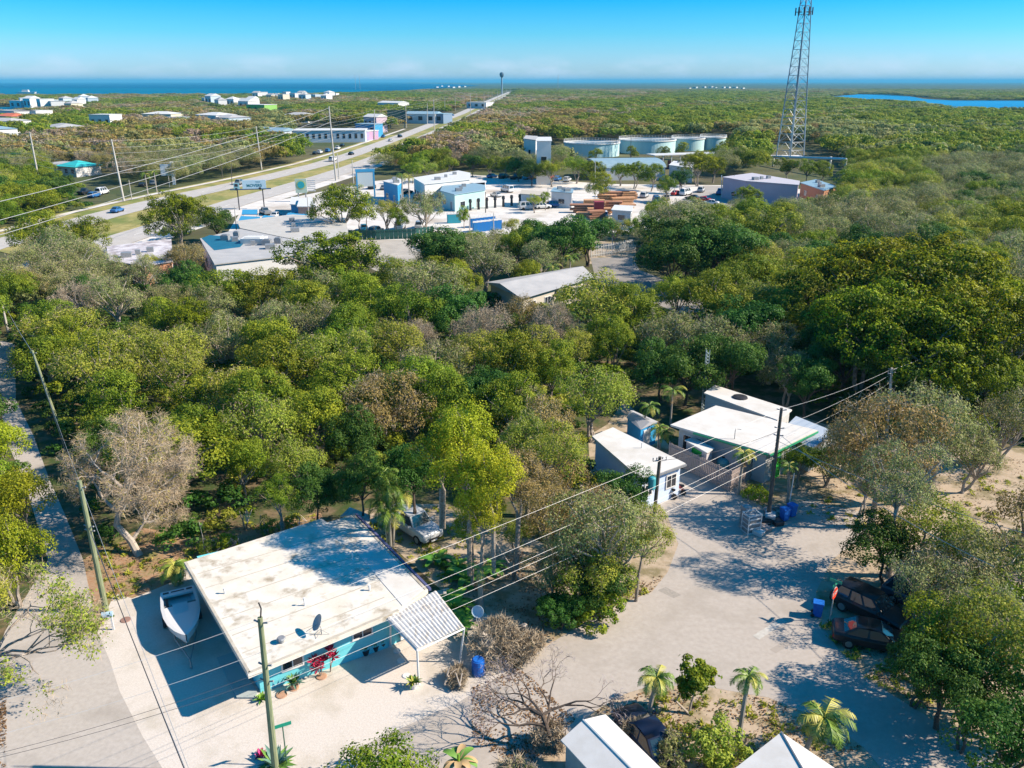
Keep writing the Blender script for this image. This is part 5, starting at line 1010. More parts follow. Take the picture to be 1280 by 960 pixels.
def car(kind, m, label, loc, rot, detail=True, group=None, name='parked_car', cat='car'):
    L_, W_, st_, gh, zb, zr = CARK[kind]; t = thing(name, label, cat, (loc[0], loc[1], loc[2] if len(loc) > 2 else .02), rot, group)
    b = MB(); vs = []
    for x, w_, z0, z1 in st_: x = L_ / 2 - x; vs += [(x, -w_ * .9, z0), (x, -w_, z0 + .14), (x, -w_ * 1.0, z1 - .16), (x, -w_ * .88, z1), (x, w_ * .88, z1), (x, w_, z1 - .16), (x, w_, z0 + .14), (x, w_ * .9, z0)]
    n = len(st_); fs = [(i * 8 + k, (i + 1) * 8 + k, (i + 1) * 8 + (k + 1) % 8, i * 8 + (k + 1) % 8) for i in range(n - 1) for k in range(8)] + [tuple(range(8)), tuple(range((n - 1) * 8 + 7, (n - 1) * 8 - 1, -1))]
    b.add(vs, fs)
    x0, x1, x2, x3 = [L_ / 2 - a for a in gh]; wb, wr = W_ * .9, W_ * .72
    gv = [(x0, -wb, zb - .05), (x0, wb, zb - .05), (x1, wb, zb - .05), (x1, -wb, zb - .05), (x2, -wr, zr), (x2, wr, zr), (x3, wr, zr), (x3, -wr, zr)]
    xm = (x2 + x3) / 2; gv += [(xm, -wr * .97, zr + .05), (xm, wr * .97, zr + .05)]
    b.add(gv, [(0, 1, 5, 4)[::-1], (2, 3, 7, 6)[::-1], (1, 2, 6, 5)[::-1], (3, 0, 4, 7)[::-1], (4, 5, 9, 8)[::-1], (8, 9, 6, 7)[::-1]])
    if kind == 'pickup': b.box(L_ / 2 - 4.4, 0, 1.13, 1.8, W_ * 1.6, .01)
    bo = b.build('body', m, t)
    bm_ = bmesh_bevel(bo.data, .035)
    def panel(a, b1, c, d, inn, off=.012):
        P_ = [Vector(gv[i]) for i in (a, b1, c, d)]; cc = sum(P_, Vector()) / 4; nn = (P_[1] - P_[0]).cross(P_[2] - P_[0]).normalized()
        if nn.dot(cc - Vector((0, 0, zb))) < 0: nn = -nn
        bt = (P_[0] + P_[1]) / 2; tp = (P_[2] + P_[3]) / 2
        out = []
        for p_ in P_: q_ = cc + (p_ - cc) * inn; out.append(q_ + nn * off)
        return out
    g_ = MB()
    for idx, inn in (((0, 1, 5, 4), .88), ((2, 3, 7, 6), .84)): g_.add(panel(*idx, inn), [(0, 1, 2, 3)])
    for s in ((1, 2, 6, 5), (3, 0, 4, 7)):
        P_ = panel(*s, .86); nw = 2 if kind in ('sedan', 'pickup') else 3
        if kind == 'pickup': nw = 1
        for k in range(nw):
            f0, f1 = k / nw + (.03 if k else 0), (k + 1) / nw - (.03 if k < nw - 1 else 0)
            g_.add([P_[0].lerp(P_[1], f0), P_[0].lerp(P_[1], f1), P_[3].lerp(P_[2], f1), P_[3].lerp(P_[2], f0)], [(0, 1, 2, 3)])
    g_.build('windows', M_cg, t)
    wr_ = .33 if kind == 'sedan' else .38
    for x in (L_ / 2 - .88, L_ / 2 - L_ + .95):
        if detail:
            for s in (-1, 1):
                b = MB(); b.tube([(x, s * (W_ - .20), wr_), (x, s * (W_ + .015), wr_)], wr_, 20); wo = b.build('wheel', M_tyre, t)
                b = MB(); b.tube([(x, s * (W_ - .02), wr_), (x, s * (W_ + .03), wr_)], wr_ * .62, 14); b.build('rim', M_rim, wo)
        else:
            b = MB(); b.tube([(x, -W_ - .015, wr_), (x, W_ + .015, wr_)], wr_, 10); b.build('wheels', M_tyre, t)
    if detail:
        zf = st_[1][3] - .12
        for s in (-1, 1):
            b = MB(); b.box(L_ / 2 - .10, s * W_ * .66, zf - .16, .14, .38, .15, taper=.9); b.build('headlight', M_lamp, t); b = MB(); b.box(-L_ / 2 + .06, s * W_ * .72, zf - .05, .10, .28, .2); b.build('tail_light', M_tail, t)
            b = MB(); b.box(x0 - .25, s * (W_ + .09), zb, .12, .2, .14); b.build('mirror', m, t)
        b = MB(); b.box(L_ / 2 - .045, 0, .45, .10, W_ * 1.0, .16); b.build('grille', M_dark, t); b = MB(); b.box(L_ / 2 - .01, 0, .34, .06, .5, .12); b.build('number_plate', M_plast, t)
    return t
import bmesh
def bmesh_bevel(me, w_):
    bm = bmesh.new(); bm.from_mesh(me); bmesh.ops.bevel(bm, geom=[e for e in bm.edges if not e.is_boundary and e.calc_face_angle(0) > .5], offset=w_, segments=2, profile=.6, affect='EDGES'); bm.to_mesh(me); bm.free()
    me.polygons.foreach_set('use_smooth', [True] * len(me.polygons)); me.update()
def heading(a, b_): p, q_ = at(*a), at(*b_); return math.atan2(q_.y - p.y, q_.x - p.x)
q = at(516, 664); car('pickup', paint('silver', (.52, .54, .56)), 'silver pickup parked in tree shade behind the turquoise house', (q.x, q.y, .02), heading((497, 650), (538, 676)))
q = at(1086, 770); car('suv', paint('black', (.015, .016, .02)), 'black sport utility car parked behind the stop sign', (q.x, q.y, .03), heading((1048, 753), (1118, 787)))
q = at(1089, 806); car('sedan', paint('dark_plum', (.012, .011, .013)), 'dark sedan parked nearest the road with its tail to the corner', (q.x, q.y, .03), heading((1056, 800), (1118, 812)))
q = at(1150, 762); car('suv', paint('dark_blue', (.04, .06, .09)), 'dark blue car mostly hidden by branches beyond the black one', (q.x, q.y, .03), heading((1118, 745), (1180, 775)))
q = at(808, 932); car('sedan', paint('navy', (.008, .014, .035)), 'navy car squeezed beside the white mobile home', (q.x, q.y, .03), heading((790, 905), (824, 948)) + math.pi)
# grey tarp covered hump at the right
q = at(1255, 775); t = thing('covered_boat', 'grey tarp covered boat half hidden in the trees at the right edge', 'covered boat', tuple(q), 1.2); b = MB(); vs = []; 
for i, (x, w_, h_) in enumerate([(-2.6, .2, 1.0), (-2.2, .9, 1.5), (-1, 1.1, 2.0), (.6, 1.05, 2.1), (1.8, .7, 1.7), (2.6, .1, 1.3)]): vs += [(x, -w_, .7), (x, -w_ * .8, h_ * .75), (x, 0, h_ + RND.uniform(-.05, .05)), (x, w_ * .8, h_ * .75), (x, w_, .7)]
b.add(vs, [(i * 5 + k, (i + 1) * 5 + k, (i + 1) * 5 + k + 1, i * 5 + k + 1) for i in range(5) for k in range(4)] + [(0, 1, 2, 3, 4), (29, 28, 27, 26, 25)]); b.build('tarp', mat('grey_tarp', (.36, .38, .38), (.5, .5, .5), scale=2, rough=.8, bump=.4), t, smooth=True); b = MB(); b.box(0, 0, .15, 4.2, 1.2, .5); b.build('hull', M_hull, t)
CC = {'blue': (.03, .12, .30), 'white': (.75, .75, .75), 'black': (.02, .02, .022), 'silver': (.45, .46, .48), 'red': (.42, .02, .02), 'teal': (.05, .3, .4), 'grey': (.2, .21, .22), 'tan': (.4, .33, .25)}
proto_c = {}
def small_car(kind, colr, label, loc, rot, group=None, name='parked_car'):
    key = (kind, colr)
    if key not in proto_c:
        proto_c[key] = car(kind, paint(colr, CC[colr]), label, loc, rot, False, group, name); return proto_c[key]
    c = copy_tree(proto_c[key]); c.location = (loc[0], loc[1], loc[2] if len(loc) > 2 else .02); c.rotation_euler.z = rot; c['label'] = label
    if group: c['group'] = group
    elif 'group' in c: del c['group']
    c['category'] = 'car'; c.name = name; return c
HD = heading((147, 266), (200, 250))
hc = [(147, 266, 'sedan', 'blue', 0, 'blue car on the highway nearest the left edge'), (416, 202, 'van', 'white', .1, 'white van on the highway behind the tallest pole'), (439, 194, 'sedan', 'black', .1, 'black car on the highway following the white van'), (488, 177, 'sedan', 'silver', .15, 'silver car on the highway at the junction'), (500, 172, 'suv', 'black', .15, 'black car on the highway at the junction'), (548, 151, 'suv', 'white', .2, 'white car far up the highway'), (566, 145, 'sedan', 'blue', .2, 'blue car far up the highway'), (592, 134, 'van', 'white', .3, 'white van farthest up the highway'), (300, 231, 'suv', 'grey', 0, 'grey car on the highway behind the billboard')]
for (u, v, k, c_, dr, lab) in hc: q = at(u, v); small_car(k, c_, lab, (q.x, q.y, .18), HD - dr, 'cars driving on the highway', 'highway_car')
lots = [  # u, v, kind, colour, heading, label
 (490, 332, 'sedan', 'blue', .3, 'dark blue car alone on the pale back lot'),
 (118, 247, 'suv', 'blue', .2, 'blue car before the small teal roofed shop'), (106, 243, 'pickup', 'black', .2, 'black pickup before the small teal roofed shop'), (128, 243, 'van', 'white', .2, 'white van before the small teal roofed shop'), (192, 231, 'suv', 'grey', .3, 'grey car under the tree by the tall shop sign'), (178, 233, 'sedan', 'black', .3, 'black car under the tree by the tall shop sign'),
 (660, 262, 'van', 'silver', -.2, 'silver van at the left of the row by the lumber yard'), (678, 261, 'suv', 'white', -.2, 'white car beside the silver van at the lumber yard'), (694, 259, 'suv', 'blue', -.2, 'blue car next to the white one at the lumber yard'), (703, 257, 'pickup', 'blue', -.2, 'blue pickup at the end of the lumber yard row'),
 (686, 224, 'pickup', 'red', .1, 'red pickup under the trees by the white lot'), (697, 226, 'suv', 'blue', .1, 'blue car beside the red pickup'), (709, 227, 'suv', 'white', .1, 'white car beside the blue one under the trees'), (615, 222, 'sedan', 'blue', 0, 'blue car at the far rim of the white lot'), (630, 223, 'suv', 'black', 0, 'black car at the far rim of the white lot'), (645, 224, 'pickup', 'black', 0, 'black pickup at the far rim of the white lot'), (660, 224, 'suv', 'teal', 0, 'teal car at the far rim of the white lot'),
 (805, 247, 'suv', 'silver', .1, 'silver car behind the lumber piles'), (845, 244, 'sedan', 'red', 0, 'red car left of the row before the pink walled shed'), (857, 244, 'van', 'white', 0, 'white van in the row before the pink walled shed'), (876, 240, 'suv', 'silver', .1, 'silver car in the row before the pink walled shed'), (900, 243, 'pickup', 'blue', .1, 'bright blue pickup before the pink walled shed'), (908, 241, 'suv', 'blue', .1, 'blue car tight beside the bright blue pickup'), (878, 252, 'sedan', 'red', .6, 'red car low in the grey lot'), (888, 256, 'sedan', 'white', .6, 'white car low in the grey lot'), (866, 250, 'sedan', 'black', .5, 'black car low in the grey lot'),
 (465, 236, 'suv', 'black', .2, 'black car beneath the blue framed sign'), (480, 237, 'sedan', 'grey', .2, 'grey car beneath the blue framed sign'), (492, 239, 'pickup', 'blue', .2, 'blue pickup before the blue fronted shop'), (508, 242, 'sedan', 'black', 0, 'black car at the corner of the white and blue shops'), (455, 232, 'van', 'red', .2, 'red van beside the blue framed sign'),
 (400, 192, 'suv', 'white', .2, 'white car before the pale roadside restaurant'), (410, 190, 'suv', 'blue', .2, 'blue car before the pale roadside restaurant'), (422, 187, 'pickup', 'white', .2, 'white pickup before the pale roadside restaurant'), (428, 183, 'sedan', 'black', .2, 'black car before the pale roadside restaurant'), (394, 193, 'sedan', 'black', .2, 'first black car by the dark tree at the restaurant'), (479, 172, 'pickup', 'blue', .2, 'blue pickup parked near the junction'), (530, 150, 'van', 'white', .2, 'white van at the far roadside yard'), (541, 149, 'suv', 'blue', .2, 'blue car at the far roadside yard'), (537, 147, 'suv', 'teal', .2, 'teal car at the far roadside yard'),
 (366, 277, 'van', 'white', .2, 'white van behind the shaded awnings'), (352, 284, 'suv', 'grey', .2, 'grey car behind the shaded awnings'), (372, 268, 'suv', 'black', .2, 'black car by the pink sided hut'), (345, 272, 'sedan', 'white', .2, 'white car in the highway forecourt'), (332, 268, 'pickup', 'grey', .4, 'grey pickup in the highway forecourt'), (500, 287, 'van', 'white', .2, 'white van by the green screen fence'), (525, 285, 'suv', 'white', .2, 'white car by the green screen fence'), (755, 272, 'suv', 'white', .2, 'white car before the orange lumber'), (738, 264, 'sedan', 'grey', .2, 'grey car before the orange lumber'),
 (560, 250, 'suv', 'red', .1, 'red car on the lot left of the toilets'), (548, 252, 'sedan', 'white', .1, 'white car on the lot left of the toilets'), (536, 252, 'pickup', 'tan', .2, 'tan pickup before the turquoise building'), (524, 250, 'suv', 'black', .1, 'black car before the turquoise building'), (634, 240, 'van', 'white', .4, 'white van standing free on the white lot'), (620, 246, 'sedan', 'silver', .4, 'silver car standing free on the white lot'), (470, 292, 'suv', 'tan', .1, 'tan car behind the left end of the green screen fence'), (455, 288, 'sedan', 'teal', .3, 'teal car below the big dark tree at the shops'), (820, 254, 'van', 'blue', .2, 'blue van right of the lumber piles'), (832, 250, 'suv', 'tan', .2, 'tan car right of the blue van'), (925, 246, 'sedan', 'black', .3, 'black car tucked under the pink walled shed'), (938, 247, 'suv', 'white', .3, 'white car tucked under the pink walled shed')]
for (u, v, k, c_, h_, lab) in lots: q = at(u, v); small_car(k, c_, lab, (q.x, q.y, .03), HD - .6 + h_ * 3, 'cars parked on the lots')
# ================================================================== PALMS, BUSHES, HAND BUILT TREES
P_fr = mat('palm_frond', (.06, .13, .012), (.17, .25, .03), scale=2, rough=.5, lo=.4, hi=.6); P_fry = mat('palm_frond_yellow', (.30, .30, .04), (.42, .38, .08), scale=2, rough=.5); P_dry = mat('dry_frond', (.40, .27, .13), rough=.8)
P_trunk = mat('palm_trunk', (.28, .25, .21), (.38, .35, .3), scale=3, rough=.9, stretch=(1, 1, 6))
def palm_mesh(heads, R_, nf, leafw=.045, yellow=.25, dry=0, droop=1.0, up=1.1):
    b = MB()
    for (hx, hy, hz_) in heads:
        for k in range(nf):
            a = k * 2.399 + RND.uniform(-.25, .25); e = up * (1 - (k + .5) / nf) * 1.15 - .25 + RND.uniform(-.1, .1); L_ = R_ * RND.uniform(.85, 1.15)
            mi = 2 if (dry and k >= nf - dry) else (1 if RND.random() < yellow else 0)
            if mi == 2: e = -.9
            h = Vector((math.cos(a), math.sin(a), 0)); side = Vector((-math.sin(a), math.cos(a), 0)); ns = 9; pts = []; p_ = Vector((hx, hy, hz_)); ang = e
            for s in range(ns + 1):
                pts.append(p_.copy()); p_ = p_ + (h * math.cos(ang) + Vector((0, 0, math.sin(ang)))) * (L_ / ns); ang -= .20 * droop * (1 + s * .10)
            b.tube(pts, [.035 * (1 - s / (ns + 1.5)) for s in range(ns + 1)], 3, mi)
            nl = 20
            for s in range(2, nl):
                f = s / nl * ns; i = min(int(f), ns - 1); q_ = pts[i].lerp(pts[i + 1], f - i); tdir = (pts[i + 1] - pts[i]).normalized(); nrm = side.cross(tdir)
                ll = L_ * .30 * math.sin(math.pi * min(.97, (s / nl) * .85 + .15)) * RND.uniform(.85, 1.1)
                for sd_ in (-1, 1):
                    d_ = (side * sd_ * .8 + tdir * .55 - Vector((0, 0, .38 * RND.uniform(.5, 1.5)))).normalized(); w_ = tdir * leafw
                    b.add([q_ - w_ * .5, q_ + w_ * .8, q_ + d_ * ll * .6 + w_ * .6, q_ + d_ * ll], [(0, 1, 2, 3)], mi)
    return b
def palm(label, base, heads, R_, nf=18, trunks=None, tr=.13, group='palm trees', **k):
    t = thing('palm_tree', label, 'palm tree', tuple(base), 0, group)
    palm_mesh(heads, R_, nf, **k).build('crown', [P_fr, P_fry, P_dry], t)
    b = MB()
    for i, h in enumerate(heads):
        o = Vector((0, 0, -.1)) if len(heads) == 1 else Vector((h[0] * .25, h[1] * .25, -.1)); h = Vector(h); m_ = o.lerp(h, .5) + Vector((h.x * .12, h.y * .12, 0)) * -1
        b.tube([o, o.lerp(m_, .5), m_, m_.lerp(h, .5), h], [tr * 1.4, tr, tr * .9, tr * .85, tr * .9], 8)
    b.build('trunk', P_trunk, t); return t
def palm_px(label, bu, bv, tu, tv, rpx, z=None, **k):
    B_ = at(bu, bv); Tt = top_of(B_, tu, tv); R_ = rpx / pxm(B_.y, Tt.z); return palm(label, B_, [(Tt.x - B_.x, 0, Tt.z)], R_ * 1.12, **k)
palm_px('palm with upright fronds beside the navy car', 809, 905, 821, 848, 30, nf=20, yellow=.35)
palm_px('slender dark trunked palm in the middle of the shaded yard', 923, 925, 936, 846, 27, nf=14, yellow=.1)
palm_px('leaning coconut palm next to the white tin roof', 1003, 945, 1030, 898, 42, nf=22, yellow=.45, leafw=.06)
palm_px('palm with pale drooping fronds behind the paling fence', 923, 618, 930, 567, 19, nf=16, yellow=.6, dry=3)
palm_px('small green palm behind the blue bins', 985, 632, 986, 582, 16, nf=14, yellow=.1)
palm('tall clustered palm with several dark green heads behind the house', at(488, 684), [(0, 0, 5.0), (.7, .4, 4.2), (-.6, .3, 3.6), (.2, -.6, 3.2), (-.3, .8, 5.6)], 1.75, nf=16, tr=.09, yellow=.12)
palm('bright green feathery palm between the skiff and the bare tree', at(222, 733), [(0, 0, 1.6), (.3, .3, 1.2), (-.35, .1, 1.3)], 1.5, nf=12, tr=.07, yellow=.35)
palm('old stubby palm with yellow hanging fronds in the shaded yard', at(601, 762), [(0, 0, 3.0)], 1.5, nf=8, tr=.19, yellow=.8, dry=4)
palm('leaning palm with long trunk beside the bright blue shed', at(797, 552), [(.9, 0, 3.6)], 1.5, nf=14, tr=.08)
palm('palm before the bright blue shed door', at(822, 562), [(0, 0, 2.2), (.5, .1, 1.7)], 1.4, nf=12, tr=.08)
palm('palm with long dark fronds right of the bright blue shed', at(838, 530), [(0, 0, 3.6)], 1.9, nf=12, tr=.1, dry=2)
for i, (u, v, lab) in enumerate(((690, 366, 'shorter of two palms at the long grey roof'), (712, 360, 'taller of two palms at the long grey roof'))):
    q = at(u, v); palm(lab, q, [(0, 0, 4.2 + i)], 2.0, nf=14, tr=.12)
q = at(504, 262); palm('tall palm between the blue fronted shop and the white shop', q, [(0, 0, 9)], 2.6, nf=14, tr=.2, yellow=.5)
q = at(512, 258); palm('second tall palm with yellow crown between the shops', q, [(0, 0, 8)], 2.6, nf=14, tr=.2, yellow=.7)
for i, (u, v, z) in enumerate(((18, 222, 7), (30, 228, 6), (75, 165, 8), (64, 168, 8), (120, 160, 8), (130, 162, 7), (196, 240, 6), (185, 244, 6), (290, 160, 8), (345, 150, 9))):
    q = at(u, v); palm(f'distant palm, {ordn(i + 1)} of ten scattered on the far left side', q, [(0, 0, z)], 2.6, nf=10, tr=.2, group='distant palms')
# banana-like broad leaves
def broad(label, base, n, R_, name='banana_plant', up=1.2, h0=.2, cols=None):
    t = thing(name, label, 'banana plant', tuple(base), 0, 'banana plants in the shaded yard'); b = MB()
    for k in range(n):
        a = k * 2.399 + RND.uniform(-.3, .3); e = RND.uniform(.35, 1.0) * up; L_ = R_ * RND.uniform(.7, 1.1); h = Vector((math.cos(a), math.sin(a), 0)); side = Vector((-math.sin(a), math.cos(a), 0)); p_ = Vector((0, 0, h0)); ang = e; pts = []
        for s in range(7): pts.append(p_.copy()); p_ = p_ + (h * math.cos(ang) + Vector((0, 0, math.sin(ang)))) * (L_ / 6); ang -= .28
        vs = []
        for s, q_ in enumerate(pts): w_ = .27 * R_ / 1.6 * math.sin(math.pi * (s + .6) / 7.4) ** .8; vs += [q_ - side * w_ + Vector((0, 0, .05)), q_, q_ + side * w_ + Vector((0, 0, .05))]
        b.add(vs, [(i * 3 + j, i * 3 + j + 1, (i + 1) * 3 + j + 1, (i + 1) * 3 + j) for i in range(6) for j in range(2)], k % 3 == 0)
    b.build('leaves', cols or [P_gl, P_gl2], t, smooth=True); b = MB(); b.tube([(0, 0, 0), (0, 0, h0 + .5)], [.12, .06], 7); b.build('stem', P_gl2, t)
for (u, v, n, r, lab) in ((545, 706, 12, 1.5, 'dark banana plant closest to the silver pickup'), (572, 712, 8, 1.4, 'banana plant behind the old stubby palm'), (583, 728, 10, 1.7, 'broad leaved banana plant touching the old stubby palm'), (568, 765, 14, 2.0, 'lush bright banana plant beside the carport'), (576, 790, 10, 1.3, 'low banana plant at the carport edge'), (614, 715, 9, 1.4, 'banana plant between the shaded yard and the yellow green trees')):
    broad(lab, at(u, v), n, r)
broad('big leaved plant poking up at the bottom edge', at(574, 985), 12, 1.1, h0=1.6, up=1.0, cols=[P_dry, P_ag2])
# ---- recursive bare tree
def bare_tree(name, label, base, trunk_pts, r0, seeds, bark, depth=4, L0=1.6, nb=3, leaf=None, twig=22, tw_len=.35, shrink=.72, flat=.35, leaves=0, tmat=None, group=None, spread=.9):
    t = thing(name, label, 'tree', tuple(base), 0, group); b = MB(); tips = []
    n = len(trunk_pts); b.tube(trunk_pts, [r0 * (1 - .45 * i / (n - 1)) for i in range(n)], 8)
    def grow(p_, d_, r_, L_, k):
        e = p_ + d_ * L_ * RND.uniform(.75, 1.2); m1 = p_.lerp(e, .5) + Vector([RND.uniform(-.13, .13) * L_ for _ in range(3)]); b.tube([p_, m1, e], [r_, r_ * .8, r_ * .6], 5 if r_ > .04 else 3)
        if k == 0: tips.append((e, d_)); return
        if k <= 2: tips.append((m1, d_))
        for i in range(nb if k > 1 else 2):
            q_ = (d_ + Vector([RND.uniform(-1, 1) for _ in range(3)]) * spread); q_.z = q_.z * (1 - flat * .5) + .10; q_.normalize(); grow(e, q_, r_ * .6, L_ * shrink, k - 1)
    for (s, d_) in seeds: grow(Vector(s), Vector(d_).normalized(), r0 * .55, L0, depth)
    b.build('trunk', bark, t)
    P_ = np.array([tuple(a) for a, _ in tips]); k = len(P_); idx = np.repeat(np.arange(k), twig); n = len(idx); d_ = sph(n); C = P_[idx] + d_ * (RG.uniform(.0, 1, n) * tw_len)[:, None]; N = np.cross(d_, sph(n)); S = RG.uniform(.5, 1.2, n) * tw_len * .55; W = RG.uniform(.006, .013, n); mi = np.ones(n); T_ = RG.uniform(0, 1, n)
    if leaves:
        il = np.repeat(np.arange(k), leaves); m_ = len(il); ok = (np.sin(P_[il][:, 0] * 1.3) * np.sin(P_[il][:, 1] * 1.1 + 1) + RG.uniform(-.5, .5, m_)) > (-.1 if leaves > 8 else .2); il = il[ok]; m_ = len(il)
        C = np.vstack([C, P_[il] + sph(m_) * (RG.uniform(0, 1, m_) * tw_len * 1.1)[:, None]]); N = np.vstack([N, sph(m_) + np.array([0, 0, .6])]); s_ = RG.uniform(.05, .10, m_); S = np.concatenate([S, s_]); W = np.concatenate([W, s_ * .6]); mi = np.concatenate([mi, np.zeros(m_)]); T_ = np.concatenate([T_, RG.uniform(0, 1, m_)])
    me = leafy('crown', C, N, S, T_, [LM[leaf or 'E'], tmat or TWIG], mi=mi, W=W); o = bpy.data.objects.new('crown', me); COL.objects.link(o); o.parent = t
    return t
M_ptw = mat('warm_twig', (.40, .295, .185), (.52, .42, .29), scale=1.5, rough=.9)
M_grtw = mat('violet_grey_twig', (.24, .20, .22), (.36, .31, .33), scale=1.5, rough=.9)
# big bare tree with the thick pale trunk, left of the house
q = at(174, 694)
bare_tree('leafless_tree', 'big grey leafless tree with a curved pale trunk beside the leaning pole', q, [(0, 0, -.1), (-.6, .4, .9), (-1.5, .5, 2.2), (-1.1, .7, 3.6), (-.5, .8, 4.8)], .30,
  [((-.5, .8, 4.8), (.2, .3, 1)), ((-.5, .8, 4.8), (.9, -.2, .7)), ((-.5, .8, 4.8), (-.8, .2, .7)), ((-1.3, .6, 3.0), (1, .5, .9)), ((-1.1, .7, 3.6), (1.2, -.4, .5)), ((-1.2, .6, 3.3), (-1, .4, .6)), ((-.6, .4, .9), (.9, .8, 1.3)), ((-.5, .8, 4.8), (.6, .9, .5)), ((-.5, .8, 4.8), (.3, -.9, .4))], PALE_BARK, depth=4, L0=1.9, twig=34, tw_len=.55, leaf='F', leaves=9, tmat=M_ptw, shrink=.74, nb=3)
# bare dark branched tree at the bottom
q = at(690, 938)
bare_tree('leafless_tree', 'crooked bare tree with dark limbs over the road at the bottom', q, [(0, 0, -.1), (-.1, .1, .7), (-.3, .3, 1.3), (-.5, .5, 1.8)], .17,
  [((-.5, .5, 1.8), (1.3, .5, .25)), ((-.5, .5, 1.8), (-1.2, .3, .15)), ((-.5, .5, 1.8), (-.8, 1.0, .4)), ((-.3, .3, 1.3), (.2, 1.3, .3)), ((-.3, .3, 1.3), (-1.2, -.1, .1)), ((-.5, .5, 1.8), (-1, .8, .1))], DARK_BARK, depth=5, L0=1.3, twig=4, tw_len=.36, shrink=.77, nb=2, tmat=M_grtw, spread=.75, flat=.6)
# half bare tree hanging in at the left edge
q = at(-30, 905)
bare_tree('sparse_tree', 'see-through half bare tree with green tufts at the left edge', q, [(0, 0, -.1), (.4, .1, 1.8), (1.1, .2, 3.2), (1.6, .4, 4.0)], .17,
  [((1.6, .4, 4.0), (1, .5, .6)), ((1.6, .4, 4.0), (1.2, -.3, .3)), ((1.6, .4, 4.0), (.2, .9, .6)), ((1.1, .2, 3.2), (-.5, .8, .7)), ((1.1, .2, 3.2), (1, .9, .1)), ((1.6, .4, 4.0), (1.1, .1, .1))], BARK, depth=5, L0=1.75, twig=12, tw_len=.5, leaf='C', leaves=30, tmat=M_ptw, shrink=.77, nb=2, spread=.8)
def bush(label, u, v, rpx, kind, z=None, name='bush', hmul=1.0, group=None, far=False, cat='bush'):
    zz = 1.0
    for _ in range(3): p_ = at(u, v, zz); r = rpx / pxm(p_.y, zz); zz = r * .75 * hmul
    me, tr = RND.choice(proto(kind, far)); t = thing(name, label, cat, (p_.x, p_.y, 0), RND.uniform(0, 6), group); s = r / 4.5; zs = s * hmul
    for nm, m_ in (('crown', me), ('stem', tr)):
        if m_ is None: continue
        o = bpy.data.objects.new(nm, m_); COL.objects.link(o); o.parent = t; o.scale = (s, s, zs); o.location.z = -2.4 * zs
    return t
small = {}
def fine_bush(label, u, v, rpx, kind, hmul=1.0, ls=.06, n=40, per=90, base_z=0, tw=0, trunk=False, cat='bush', name='bush', dens=1, ellip=1.0):
    zz = 1.0
    for _ in range(3): p_ = at(u, v, zz + base_z); r = rpx / pxm(p_.y, zz); zz = r * .8 * hmul
    me, P_ = make_crown(kind, r, r * 1.5 * hmul, zz + base_z, 6, n, int(per * dens), ls, r * .24, inner=.1, twigs=tw)
    t = thing(name, label, cat, (p_.x, p_.y, 0)); o = bpy.data.objects.new('crown', me); COL.objects.link(o); o.parent = t
    o = bpy.data.objects.new('trunk', make_trunk(P_, max(.6, (zz + base_z)), PALE_BARK, r0=.07, stems=2 if trunk else 3, nb=7, wob=.08, root=0)); COL.objects.link(o); o.parent = t
    return t
fine_bush('round bright green tree beside the upright palm', 865, 852, 23, 'B', ls=.085, n=45, base_z=1.4, trunk=True, cat='tree', name='broadleaf_tree')
fine_bush('yellow green leafy shrub right of the mobile home', 893, 938, 36, 'C', ls=.075, n=50, per=80)
fine_bush('taller flowering shrub touching the mobile home roof', 842, 945, 24, 'D', ls=.07, n=40, per=60, tw=.2)
fine_bush('glossy yellow green bush at the bottom edge', 475, 975, 62, 'B', ls=.085, n=70, per=90, hmul=.8)
fine_bush('scrubby grey green thicket at the foot of the crooked bare tree', 650, 978, 38, 'D', ls=.05, n=40, per=40, tw=1.2, hmul=.7)
fine_bush('grey dead brush heaped beside the blue barrel', 622, 800, 38, 'E', ls=.03, n=70, per=8, tw=7, hmul=.7)
fine_bush('second mound of dead brush next to the stump', 655, 812, 26, 'E', ls=.03, n=55, per=6, tw=7, hmul=.55)
fine_bush('small low mound of grey dead twigs on the gravel', 572, 846, 15, 'E', ls=.02, n=40, per=4, tw=7, hmul=.5)
fine_bush('violet grey brush at the base of the crooked bare tree', 688, 925, 20, 'E', ls=.03, n=50, per=8, tw=6, hmul=.9)
fine_bush('yellow green croton shrub beside the paling fence end', 944, 618, 17, 'Y', ls=.06, n=40, per=60, hmul=.5)
fine_bush('dense green shrub with hanging leaves at the road verge', 742, 750, 34, 'B', ls=.09, n=60, per=85, hmul=1.0)
fine_bush('low dark shrub below the seedy tree', 700, 765, 26, 'G', ls=.09, n=45, per=80, hmul=.9)
fine_bush('thin shrub with purple pods beside the mobile home', 790, 915, 18, 'F', ls=.03, n=35, per=12, tw=3, hmul=.9)
fine_bush('green shrub at the yard edge behind the house roof', 283, 676, 15, 'B', ls=.06, n=30, per=60)
fine_bush('slim sapling tuft behind the house roof', 308, 640, 8, 'B', ls=.06, n=22, per=50, base_z=1.0, trunk=True)
fine_bush('low shrub row piece nearest the roof corner', 258, 684, 12, 'C', ls=.05, n=30, per=50)
fine_bush('pale low shrub behind the long side of the roof', 335, 657, 13, 'C', ls=.05, n=30, per=50)
fine_bush('pale shrub under the twin white trunks', 365, 652, 10, 'C', ls=.05, n=30, per=50)
for i, (u, v) in enumerate(((655, 800), (1160, 610))):
    q = at(u, v); b = MB(); b.lathe(q.x, q.y, [(.28, 0), (.22, .2), (.2, 1.1), (.12, 1.15)], 10); tag(b.build('tree_stump', PALE_BARK), ['pale stump at the end of the dead brush', 'pale stump in the sandy clearing'][i], 'stump')
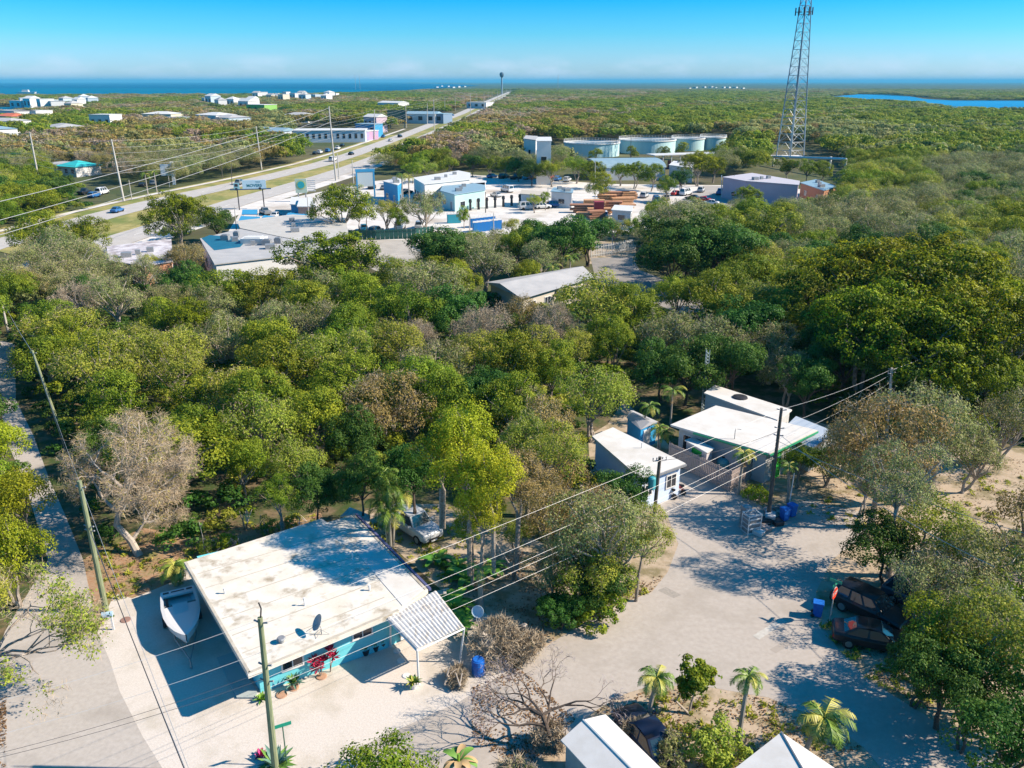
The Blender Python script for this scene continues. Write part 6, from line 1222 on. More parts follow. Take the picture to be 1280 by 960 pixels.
q = at(258, 690); t = thing('bare_sapling', 'single pale dead sapling at the roof corner', 'sapling', tuple(at(256, 692))); b = MB(); b.tube([(0, 0, 0), (.02, 0, 1.4), (-.08, 0, 2.6)], [.04, .03, .02], 5); b.tube([(.0, 0, 2.2), (.25, 0, 2.7)], [.02, .01], 4); b.build('stem', PALE_BARK, t)
b = MB(); p_, q_ = at(618, 690), at(650, 728); b.tube([p_ + Vector((0, 0, .9)), q_ + Vector((0, 0, .1))], .09, 7); tag(b.build('fallen_log', PALE_BARK), 'pale log leaning across the shaded yard', 'log')
# ================================================================== MIDDLE DISTANCE BUILDINGS
def block(name, label, poly, z0, z1, wall, roof, cat='building', nwin=0, par=.25, group=None, wz=1.1, wh=1.2, over=.25, glass=M_glass, parts=True):
    """flat roofed block from its roof outline; windows on the walls that face the camera"""
    t = thing(name, label, cat, (poly[0][0], poly[0][1], 0), 0, group)
    n = len(poly); A = sum(poly[i][0] * poly[(i + 1) % n][1] - poly[(i + 1) % n][0] * poly[i][1] for i in range(n)); poly = poly if A > 0 else poly[::-1]
    W_ = inset(poly, over); MB().prism(W_, z0, z1 - .18).build('wall', wall, t, world=True); MB().prism(poly, z1 - .18, z1).build('roof', roof, t, world=True)
    if nwin >= 2 and z1 < 9:
        cx_ = sum(p[0] for p in poly) / n; cy_ = sum(p[1] for p in poly) / n; ex = (Vector(poly[0]) - Vector((cx_, cy_))) * .45
        for q_, sc in ((1, 1.6), (-.7, 1.1), (.2, .8)): b = MB(); b.box(cx_ + ex.x * q_, cy_ + ex.y * q_, z1, sc, sc * .8, .8, rot=.3); b.build('roof_unit', M_grey, t, world=True)
    if nwin:
        for i in range(n):
            a, c = Vector(W_[i]), Vector(W_[(i + 1) % n]); d_ = c - a; nn = Vector((d_.y, -d_.x)); mid = (a + c) / 2
            if nn.dot(-mid) <= 0 or d_.length < 3: continue
            k_ = max(1, int(nwin * d_.length / max((Vector(W_[(j + 1) % n]) - Vector(W_[j])).length for j in range(n))))
            for k in range(k_):
                w_ = min(1.8, d_.length / k_ * .5)
                if k == k_ // 2 and k_ > 1: window_on(t, a, c, d_.length * (k + .5) / k_ - .55, .1, 1.1, 2.2, mull=0, glass=M_grey).name = 'door'; continue
                window_on(t, a, c, d_.length * (k + .5) / k_ - w_ / 2, wz, w_, wh, mull=0, glass=glass)
    return t
def pblock(name, label, pxs, z, wall, roof, **k): return block(name, label, P2(pxs, z), 0, z, wall, roof, **k)
# long grey roof
T0 = P2([(607, 352), (719, 333), (744, 346), (653, 373)], 3.4)
t = thing('long_house', 'long low house with a plain light grey roof beyond the wood', 'house', (T0[0][0], T0[0][1], 0)); W_ = inset(T0, .6); MB().prism(W_, 0, 3.3).build('wall', mat('cream_wall', (.58, .53, .45), rough=.9), t, world=True)
m0, m1 = (Vector(T0[0]) * .6 + Vector(T0[3]) * .4), (Vector(T0[1]) * .6 + Vector(T0[2]) * .4); b = MB(); b.add([(*T0[0], 3.3), (*T0[1], 3.3), (*T0[2], 3.3), (*T0[3], 3.3), (m0.x, m0.y, 4.1), (m1.x, m1.y, 4.1)], [(0, 1, 5, 4), (4, 5, 2, 3), (0, 4, 3), (1, 2, 5), (3, 2, 1, 0)]); b.build('roof', M_rfg, t, world=True)
for s in (1.5, 5, 9, 13): window_on(t, W_[3], W_[2], s, 1.2, 1.3, 1.1)
# white hall with grey flat roof
pblock('flat_roofed_hall', 'white hall with a big pale flat roof and vents', [(268, 330), (250, 298), (300, 286), (368, 300), (372, 318)], 5.0, M_whiteb, M_rfg, nwin=2)
Q_ = at(324, 308, 5); t = [o for o in bpy.data.objects if o.get('label', '').startswith('white hall with a big')][0]
for (u, v, sx_, sy_) in ((318, 303, 4, 3), (334, 306, 1.5, 1.5), (282, 300, 1.4, 1.4), (296, 296, 1, 1), (348, 304, 1.2, 1.2)):
    p_ = at(u, v, 5); b = MB(); b.box(p_.x, p_.y, 5.0, sx_, sy_, .9); b.box(p_.x, p_.y, 5.9, sx_ * .7, sy_ * .7, .15); b.build('roof_unit', M_white if sx_ > 2 else M_grey, t, world=True)
b = MB(); b.prism(P2([(252, 298), (262, 294), (290, 296), (306, 303), (300, 309), (268, 313)], 5.0), 5.002, 5.03); b.build('roof_shadow_patch', mat('painted_shadow_blue', (.01, .10, .17), (.015, .13, .21), scale=.4, rough=.6), t, world=True)  # tree shadow on the hall roof, painted as a thin dark blue patch
pblock('workshop', 'second pale flat roof just behind the white hall', [(300, 285), (296, 276), (366, 268), (432, 272), (436, 296), (372, 300)], 4.4, M_greyst, mat('pale_roof_b', (.50, .48, .44), (.58, .56, .52), scale=.5, rough=.8), nwin=2)
# shaded blue awnings
for i, pl in enumerate(([(298, 276), (301, 270), (325, 271), (322, 279)], [(325, 274), (330, 269), (354, 272), (348, 279)], [(356, 272), (360, 266), (384, 268), (388, 276)], [(302, 268), (303, 262), (322, 262), (321, 268)])):
    pp = P2(pl, 3.4); t = thing('blue_awning', ['blue awning at the left end of the row', 'blue awning second in the row', 'largest blue awning at the right end of the row', 'dark blue awning behind the row'][i], 'awning', (pp[0][0], pp[0][1], 0), 0, 'blue awnings behind the hall'); MB().prism(pp, 3.3, 3.42).build('canopy', M_blu, t, world=True)
    for q_ in pp: b = MB(); b.cyl((q_[0], q_[1], 0), (q_[0], q_[1], 3.3), .08, 6); b.build('post', M_wframe, t, world=True)
pblock('roadside_hut', 'low hut with white roof and pink brick side under the round sign', [(371, 258), (374, 248), (388, 246), (396, 258)], 4, mat('pink_brick', (.42, .28, .24), (.5, .35, .3), scale=2, rough=.9), M_white, nwin=1)
pblock('roadside_kiosk', 'small white roofed kiosk with a blue panel by the highway', [(362, 255), (364, 246), (374, 246), (374, 256)], 3.4, M_blu, M_white, nwin=1)
pblock('leaf_strewn_house', 'orange walled house with a leaf strewn white roof', [(133, 308), (214, 298), (216, 326), (180, 332), (136, 326)], 4.2, M_or, mat('leafy_white_roof', (.70, .67, .70), (.36, .32, .34), scale=.55, rough=.8, detail=10, lo=.42, hi=.62), nwin=2)
# movers billboard: a box truck outline panel on two posts
q = at(318, 262); t = thing('movers_billboard', 'pale blue billboard shaped like a box truck reading MOVERS', 'billboard', (q.x, q.y, 0), .25); k = 1 / pxm(q.y, 6); zb_ = top_of(q, 318, 237).z; hgt_ = top_of(q, 318, 225).z - zb_; wd_ = 34 * k
b = MB(); b.box(.6, 0, zb_ + .25, wd_ - 1.2, .5, hgt_ - .3); b.build('cargo_box', mat('pale_blue_board', (.48, .66, .76), rough=.5), t); b = MB(); b.box(-wd_ / 2 - .3, 0, zb_ + .25, 1.5, .5, hgt_ * .62, taper=.92); b.build('cab', mat('board_teal', (.25, .48, .54), rough=.5), t)
b = MB(); b.box(-.4, 0, zb_ + .02, wd_ + 3.2, .6, .22); b.build('frame', mat('navy_board', (.02, .06, .14), rough=.5), t)
b = MB(); b.box(-wd_ / 2 - .35, -.26, zb_ + .9, .8, .03, .7); b.build('cab_window', M_dark, t)
for x in (-wd_ / 2 - .2, wd_ / 2 - 1.0):
    b = MB(); b.cyl((x, 0, 0), (x, 0, zb_), .14, 8); b.build('post', M_dark, t)
for x in (-wd_ / 2 - .4, wd_ / 2 - 1.6):
    b = MB(); b.tube([(x, -.3, zb_ + .25), (x, -.22, zb_ + .25)], .35, 14); b.build('wheel_disc', M_dark, t)
text_mesh('MOVERS', hgt_ * .42, mat('dark_teal_letters', (.02, .14, .18), rough=.5), t, Matrix.Translation((.6, -.27, zb_ + hgt_ * .42)) @ Matrix.Rotation(rad(90), 4, 'X'), True)
text_mesh('TWO', hgt_ * .2, mat('dark_teal_letters', (.02, .14, .18), rough=.5), t, Matrix.Translation((1.6, -.27, zb_ + hgt_ * .78)) @ Matrix.Rotation(rad(90), 4, 'X'))
# round green sign
q = at(378, 252); t = thing('pylon_sign', 'square green pylon sign with a round teal emblem and slat board', 'sign', (q.x, q.y, 0), .15); z0_ = top_of(q, 378, 241).z; z1_ = top_of(q, 378, 223.5).z; w_ = 14 / pxm(q.y, 6)
b = MB(); b.box(0, 0, z0_, w_, .5, z1_ - z0_); b.build('panel', mat('pale_sage', (.50, .62, .50), rough=.6), t); zc_ = (z0_ + z1_) / 2 + .3
b = MB(); b.tube([(0, -.30, zc_), (0, -.26, zc_)], w_ * .40, 24); b.build('ring', mat('yellow_green_ring', (.45, .55, .2), rough=.6), t); b = MB(); b.tube([(0, -.34, zc_), (0, -.30, zc_)], w_ * .31, 24); b.build('emblem', mat('teal_emblem', (.02, .30, .34), rough=.6), t)
b = MB(); b.cyl((-w_ * .3, 0, 0), (-w_ * .3, 0, z0_), .2, 8); b.build('post', M_grey, t); b = MB(); b.cyl((w_ * .35, 0, 0), (w_ * .35, 0, z0_), .2, 8); b.build('post', M_grey, t)
b = MB()
for i in range(6): b.box(w_ * .5 + w_ * .4, 0, z0_ + .4 + i * (z1_ - z0_ - .6) / 6, w_ * .72, .12, .28)
b.build('slat_board', M_greyst, t)
q = at(458, 246); t = thing('framed_sign', 'blue framed white sign board beyond the dark tree', 'sign', (q.x, q.y, 0), .3)
b = MB(); b.box(0, 0, 3, 4.6, .3, 4.2); b.build('panel', mat('pale_board', (.55, .62, .62), rough=.6), t); b = MB(); b.box(0, 0, 7.2, 5.6, .5, .8); b.build('cap', M_blu, t)
for x in (-2.5, 2.5): b = MB(); b.box(x, 0, 0, .4, .4, 7.2); b.build('post', M_blu, t)
q = at(212, 231); t = thing('pylon_sign', 'tall pale pylon sign on a wide post near the left of the highway', 'sign', (q.x, q.y, 0), .2); b = MB(); b.box(0, 0, 3, 4.4, .4, 3.6); b.build('panel', mat('pale_blue_panel', (.6, .68, .74), rough=.6), t); b = MB(); b.box(1.5, 0, 0, .9, .7, 7.4); b.build('post', M_whiteb, t)
q = at(497, 160); t = thing('dark_billboard', 'dark backed billboard by the far junction', 'billboard', (q.x, q.y, 0), .1); b = MB(); b.box(0, 0, 4, 14, .6, 8.5); b.build('panel', mat('dark_green_board', (.03, .07, .06), rough=.7), t)
for x in (-5, 5): b = MB(); b.box(x, 0, 0, .6, .6, 4.2); b.build('post', M_grey, t)
# shops
pblock('white_shop', 'long white shop with a flat roof, farthest of the white and blue shops', [(516, 222), (573, 213), (588, 216), (588, 224), (530, 230)], 5.5, M_whiteb, M_white, nwin=6)
pblock('blue_shop', 'blue fronted shop beside the two tall palms', [(478, 226), (497, 222), (504, 226), (497, 231)], 5.5, M_blu, M_white, nwin=2)
pblock('turquoise_shop', 'low turquoise building with a pale roof deck before the white shop', [(550, 238), (553, 232), (606, 228), (607, 237), (568, 243)], 4.5, M_teal, M_rfb, nwin=4)
pblock('annex_block', 'white annex right of the turquoise building', [(587, 228), (590, 223), (608, 226), (606, 231)], 4.5, M_whiteb, M_white, nwin=1)
pblock('site_cabin', 'white site cabin with grey roof between lumber and white lot', [(688, 239), (692, 234), (717, 236), (716, 241)], 4.2, M_whiteb, M_rfb, nwin=2)
pblock('site_shed', 'pale shed beside the site cabin on the white lot', [(650, 242), (652, 237), (678, 239), (676, 244)], 3.6, M_whiteb, mat('sand_roof', (.55, .5, .42), rough=.9), nwin=1)
# portable toilets
port = None
k = 0
for (u, v, c_) in [(562 + i * 3.6, 279 - i * .15, 0) for i in range(4)] + [(594 + i * 5.0, 290 - i * .6, 1) for i in range(7)] + [(591 + i * 5.0, 284.5 - i * .6, 1) for i in range(6)]:
    q = at(u, v); k += 1
    if port is None or (c_ != port[1]):
        t = thing('portable_toilet', 'x', 'portable toilet', (q.x, q.y, .02), .15, 'blue portable toilets on the lot'); col_ = mat('toilet_teal', (.04, .32, .40), rough=.5) if c_ == 0 else mat('toilet_blue', (.03, .22, .52), rough=.5)
        b = MB(); b.box(0, 0, 0, 1.15, 1.15, 2.15); b.build('cabin', col_, t); b = MB(); b.box(0, 0, 2.15, 1.2, 1.2, .22, taper=.8); b.build('roof', M_white, t); b = MB(); b.box(0, -.59, .08, .75, .04, 1.9); b.build('door', col_, t); b = MB(); b.tube([(.45, .45, 2.2), (.45, .45, 2.6)], .05, 5); b.build('vent_pipe', M_white, t); port = (t, c_)
    else: t = copy_tree(port[0]); t.location = (q.x, q.y, .02)
    t['label'] = (f'teal portable toilet, {ordn(k)} from the left of the far group' if c_ == 0 else (f'blue portable toilet, {ordn(k - 4)} from the left in the front row' if k <= 11 else f'blue portable toilet, {ordn(k - 11)} from the left in the back row'))
# green screened construction fence
fence('screen_fence', 'dark green screened fence behind the golden tipped tree', [at(436, 300), at(470, 300), at(520, 298), at(542, 294)], 2.1, mat('green_screen', (.02, .075, .065), rough=.9), pw=.9, gap=.02, posts=6)
fence('chain_fence', 'grey picket fence between the lumber yard and the shaded street', [at(738, 322), at(765, 318), at(792, 312)], 2.2, M_greyst, pw=.12, gap=.28, posts=4)
# lumber
M_lum = mat('orange_lumber', (.58, .28, .13), (.68, .38, .2), scale=1, rough=.9); M_lum2 = mat('brown_lumber', (.35, .17, .10), rough=.9)
lum = [(733, 266, 16), (750, 268, 12), (768, 266, 14), (742, 260, 12), (762, 259, 14), (783, 260, 10), (778, 254, 13), (757, 253, 10), (770, 249, 16), (758, 246, 8), (732, 271, 9), (776, 270, 9), (745, 274, 8), (786, 249, 9)]
for i, (u, v, L_) in enumerate(lum):
    q = at(u, v); t = thing('lumber_stack', f'orange lumber stack, {ordn(i + 1)} counted from the front of the yard', 'lumber', (q.x, q.y, 0), RND.uniform(-.25, .35), 'orange lumber stacks'); hh = RND.uniform(.8, 2.0)
    b = MB()
    for j in range(int(hh / .5) + 1): b.box(RND.uniform(-.3, .3), 0, .15 + j * .55, L_ * RND.uniform(.75, 1) * .55, 2.2, .4)
    b.build('planks', M_lum if i % 4 else M_lum2, t); b = MB(); b.box(-L_ * .15, 0, 0, .2, 2.2, .15); b.box(L_ * .15, 0, 0, .2, 2.2, .15); b.build('bearer', M_lum2, t)
pblock('open_store', 'white roofed open store in front of the orange lumber', [(764, 262), (768, 256), (792, 257), (790, 264)], 3.4, M_greyst, M_white, nwin=1)
q = at(748, 272); t = thing('red_bin_tower', 'dark red upright hopper among the orange lumber', 'hopper', (q.x, q.y, 0)); b = MB(); b.box(0, 0, .8, 2.2, 2.2, 3.2, taper=1.1); b.build('hopper', mat('dark_red', (.28, .04, .05), rough=.6), t)
for a in (-1, 1): b = MB(); b.box(a, a, 0, .2, .2, .9); b.box(a, -a, 0, .2, .2, .9); b.build('leg', M_dark, t)
# bollard row / dark posts by the white lot
for i in range(9):
    q = at(588 + i * 10.3, 263 - i * 1.1); b = MB(); b.lathe(q.x, q.y, [(.35, 0), (.3, 2.0), (.45, 2.1), (.4, 2.9), (.1, 3.0)], 8); tag(b.build('dark_bollard', M_dark), f'dark post of the lot fence, {ordn(i + 1)} from the portable toilets', 'post', 'dark posts of the lot fence')
# white plant building, tanks
pblock('plant_building', 'tall white plant building left of the round tanks', [(670, 176), (672, 171), (689, 171), (690, 176)], 14, M_whiteb, M_white, nwin=3, wz=6, wh=3)
pblock('plant_annex', 'stepped white annex at the left of the tall plant building', [(654, 173), (657, 169), (672, 170), (670, 175)], 11, M_whiteb, M_rfg, nwin=2, wz=5, wh=2)
pblock('pump_house', 'low white base building under the tall plant building', [(666, 187), (670, 183), (692, 183), (692, 190)], 6, M_whiteb, M_white, nwin=2)
def tank(label, u0, u1, vtop, vbot, inner=True):
    uc = (u0 + u1) / 2; q = at(uc, vbot); k_ = pxm(q.y, 4); R_ = (u1 - u0) / 2 / k_; hh = top_of(q, uc, vtop).z * .68; cx, cy = q.x, q.y + R_
    t = thing('round_tank', label, 'tank', (cx, cy, 0), 0, 'round open tanks'); b = MB(); b.lathe(0, 0, [(R_, 0), (R_, hh)], 56); b.build('wall', M_tank, t, smooth=False)
    b = MB(); n = 56; vs = []
    for r, z in ((R_ + .35, hh), (R_ + .35, hh + .5), (R_ - .5, hh + .5), (R_ - .5, hh - .2)): vs += [(r * math.cos(6.2832 * i / n), r * math.sin(6.2832 * i / n), z) for i in range(n)]
    b.add(vs, [(j * n + i, j * n + (i + 1) % n, (j + 1) * n + (i + 1) % n, (j + 1) * n + i) for j in range(3) for i in range(n)]); b.build('rim', M_white, t)
    b = MB(); vs = []
    for i in range(n): a = 6.2832 * i / n; b.tube([((R_ + .2) * math.cos(a), (R_ + .2) * math.sin(a), hh + .5), ((R_ + .2) * math.cos(a), (R_ + .2) * math.sin(a), hh + 1.5)], .05, 3)
    for zz in (1.0, 1.5): b.tube([((R_ + .2) * math.cos(6.2832 * i / n), (R_ + .2) * math.sin(6.2832 * i / n), hh + zz) for i in range(n + 1)], .05, 3)
    b.build('railing', M_white, t); b = MB(); b.box(0, 0, hh + .3, R_ * 2 - 1, 1.6, .3, rot=.4); b.build('walkway', M_plast, t); b = MB(); b.lathe(0, 0, [(R_ - .5, hh + .01), (R_ - .6, hh + .02)], 40); b.build('water', mat('tank_water', (.05, .09, .09), rough=.2), t)
tank('nearest and leftmost round pale turquoise tank', 707, 778, 173.5, 197); tank('second round pale turquoise tank in the row', 778, 850, 170, 193); tank('third round pale turquoise tank in the row', 843, 884, 168, 189); tank('last small round tank by the yellow tree', 878, 910, 166, 188)
# arched roof and covered yard
B0 = at(745, 226); t = thing('arched_hall', 'hall with a long blue grey arched roof before the tanks', 'hall', (B0.x, B0.y, 0), .12); Lh = 100 / pxm(B0.y, 5) ; b = MB(); n = 10; D_ = 22
vs = []
for x in (0, Lh * .9): vs += [(x, D_ / 2 - D_ / 2 * math.cos(math.pi * i / n), 4.2 + 2.2 * math.sin(math.pi * i / n)) for i in range(n + 1)]
b.add(vs, [(i, i + 1, n + 2 + i, n + 1 + i)[::-1] for i in range(n)] + [tuple(range(n + 1))[::-1], tuple(range(n + 1, 2 * n + 2))]); b.build('roof', mat('blue_grey_tin', (.26, .38, .45), (.32, .45, .5), scale=.5, rough=.5), t); b = MB(); b.box(Lh * .45, D_ / 2, 0, Lh * .88, D_ - .4, 4.2); b.build('wall', M_whiteb, t)
pblock('white_yard_wall', 'bright white walled yard building behind the row of trees', [(836, 206), (842, 201), (868, 203), (867, 210)], 5, M_whiteb, M_white, nwin=2)
B0 = at(812, 212); t = thing('covered_rack', 'long open rack with a thin white roof and red dark goods', 'rack', (B0.x, B0.y, 0), .32); Lr = 30; b = MB(); b.box(Lr / 2, 0, 5.4, Lr, 7, .3); b.build('roof', M_white, t)
for i in range(9): b = MB(); b.box(.3 + i * Lr / 8.2, -3, 0, .25, .25, 5.4); b.build('post', M_white, t)
b = MB()
for i in range(24): b.box(1 + i * 1.2, RND.uniform(-2, 2), 0, 1.0, 1.5, RND.uniform(1.5, 4.2))
b.build('goods', mat('mixed_goods', (.35, .08, .07), (.04, .08, .18), scale=.35, rough=.8, lo=.48, hi=.52), t)
# pink shed
pblock('pink_shed', 'long pink walled shed with a light roof beside the bright blue cars', [(903, 221), (940, 216), (1000, 226), (999, 231), (932, 226)], 6, M_pink, mat('pale_violet_roof', (.55, .52, .56), rough=.7), nwin=4)
pblock('pink_shed_wing', 'orange fronted wing with pale blue roof at the end of the pink shed', [(1000, 228), (1020, 224), (1047, 233), (1030, 238)], 4.2, M_or, M_rfb, nwin=2)
for i, (u, v) in enumerate(((902, 246), (918, 246))): big(u, v, u, v - 27, f'white yard mast {"left" if i == 0 else "right"} of the pair before the pink shed', r=.18, m=M_white, grp='white masts before the pink shed', arm=False)
# gantry frame next to tower
g0, g1, g2 = at(966, 208), at(1036, 218), at(1055, 222); tz = top_of(g0, 966, 196).z
t = thing('steel_gantry', 'long white steel gantry frame at the foot of the lattice tower', 'gantry', (g0.x, g0.y, 0)); tz2 = top_of(g2, 1058, 199).z
b = MB(); b.tube([(0, 0, tz), (g2.x - g0.x, g2.y - g0.y, tz2)], .45, 4); b.tube([(0, 3, tz), (g2.x - g0.x, g2.y - g0.y + 3, tz2)], .3, 4); b.build('beam', M_whiteb, t)
for p_, z_ in ((g0, tz), (g1, tz2), (g2, tz2)): b = MB(); b.cyl((p_.x - g0.x, p_.y - g0.y, 0), (p_.x - g0.x, p_.y - g0.y, z_), .4, 4); b.build('post', M_whiteb, t)
# tower
tb = at(985, 197); scl = 1 / pxm(tb.y, 3); t = thing('lattice_tower', 'very tall steel lattice tower with dark antennas above the wood', 'tower', (tb.x, tb.y, 0)); half = 17 * scl; TH = 76.0; apex_x = 0
def leg(i, z): r = (half * 1.12) * (1 - z / TH) + 1.7 * (z / TH); a = rad([205, 262, 335][i]); return Vector((r * math.cos(a), r * math.sin(a) * .9, z))
M_galv = mat('galvanised_steel', (.60, .62, .62), rough=.5, metal=.2); M_tw = mat('weathered_steel', (.18, .24, .30), rough=.6)
nseg = 22; zs = [TH * (1 - (1 - i / nseg) ** 1.0) for i in range(nseg + 1)]
for i in range(3):
    b = MB(); b.tube([leg(i, z) for z in zs], [.30 - .14 * z / TH for z in zs], 6, 0); n6 = 6
    b.m = [0 if k // 6 < 6 else 1 for k in range(len(b.m))]; b.build('leg', [M_galv, M_tw], t)
for part, (a0_, a1_) in (('lower_bracing', (0, 6)), ('upper_bracing', (6, nseg))):
    b = MB()
    for k in range(a0_, a1_):
        z0, z1 = zs[k], zs[k + 1]
        for i in range(3):
            A_, B_ = leg(i, z0), leg((i + 1) % 3, z0); C_, D__ = leg(i, z1), leg((i + 1) % 3, z1); M_ = (C_ + D__) / 2
            b.tube([A_, M_], .10, 3); b.tube([B_, M_], .10, 3); b.tube([C_, D__], .11, 3)
    b.build(part, M_galv if a0_ == 0 else M_tw, t)
b = MB(); b.tube([Vector((.3, 0, 0)), Vector((.3, 0, TH))], .22, 5); b.build('cable_ladder', M_tw, t)
za = top_of(tb, 1000, 15).z
for i in range(10):
    a = 6.283 * i / 10; b = MB(); r_ = 3.6; b.box(r_ * math.cos(a), r_ * math.sin(a), za - 1.3 + RND.uniform(-.3, .3), .55, .35, 2.9, rot=a + 1.57); b.tube([(r_ * math.cos(a) * .3, r_ * math.sin(a) * .3, za), (r_ * math.cos(a), r_ * math.sin(a), za)], .08, 4); b.build('antenna', M_dark, t)
b = MB(); b.box(0, 0, 0, half * 2.3, half * 2, .6); b.build('footing', M_whiteb, t)
# water tower at the end of the road, thin masts
q = at(628, 118); q.y = 2400; q.x = (628 - 640) / FPX * 2400; t = thing('water_tower', 'dark water tower on the horizon at the end of the road', 'water tower', (q.x, q.y, 0)); hh = 52
b = MB(); b.lathe(0, 0, [(2.5, 0), (2, 5), (2, hh - 9)], 12); b.build('shaft', M_tw, t); b = MB(); b.lathe(0, 0, [(2, hh - 10), (5, hh - 6), (6, hh - 2), (5, hh + 2), (1.5, hh + 4)], 16); b.build('tank', mat('dark_tank', (.06, .10, .14), rough=.7), t)
for i, (u, Y_) in enumerate(((456, 3300), (461, 3300), (694, 2800))):
    t = thing('thin_mast', ['left one of two hair thin masts on the sea horizon', 'right one of two hair thin masts on the sea horizon', 'hair thin mast on the horizon right of the water tower'][i], 'mast', ((u - 640) / FPX * Y_, Y_, 0)); b = MB(); b.tube([(0, 0, 0), (0, 0, 58 if i < 2 else 52)], .5, 4); b.build('mast', M_grey, t)
# teal roof shop and other houses of the left side
def house(label, u, v, w_, d_, h_, wall, roof, kind='hip', rot=.2, rh=1.8, group='houses scattered beyond the highway', nw=3):
    q = at(u, far_v(v)); h_ = h_ * (1.25 if v < 170 else 1); t = thing('distant_house', label, 'house', (q.x, q.y, 0), rot, group); b = MB(); b.box(0, 0, 0, w_, d_, h_); b.build('wall', wall, t); b = MB(); o = .5
    X_, Y_ = w_ / 2 + o, d_ / 2 + o; rx = {'hip': max(0, w_ / 2 - d_ / 2), 'gable': X_, 'flat': 0}[kind]
    if kind == 'flat': b.box(0, 0, h_, w_ + .6, d_ + .6, .35)
    else: b.add([(-X_, -Y_, h_), (X_, -Y_, h_), (X_, Y_, h_), (-X_, Y_, h_), (-rx, 0, h_ + rh), (rx, 0, h_ + rh)], [(0, 1, 5, 4), (1, 2, 5), (2, 3, 4, 5), (3, 0, 4), (3, 2, 1, 0)])
    b.build('roof', roof, t)
    for k in range(nw): b = MB(); x = -w_ / 2 + w_ * (k + .5) / nw; b.box(x, -d_ / 2 - .02, h_ * .35, w_ / nw * .4, .08, h_ * .4); b.build('window', M_glass, t)
    return t
for (u, v, w_, d_, h_, wa, rf, kd, lab) in hs_: house(lab, u, v, w_, d_, h_, wa, rf, kd, -RND.uniform(.2, .8))
house('pale roadside restaurant with a long white flat roof', 414, 168, 40, 20, 5, LB_, M_white, 'flat', .1, nw=12)
for i, (u, v) in enumerate(sorted(shore)):
    w_ = RND.uniform(10, 18); house(f'far white waterfront house, {ordn(i + 1)} from the left along the shore', u, v, w_, RND.uniform(10, 16), RND.uniform(7, 11), RND.choice([WB_, WB_, LB_, CR]), RND.choice([M_white, M_rfg, M_white]), RND.choice(['hip', 'flat', 'gable']), -RND.uniform(.3, 1.0), 3, 'far white waterfront houses', 2)
for i in range(9):
    u = 862 + i * 8.2 + RND.uniform(-2, 2); house(f'tiny white building on the far bay edge, {ordn(i + 1)} from the left', u, 110.2 + RND.uniform(-1.2, .6), RND.uniform(10, 24), 14, RND.uniform(4, 8), WB_, M_white, 'flat', -.8, 3, 'tiny white buildings on the far bay edge', 1)
for i, u in enumerate((545, 552, 560, 566, 573, 580)): house(f'tiny white building on the far sea shore, {ordn(i + 1)} from the left', u, 108.6 + RND.uniform(-.6, .9), RND.uniform(12, 26), 14, RND.uniform(4, 8), WB_, M_white, 'flat', -.8, 3, 'tiny white buildings on the far sea shore', 1)
q = at(34, 117.0, 4); t = thing('white_yacht', 'tiny white boat on the sea off the left shore', 'boat', (q.x, q.y, 4)); b = MB(); b.box(0, 0, 0, 40, 9, 4, taper=1.1); b.build('hull', M_white, t); b = MB(); b.box(-3, 0, 4, 18, 6, 5, taper=.8); b.build('cabin', M_white, t)
# a few more trees by hand in the distance are part of the wood

# ================================================================== GROUND LITTER, WEEDS
def scatter_px(polys, n, exc=()):
    out = []
    for pl in polys:
        pw = P2(pl); xs = [p[0] for p in pw]; ys = [p[1] for p in pw]; m = 0
        X = RG.uniform(min(xs), max(xs), n * 4); Y = RG.uniform(min(ys), max(ys), n * 4); ok = inpoly_np(X, Y, pw)
        for e in exc: ok &= ~inpoly_np(X, Y, e)
        # clumpy: keep more where a slow wave is high
        ok &= (np.sin(X * 1.1 + 2 * np.sin(Y * .7)) * np.sin(Y * 1.3) + RG.uniform(-1, 1, len(X))) > .1
        out.append(np.stack([X[ok][:n], Y[ok][:n]], 1))
    return np.vstack(out)
HOUSEP = [RP, [tuple(p) for p in inset(RP, -.1)]]
vp = [[(104, 700), (140, 752), (232, 722), (228, 705), (300, 690), (405, 650), (400, 640), (240, 670), (130, 680)], [(640, 836), (700, 797), (760, 762), (815, 740), (835, 715), (790, 720), (740, 745), (680, 780), (620, 820)], [(560, 735), (600, 690), (700, 690), (740, 745), (645, 830), (600, 800)], [(745, 890), (780, 868), (880, 860), (960, 874), (1040, 907), (1080, 937), (1000, 960), (760, 960)], [(1030, 775), (1060, 815), (1095, 850), (1160, 890), (1200, 860), (1120, 780)], [(985, 640), (1060, 590), (1280, 570), (1280, 650), (1100, 680)], [(590, 860), (650, 835), (720, 900), (660, 960), (590, 930)], [(-60, 960), (8, 960), (8, 860), (-30, 860)]]
PT = scatter_px(vp, 2200, HOUSEP); n = len(PT)
C = np.column_stack([PT, np.full(n, .05)]); N = np.column_stack([RG.normal(size=n) * .4, RG.normal(size=n) * .4, np.ones(n)])
me = leafy('fallen_leaves', C, N, RG.uniform(.03, .09, n), RG.uniform(0, 1, n), leaf_mat('dead_leaves', (.12, .065, .03), (.38, .24, .12), trans=.1)); o = bpy.data.objects.new('fallen_leaves', me); COL.objects.link(o); tag(o, 'brown fallen leaves strewn over verges and bare yards', 'leaves', kind='stuff')
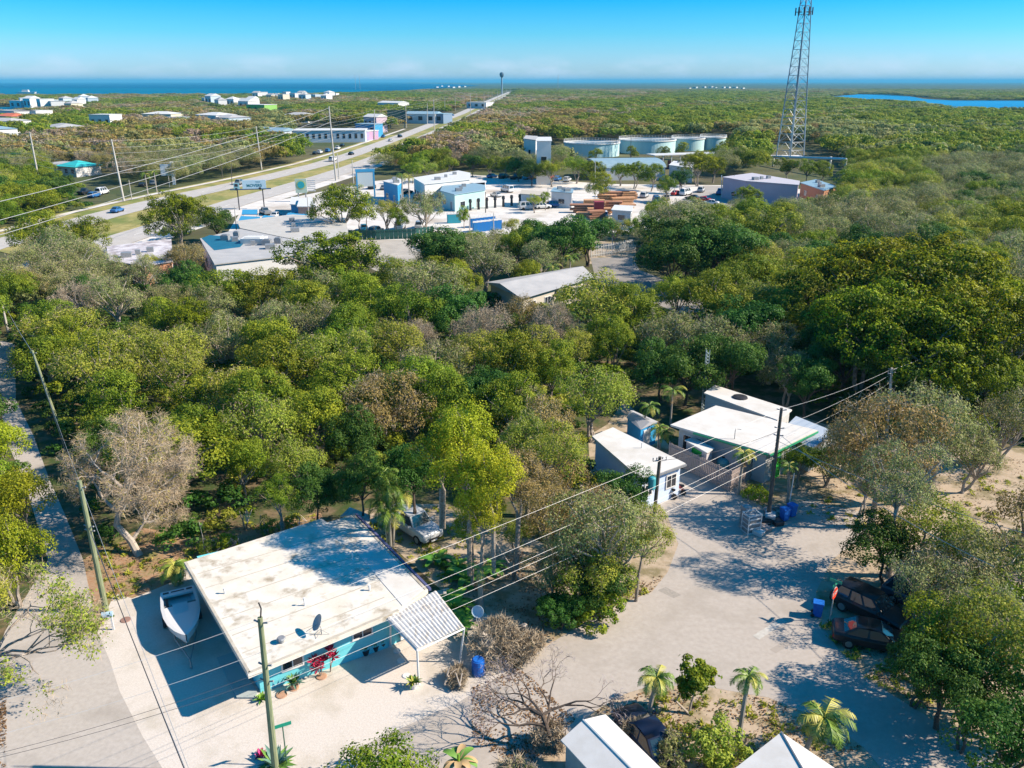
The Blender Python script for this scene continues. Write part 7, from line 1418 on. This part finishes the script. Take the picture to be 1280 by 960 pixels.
# weeds: little tufts of blades
wp = [[(104, 700), (140, 752), (232, 722), (228, 705), (405, 650), (400, 640), (130, 680)], [(1022, 778), (1050, 813), (1085, 848), (1150, 888), (1180, 870), (1060, 785)], [(640, 836), (760, 762), (815, 740), (790, 722), (680, 780)], [(780, 875), (880, 866), (960, 880), (1070, 940), (900, 960), (780, 940)], [(1000, 640), (1100, 590), (1280, 590), (1280, 650), (1110, 676)], [(445, 643), (560, 630), (600, 700), (560, 735), (500, 700)]]
PT = scatter_px(wp, 110, HOUSEP); C, N, S, W, T_ = [], [], [], [], []
for x, y in PT:
    k = 16; a = RG.uniform(0, 6.28, k); h_ = RG.uniform(.08, .22, k)
    C.append(np.column_stack([x + RG.normal(size=k) * .12, y + RG.normal(size=k) * .12, h_ * .6])); N.append(np.column_stack([np.cos(a), np.sin(a), RG.uniform(.1, .9, k)])); S.append(h_); W.append(h_ * .25); T_.append(RG.uniform(0, 1, k))
me = leafy('weeds', np.vstack(C), np.vstack(N), np.concatenate(S), np.concatenate(T_), LM['C'], W=np.concatenate(W)); o = bpy.data.objects.new('weeds', me); COL.objects.link(o); tag(o, 'small green weeds along verges and yard edges', 'weeds', kind='stuff')
# ================================================================== CAMERA, LIGHT, SKY
cd = bpy.data.cameras.new('camera'); cam = bpy.data.objects.new('camera', cd); COL.objects.link(cam)
cam.location = (0, 0, CH); cam.rotation_euler = (math.pi / 2 - PITCH, 0, 0)
cd.sensor_width = 36; cd.lens = 36 * FPX / 1280; cd.clip_start = .5; cd.clip_end = 200000
SC.camera = cam
SUN_EL = 36.5; AZ = rad(93)      # sun stands to the right of the camera: shadows fall to the left
sd = bpy.data.lights.new('sun', 'SUN'); so = bpy.data.objects.new('sun', sd); COL.objects.link(so)
sd.energy = 5; sd.angle = rad(.53); sd.color = (1, .86, .70)
dirv = Vector((math.cos(rad(SUN_EL)), -.03, math.sin(rad(SUN_EL)))).normalized()
so.rotation_euler = dirv.to_track_quat('Z', 'Y').to_euler(); so.location = (40, 0, 60)
w = bpy.data.worlds.new('World'); SC.world = w; w.use_nodes = True
nt = w.node_tree; L = nt.links.new; bg = nt.nodes['Background']
sky = nt.nodes.new('ShaderNodeTexSky'); sky.sky_type = 'NISHITA'; sky.sun_disc = False; sky.sun_elevation = rad(SUN_EL); sky.sun_rotation = math.atan2(dirv.x, dirv.y); sky.air_density = 1.0; sky.dust_density = .4; sky.ozone_density = 2.5
tc = nt.nodes.new('ShaderNodeTexCoord'); sx = nt.nodes.new('ShaderNodeSeparateXYZ'); L(tc.outputs['Generated'], sx.inputs[0])
mr = nt.nodes.new('ShaderNodeMapRange'); mr.inputs['From Min'].default_value = 0; mr.inputs['From Max'].default_value = .2; L(sx.outputs['Z'], mr.inputs['Value'])
rp = nt.nodes.new('ShaderNodeValToRGB'); cr = rp.color_ramp
stops = [(0, (.90, 1.12, 1.55)), (.10, (.62, 1.02, 1.6)), (.25, (.26, .90, 1.42)), (.42, (.04, .74, 1.38)), (.6, (.0, .64, 1.26)), (1, (.0, 1.0, 1.5))]
while len(cr.elements) < len(stops): cr.elements.new(.5)
for e, (p, c) in zip(cr.elements, stops): e.position = p; e.color = (*c, 1)
L(mr.outputs[0], rp.inputs['Fac'])
mu = nt.nodes.new('ShaderNodeMix'); mu.data_type = 'RGBA'; mu.blend_type = 'MULTIPLY'; mu.inputs[0].default_value = 1
L(sky.outputs[0], mu.inputs[6]); L(rp.outputs[0], mu.inputs[7])
# low clouds along the horizon
mp = nt.nodes.new('ShaderNodeMapping'); mp.inputs['Scale'].default_value = (1, 1, 2.6); L(tc.outputs['Generated'], mp.inputs['Vector'])
nz = nt.nodes.new('ShaderNodeTexNoise'); nz.inputs['Scale'].default_value = 17; nz.inputs['Detail'].default_value = 9; nz.inputs['Roughness'].default_value = .55; L(mp.outputs[0], nz.inputs['Vector'])
cm = nt.nodes.new('ShaderNodeMapRange'); cm.inputs['From Min'].default_value = .44; cm.inputs['From Max'].default_value = .70; L(nz.outputs['Fac'], cm.inputs['Value'])
be = nt.nodes.new('ShaderNodeValToRGB'); b_ = be.color_ramp
while len(b_.elements) < 4: b_.elements.new(.5)
for e, (p, c) in zip(b_.elements, [(0, .45), (.05, .6), (.10, .4), (.15, 0)]): e.position = p; e.color = (c, c, c, 1)
L(mr.outputs[0], be.inputs['Fac'])
mm = nt.nodes.new('ShaderNodeMath'); mm.operation = 'MULTIPLY'; L(cm.outputs[0], mm.inputs[0]); L(be.outputs[0], mm.inputs[1])
mc = nt.nodes.new('ShaderNodeMix'); mc.data_type = 'RGBA'; L(mm.outputs[0], mc.inputs[0]); L(mu.outputs[2], mc.inputs[6]); mc.inputs[7].default_value = (6.0, 7.0, 8.4, 1)
L(mc.outputs[2], bg.inputs['Color']); bg.inputs['Strength'].default_value = .07
# air
hz = MB(); hz.box(0, 20000, -1, 120000, 70000, 110)
hm = bpy.data.materials.new('air_haze'); hm.use_nodes = True; hn = hm.node_tree; hn.nodes.remove(hn.nodes['Principled BSDF'])
pv = hn.nodes.new('ShaderNodeVolumePrincipled'); pv.inputs['Color'].default_value = (.12, .5, .75, 1); pv.inputs['Density'].default_value = .00007; pv.inputs['Anisotropy'].default_value = 0
hn.links.new(pv.outputs[0], hn.nodes['Material Output'].inputs['Volume'])
if USE_HAZE: tag(hz.build('haze', hm), 'thin blue haze over the far woodland', 'haze', kind='stuff')
SC.render.engine = 'CYCLES'
cy = SC.cycles
cy.max_bounces = 5; cy.diffuse_bounces = 2; cy.glossy_bounces = 2; cy.transmission_bounces = 3; cy.volume_bounces = 0; cy.transparent_max_bounces = 4
cy.sample_clamp_indirect = 4; cy.use_denoising = True; cy.caustics_reflective = False; cy.caustics_refractive = False
SC.view_settings.view_transform = 'Standard'; SC.view_settings.look = 'None'; SC.view_settings.exposure = .98; SC.view_settings.gamma = 1
SC.render.resolution_x = 1024; SC.render.resolution_y = 768
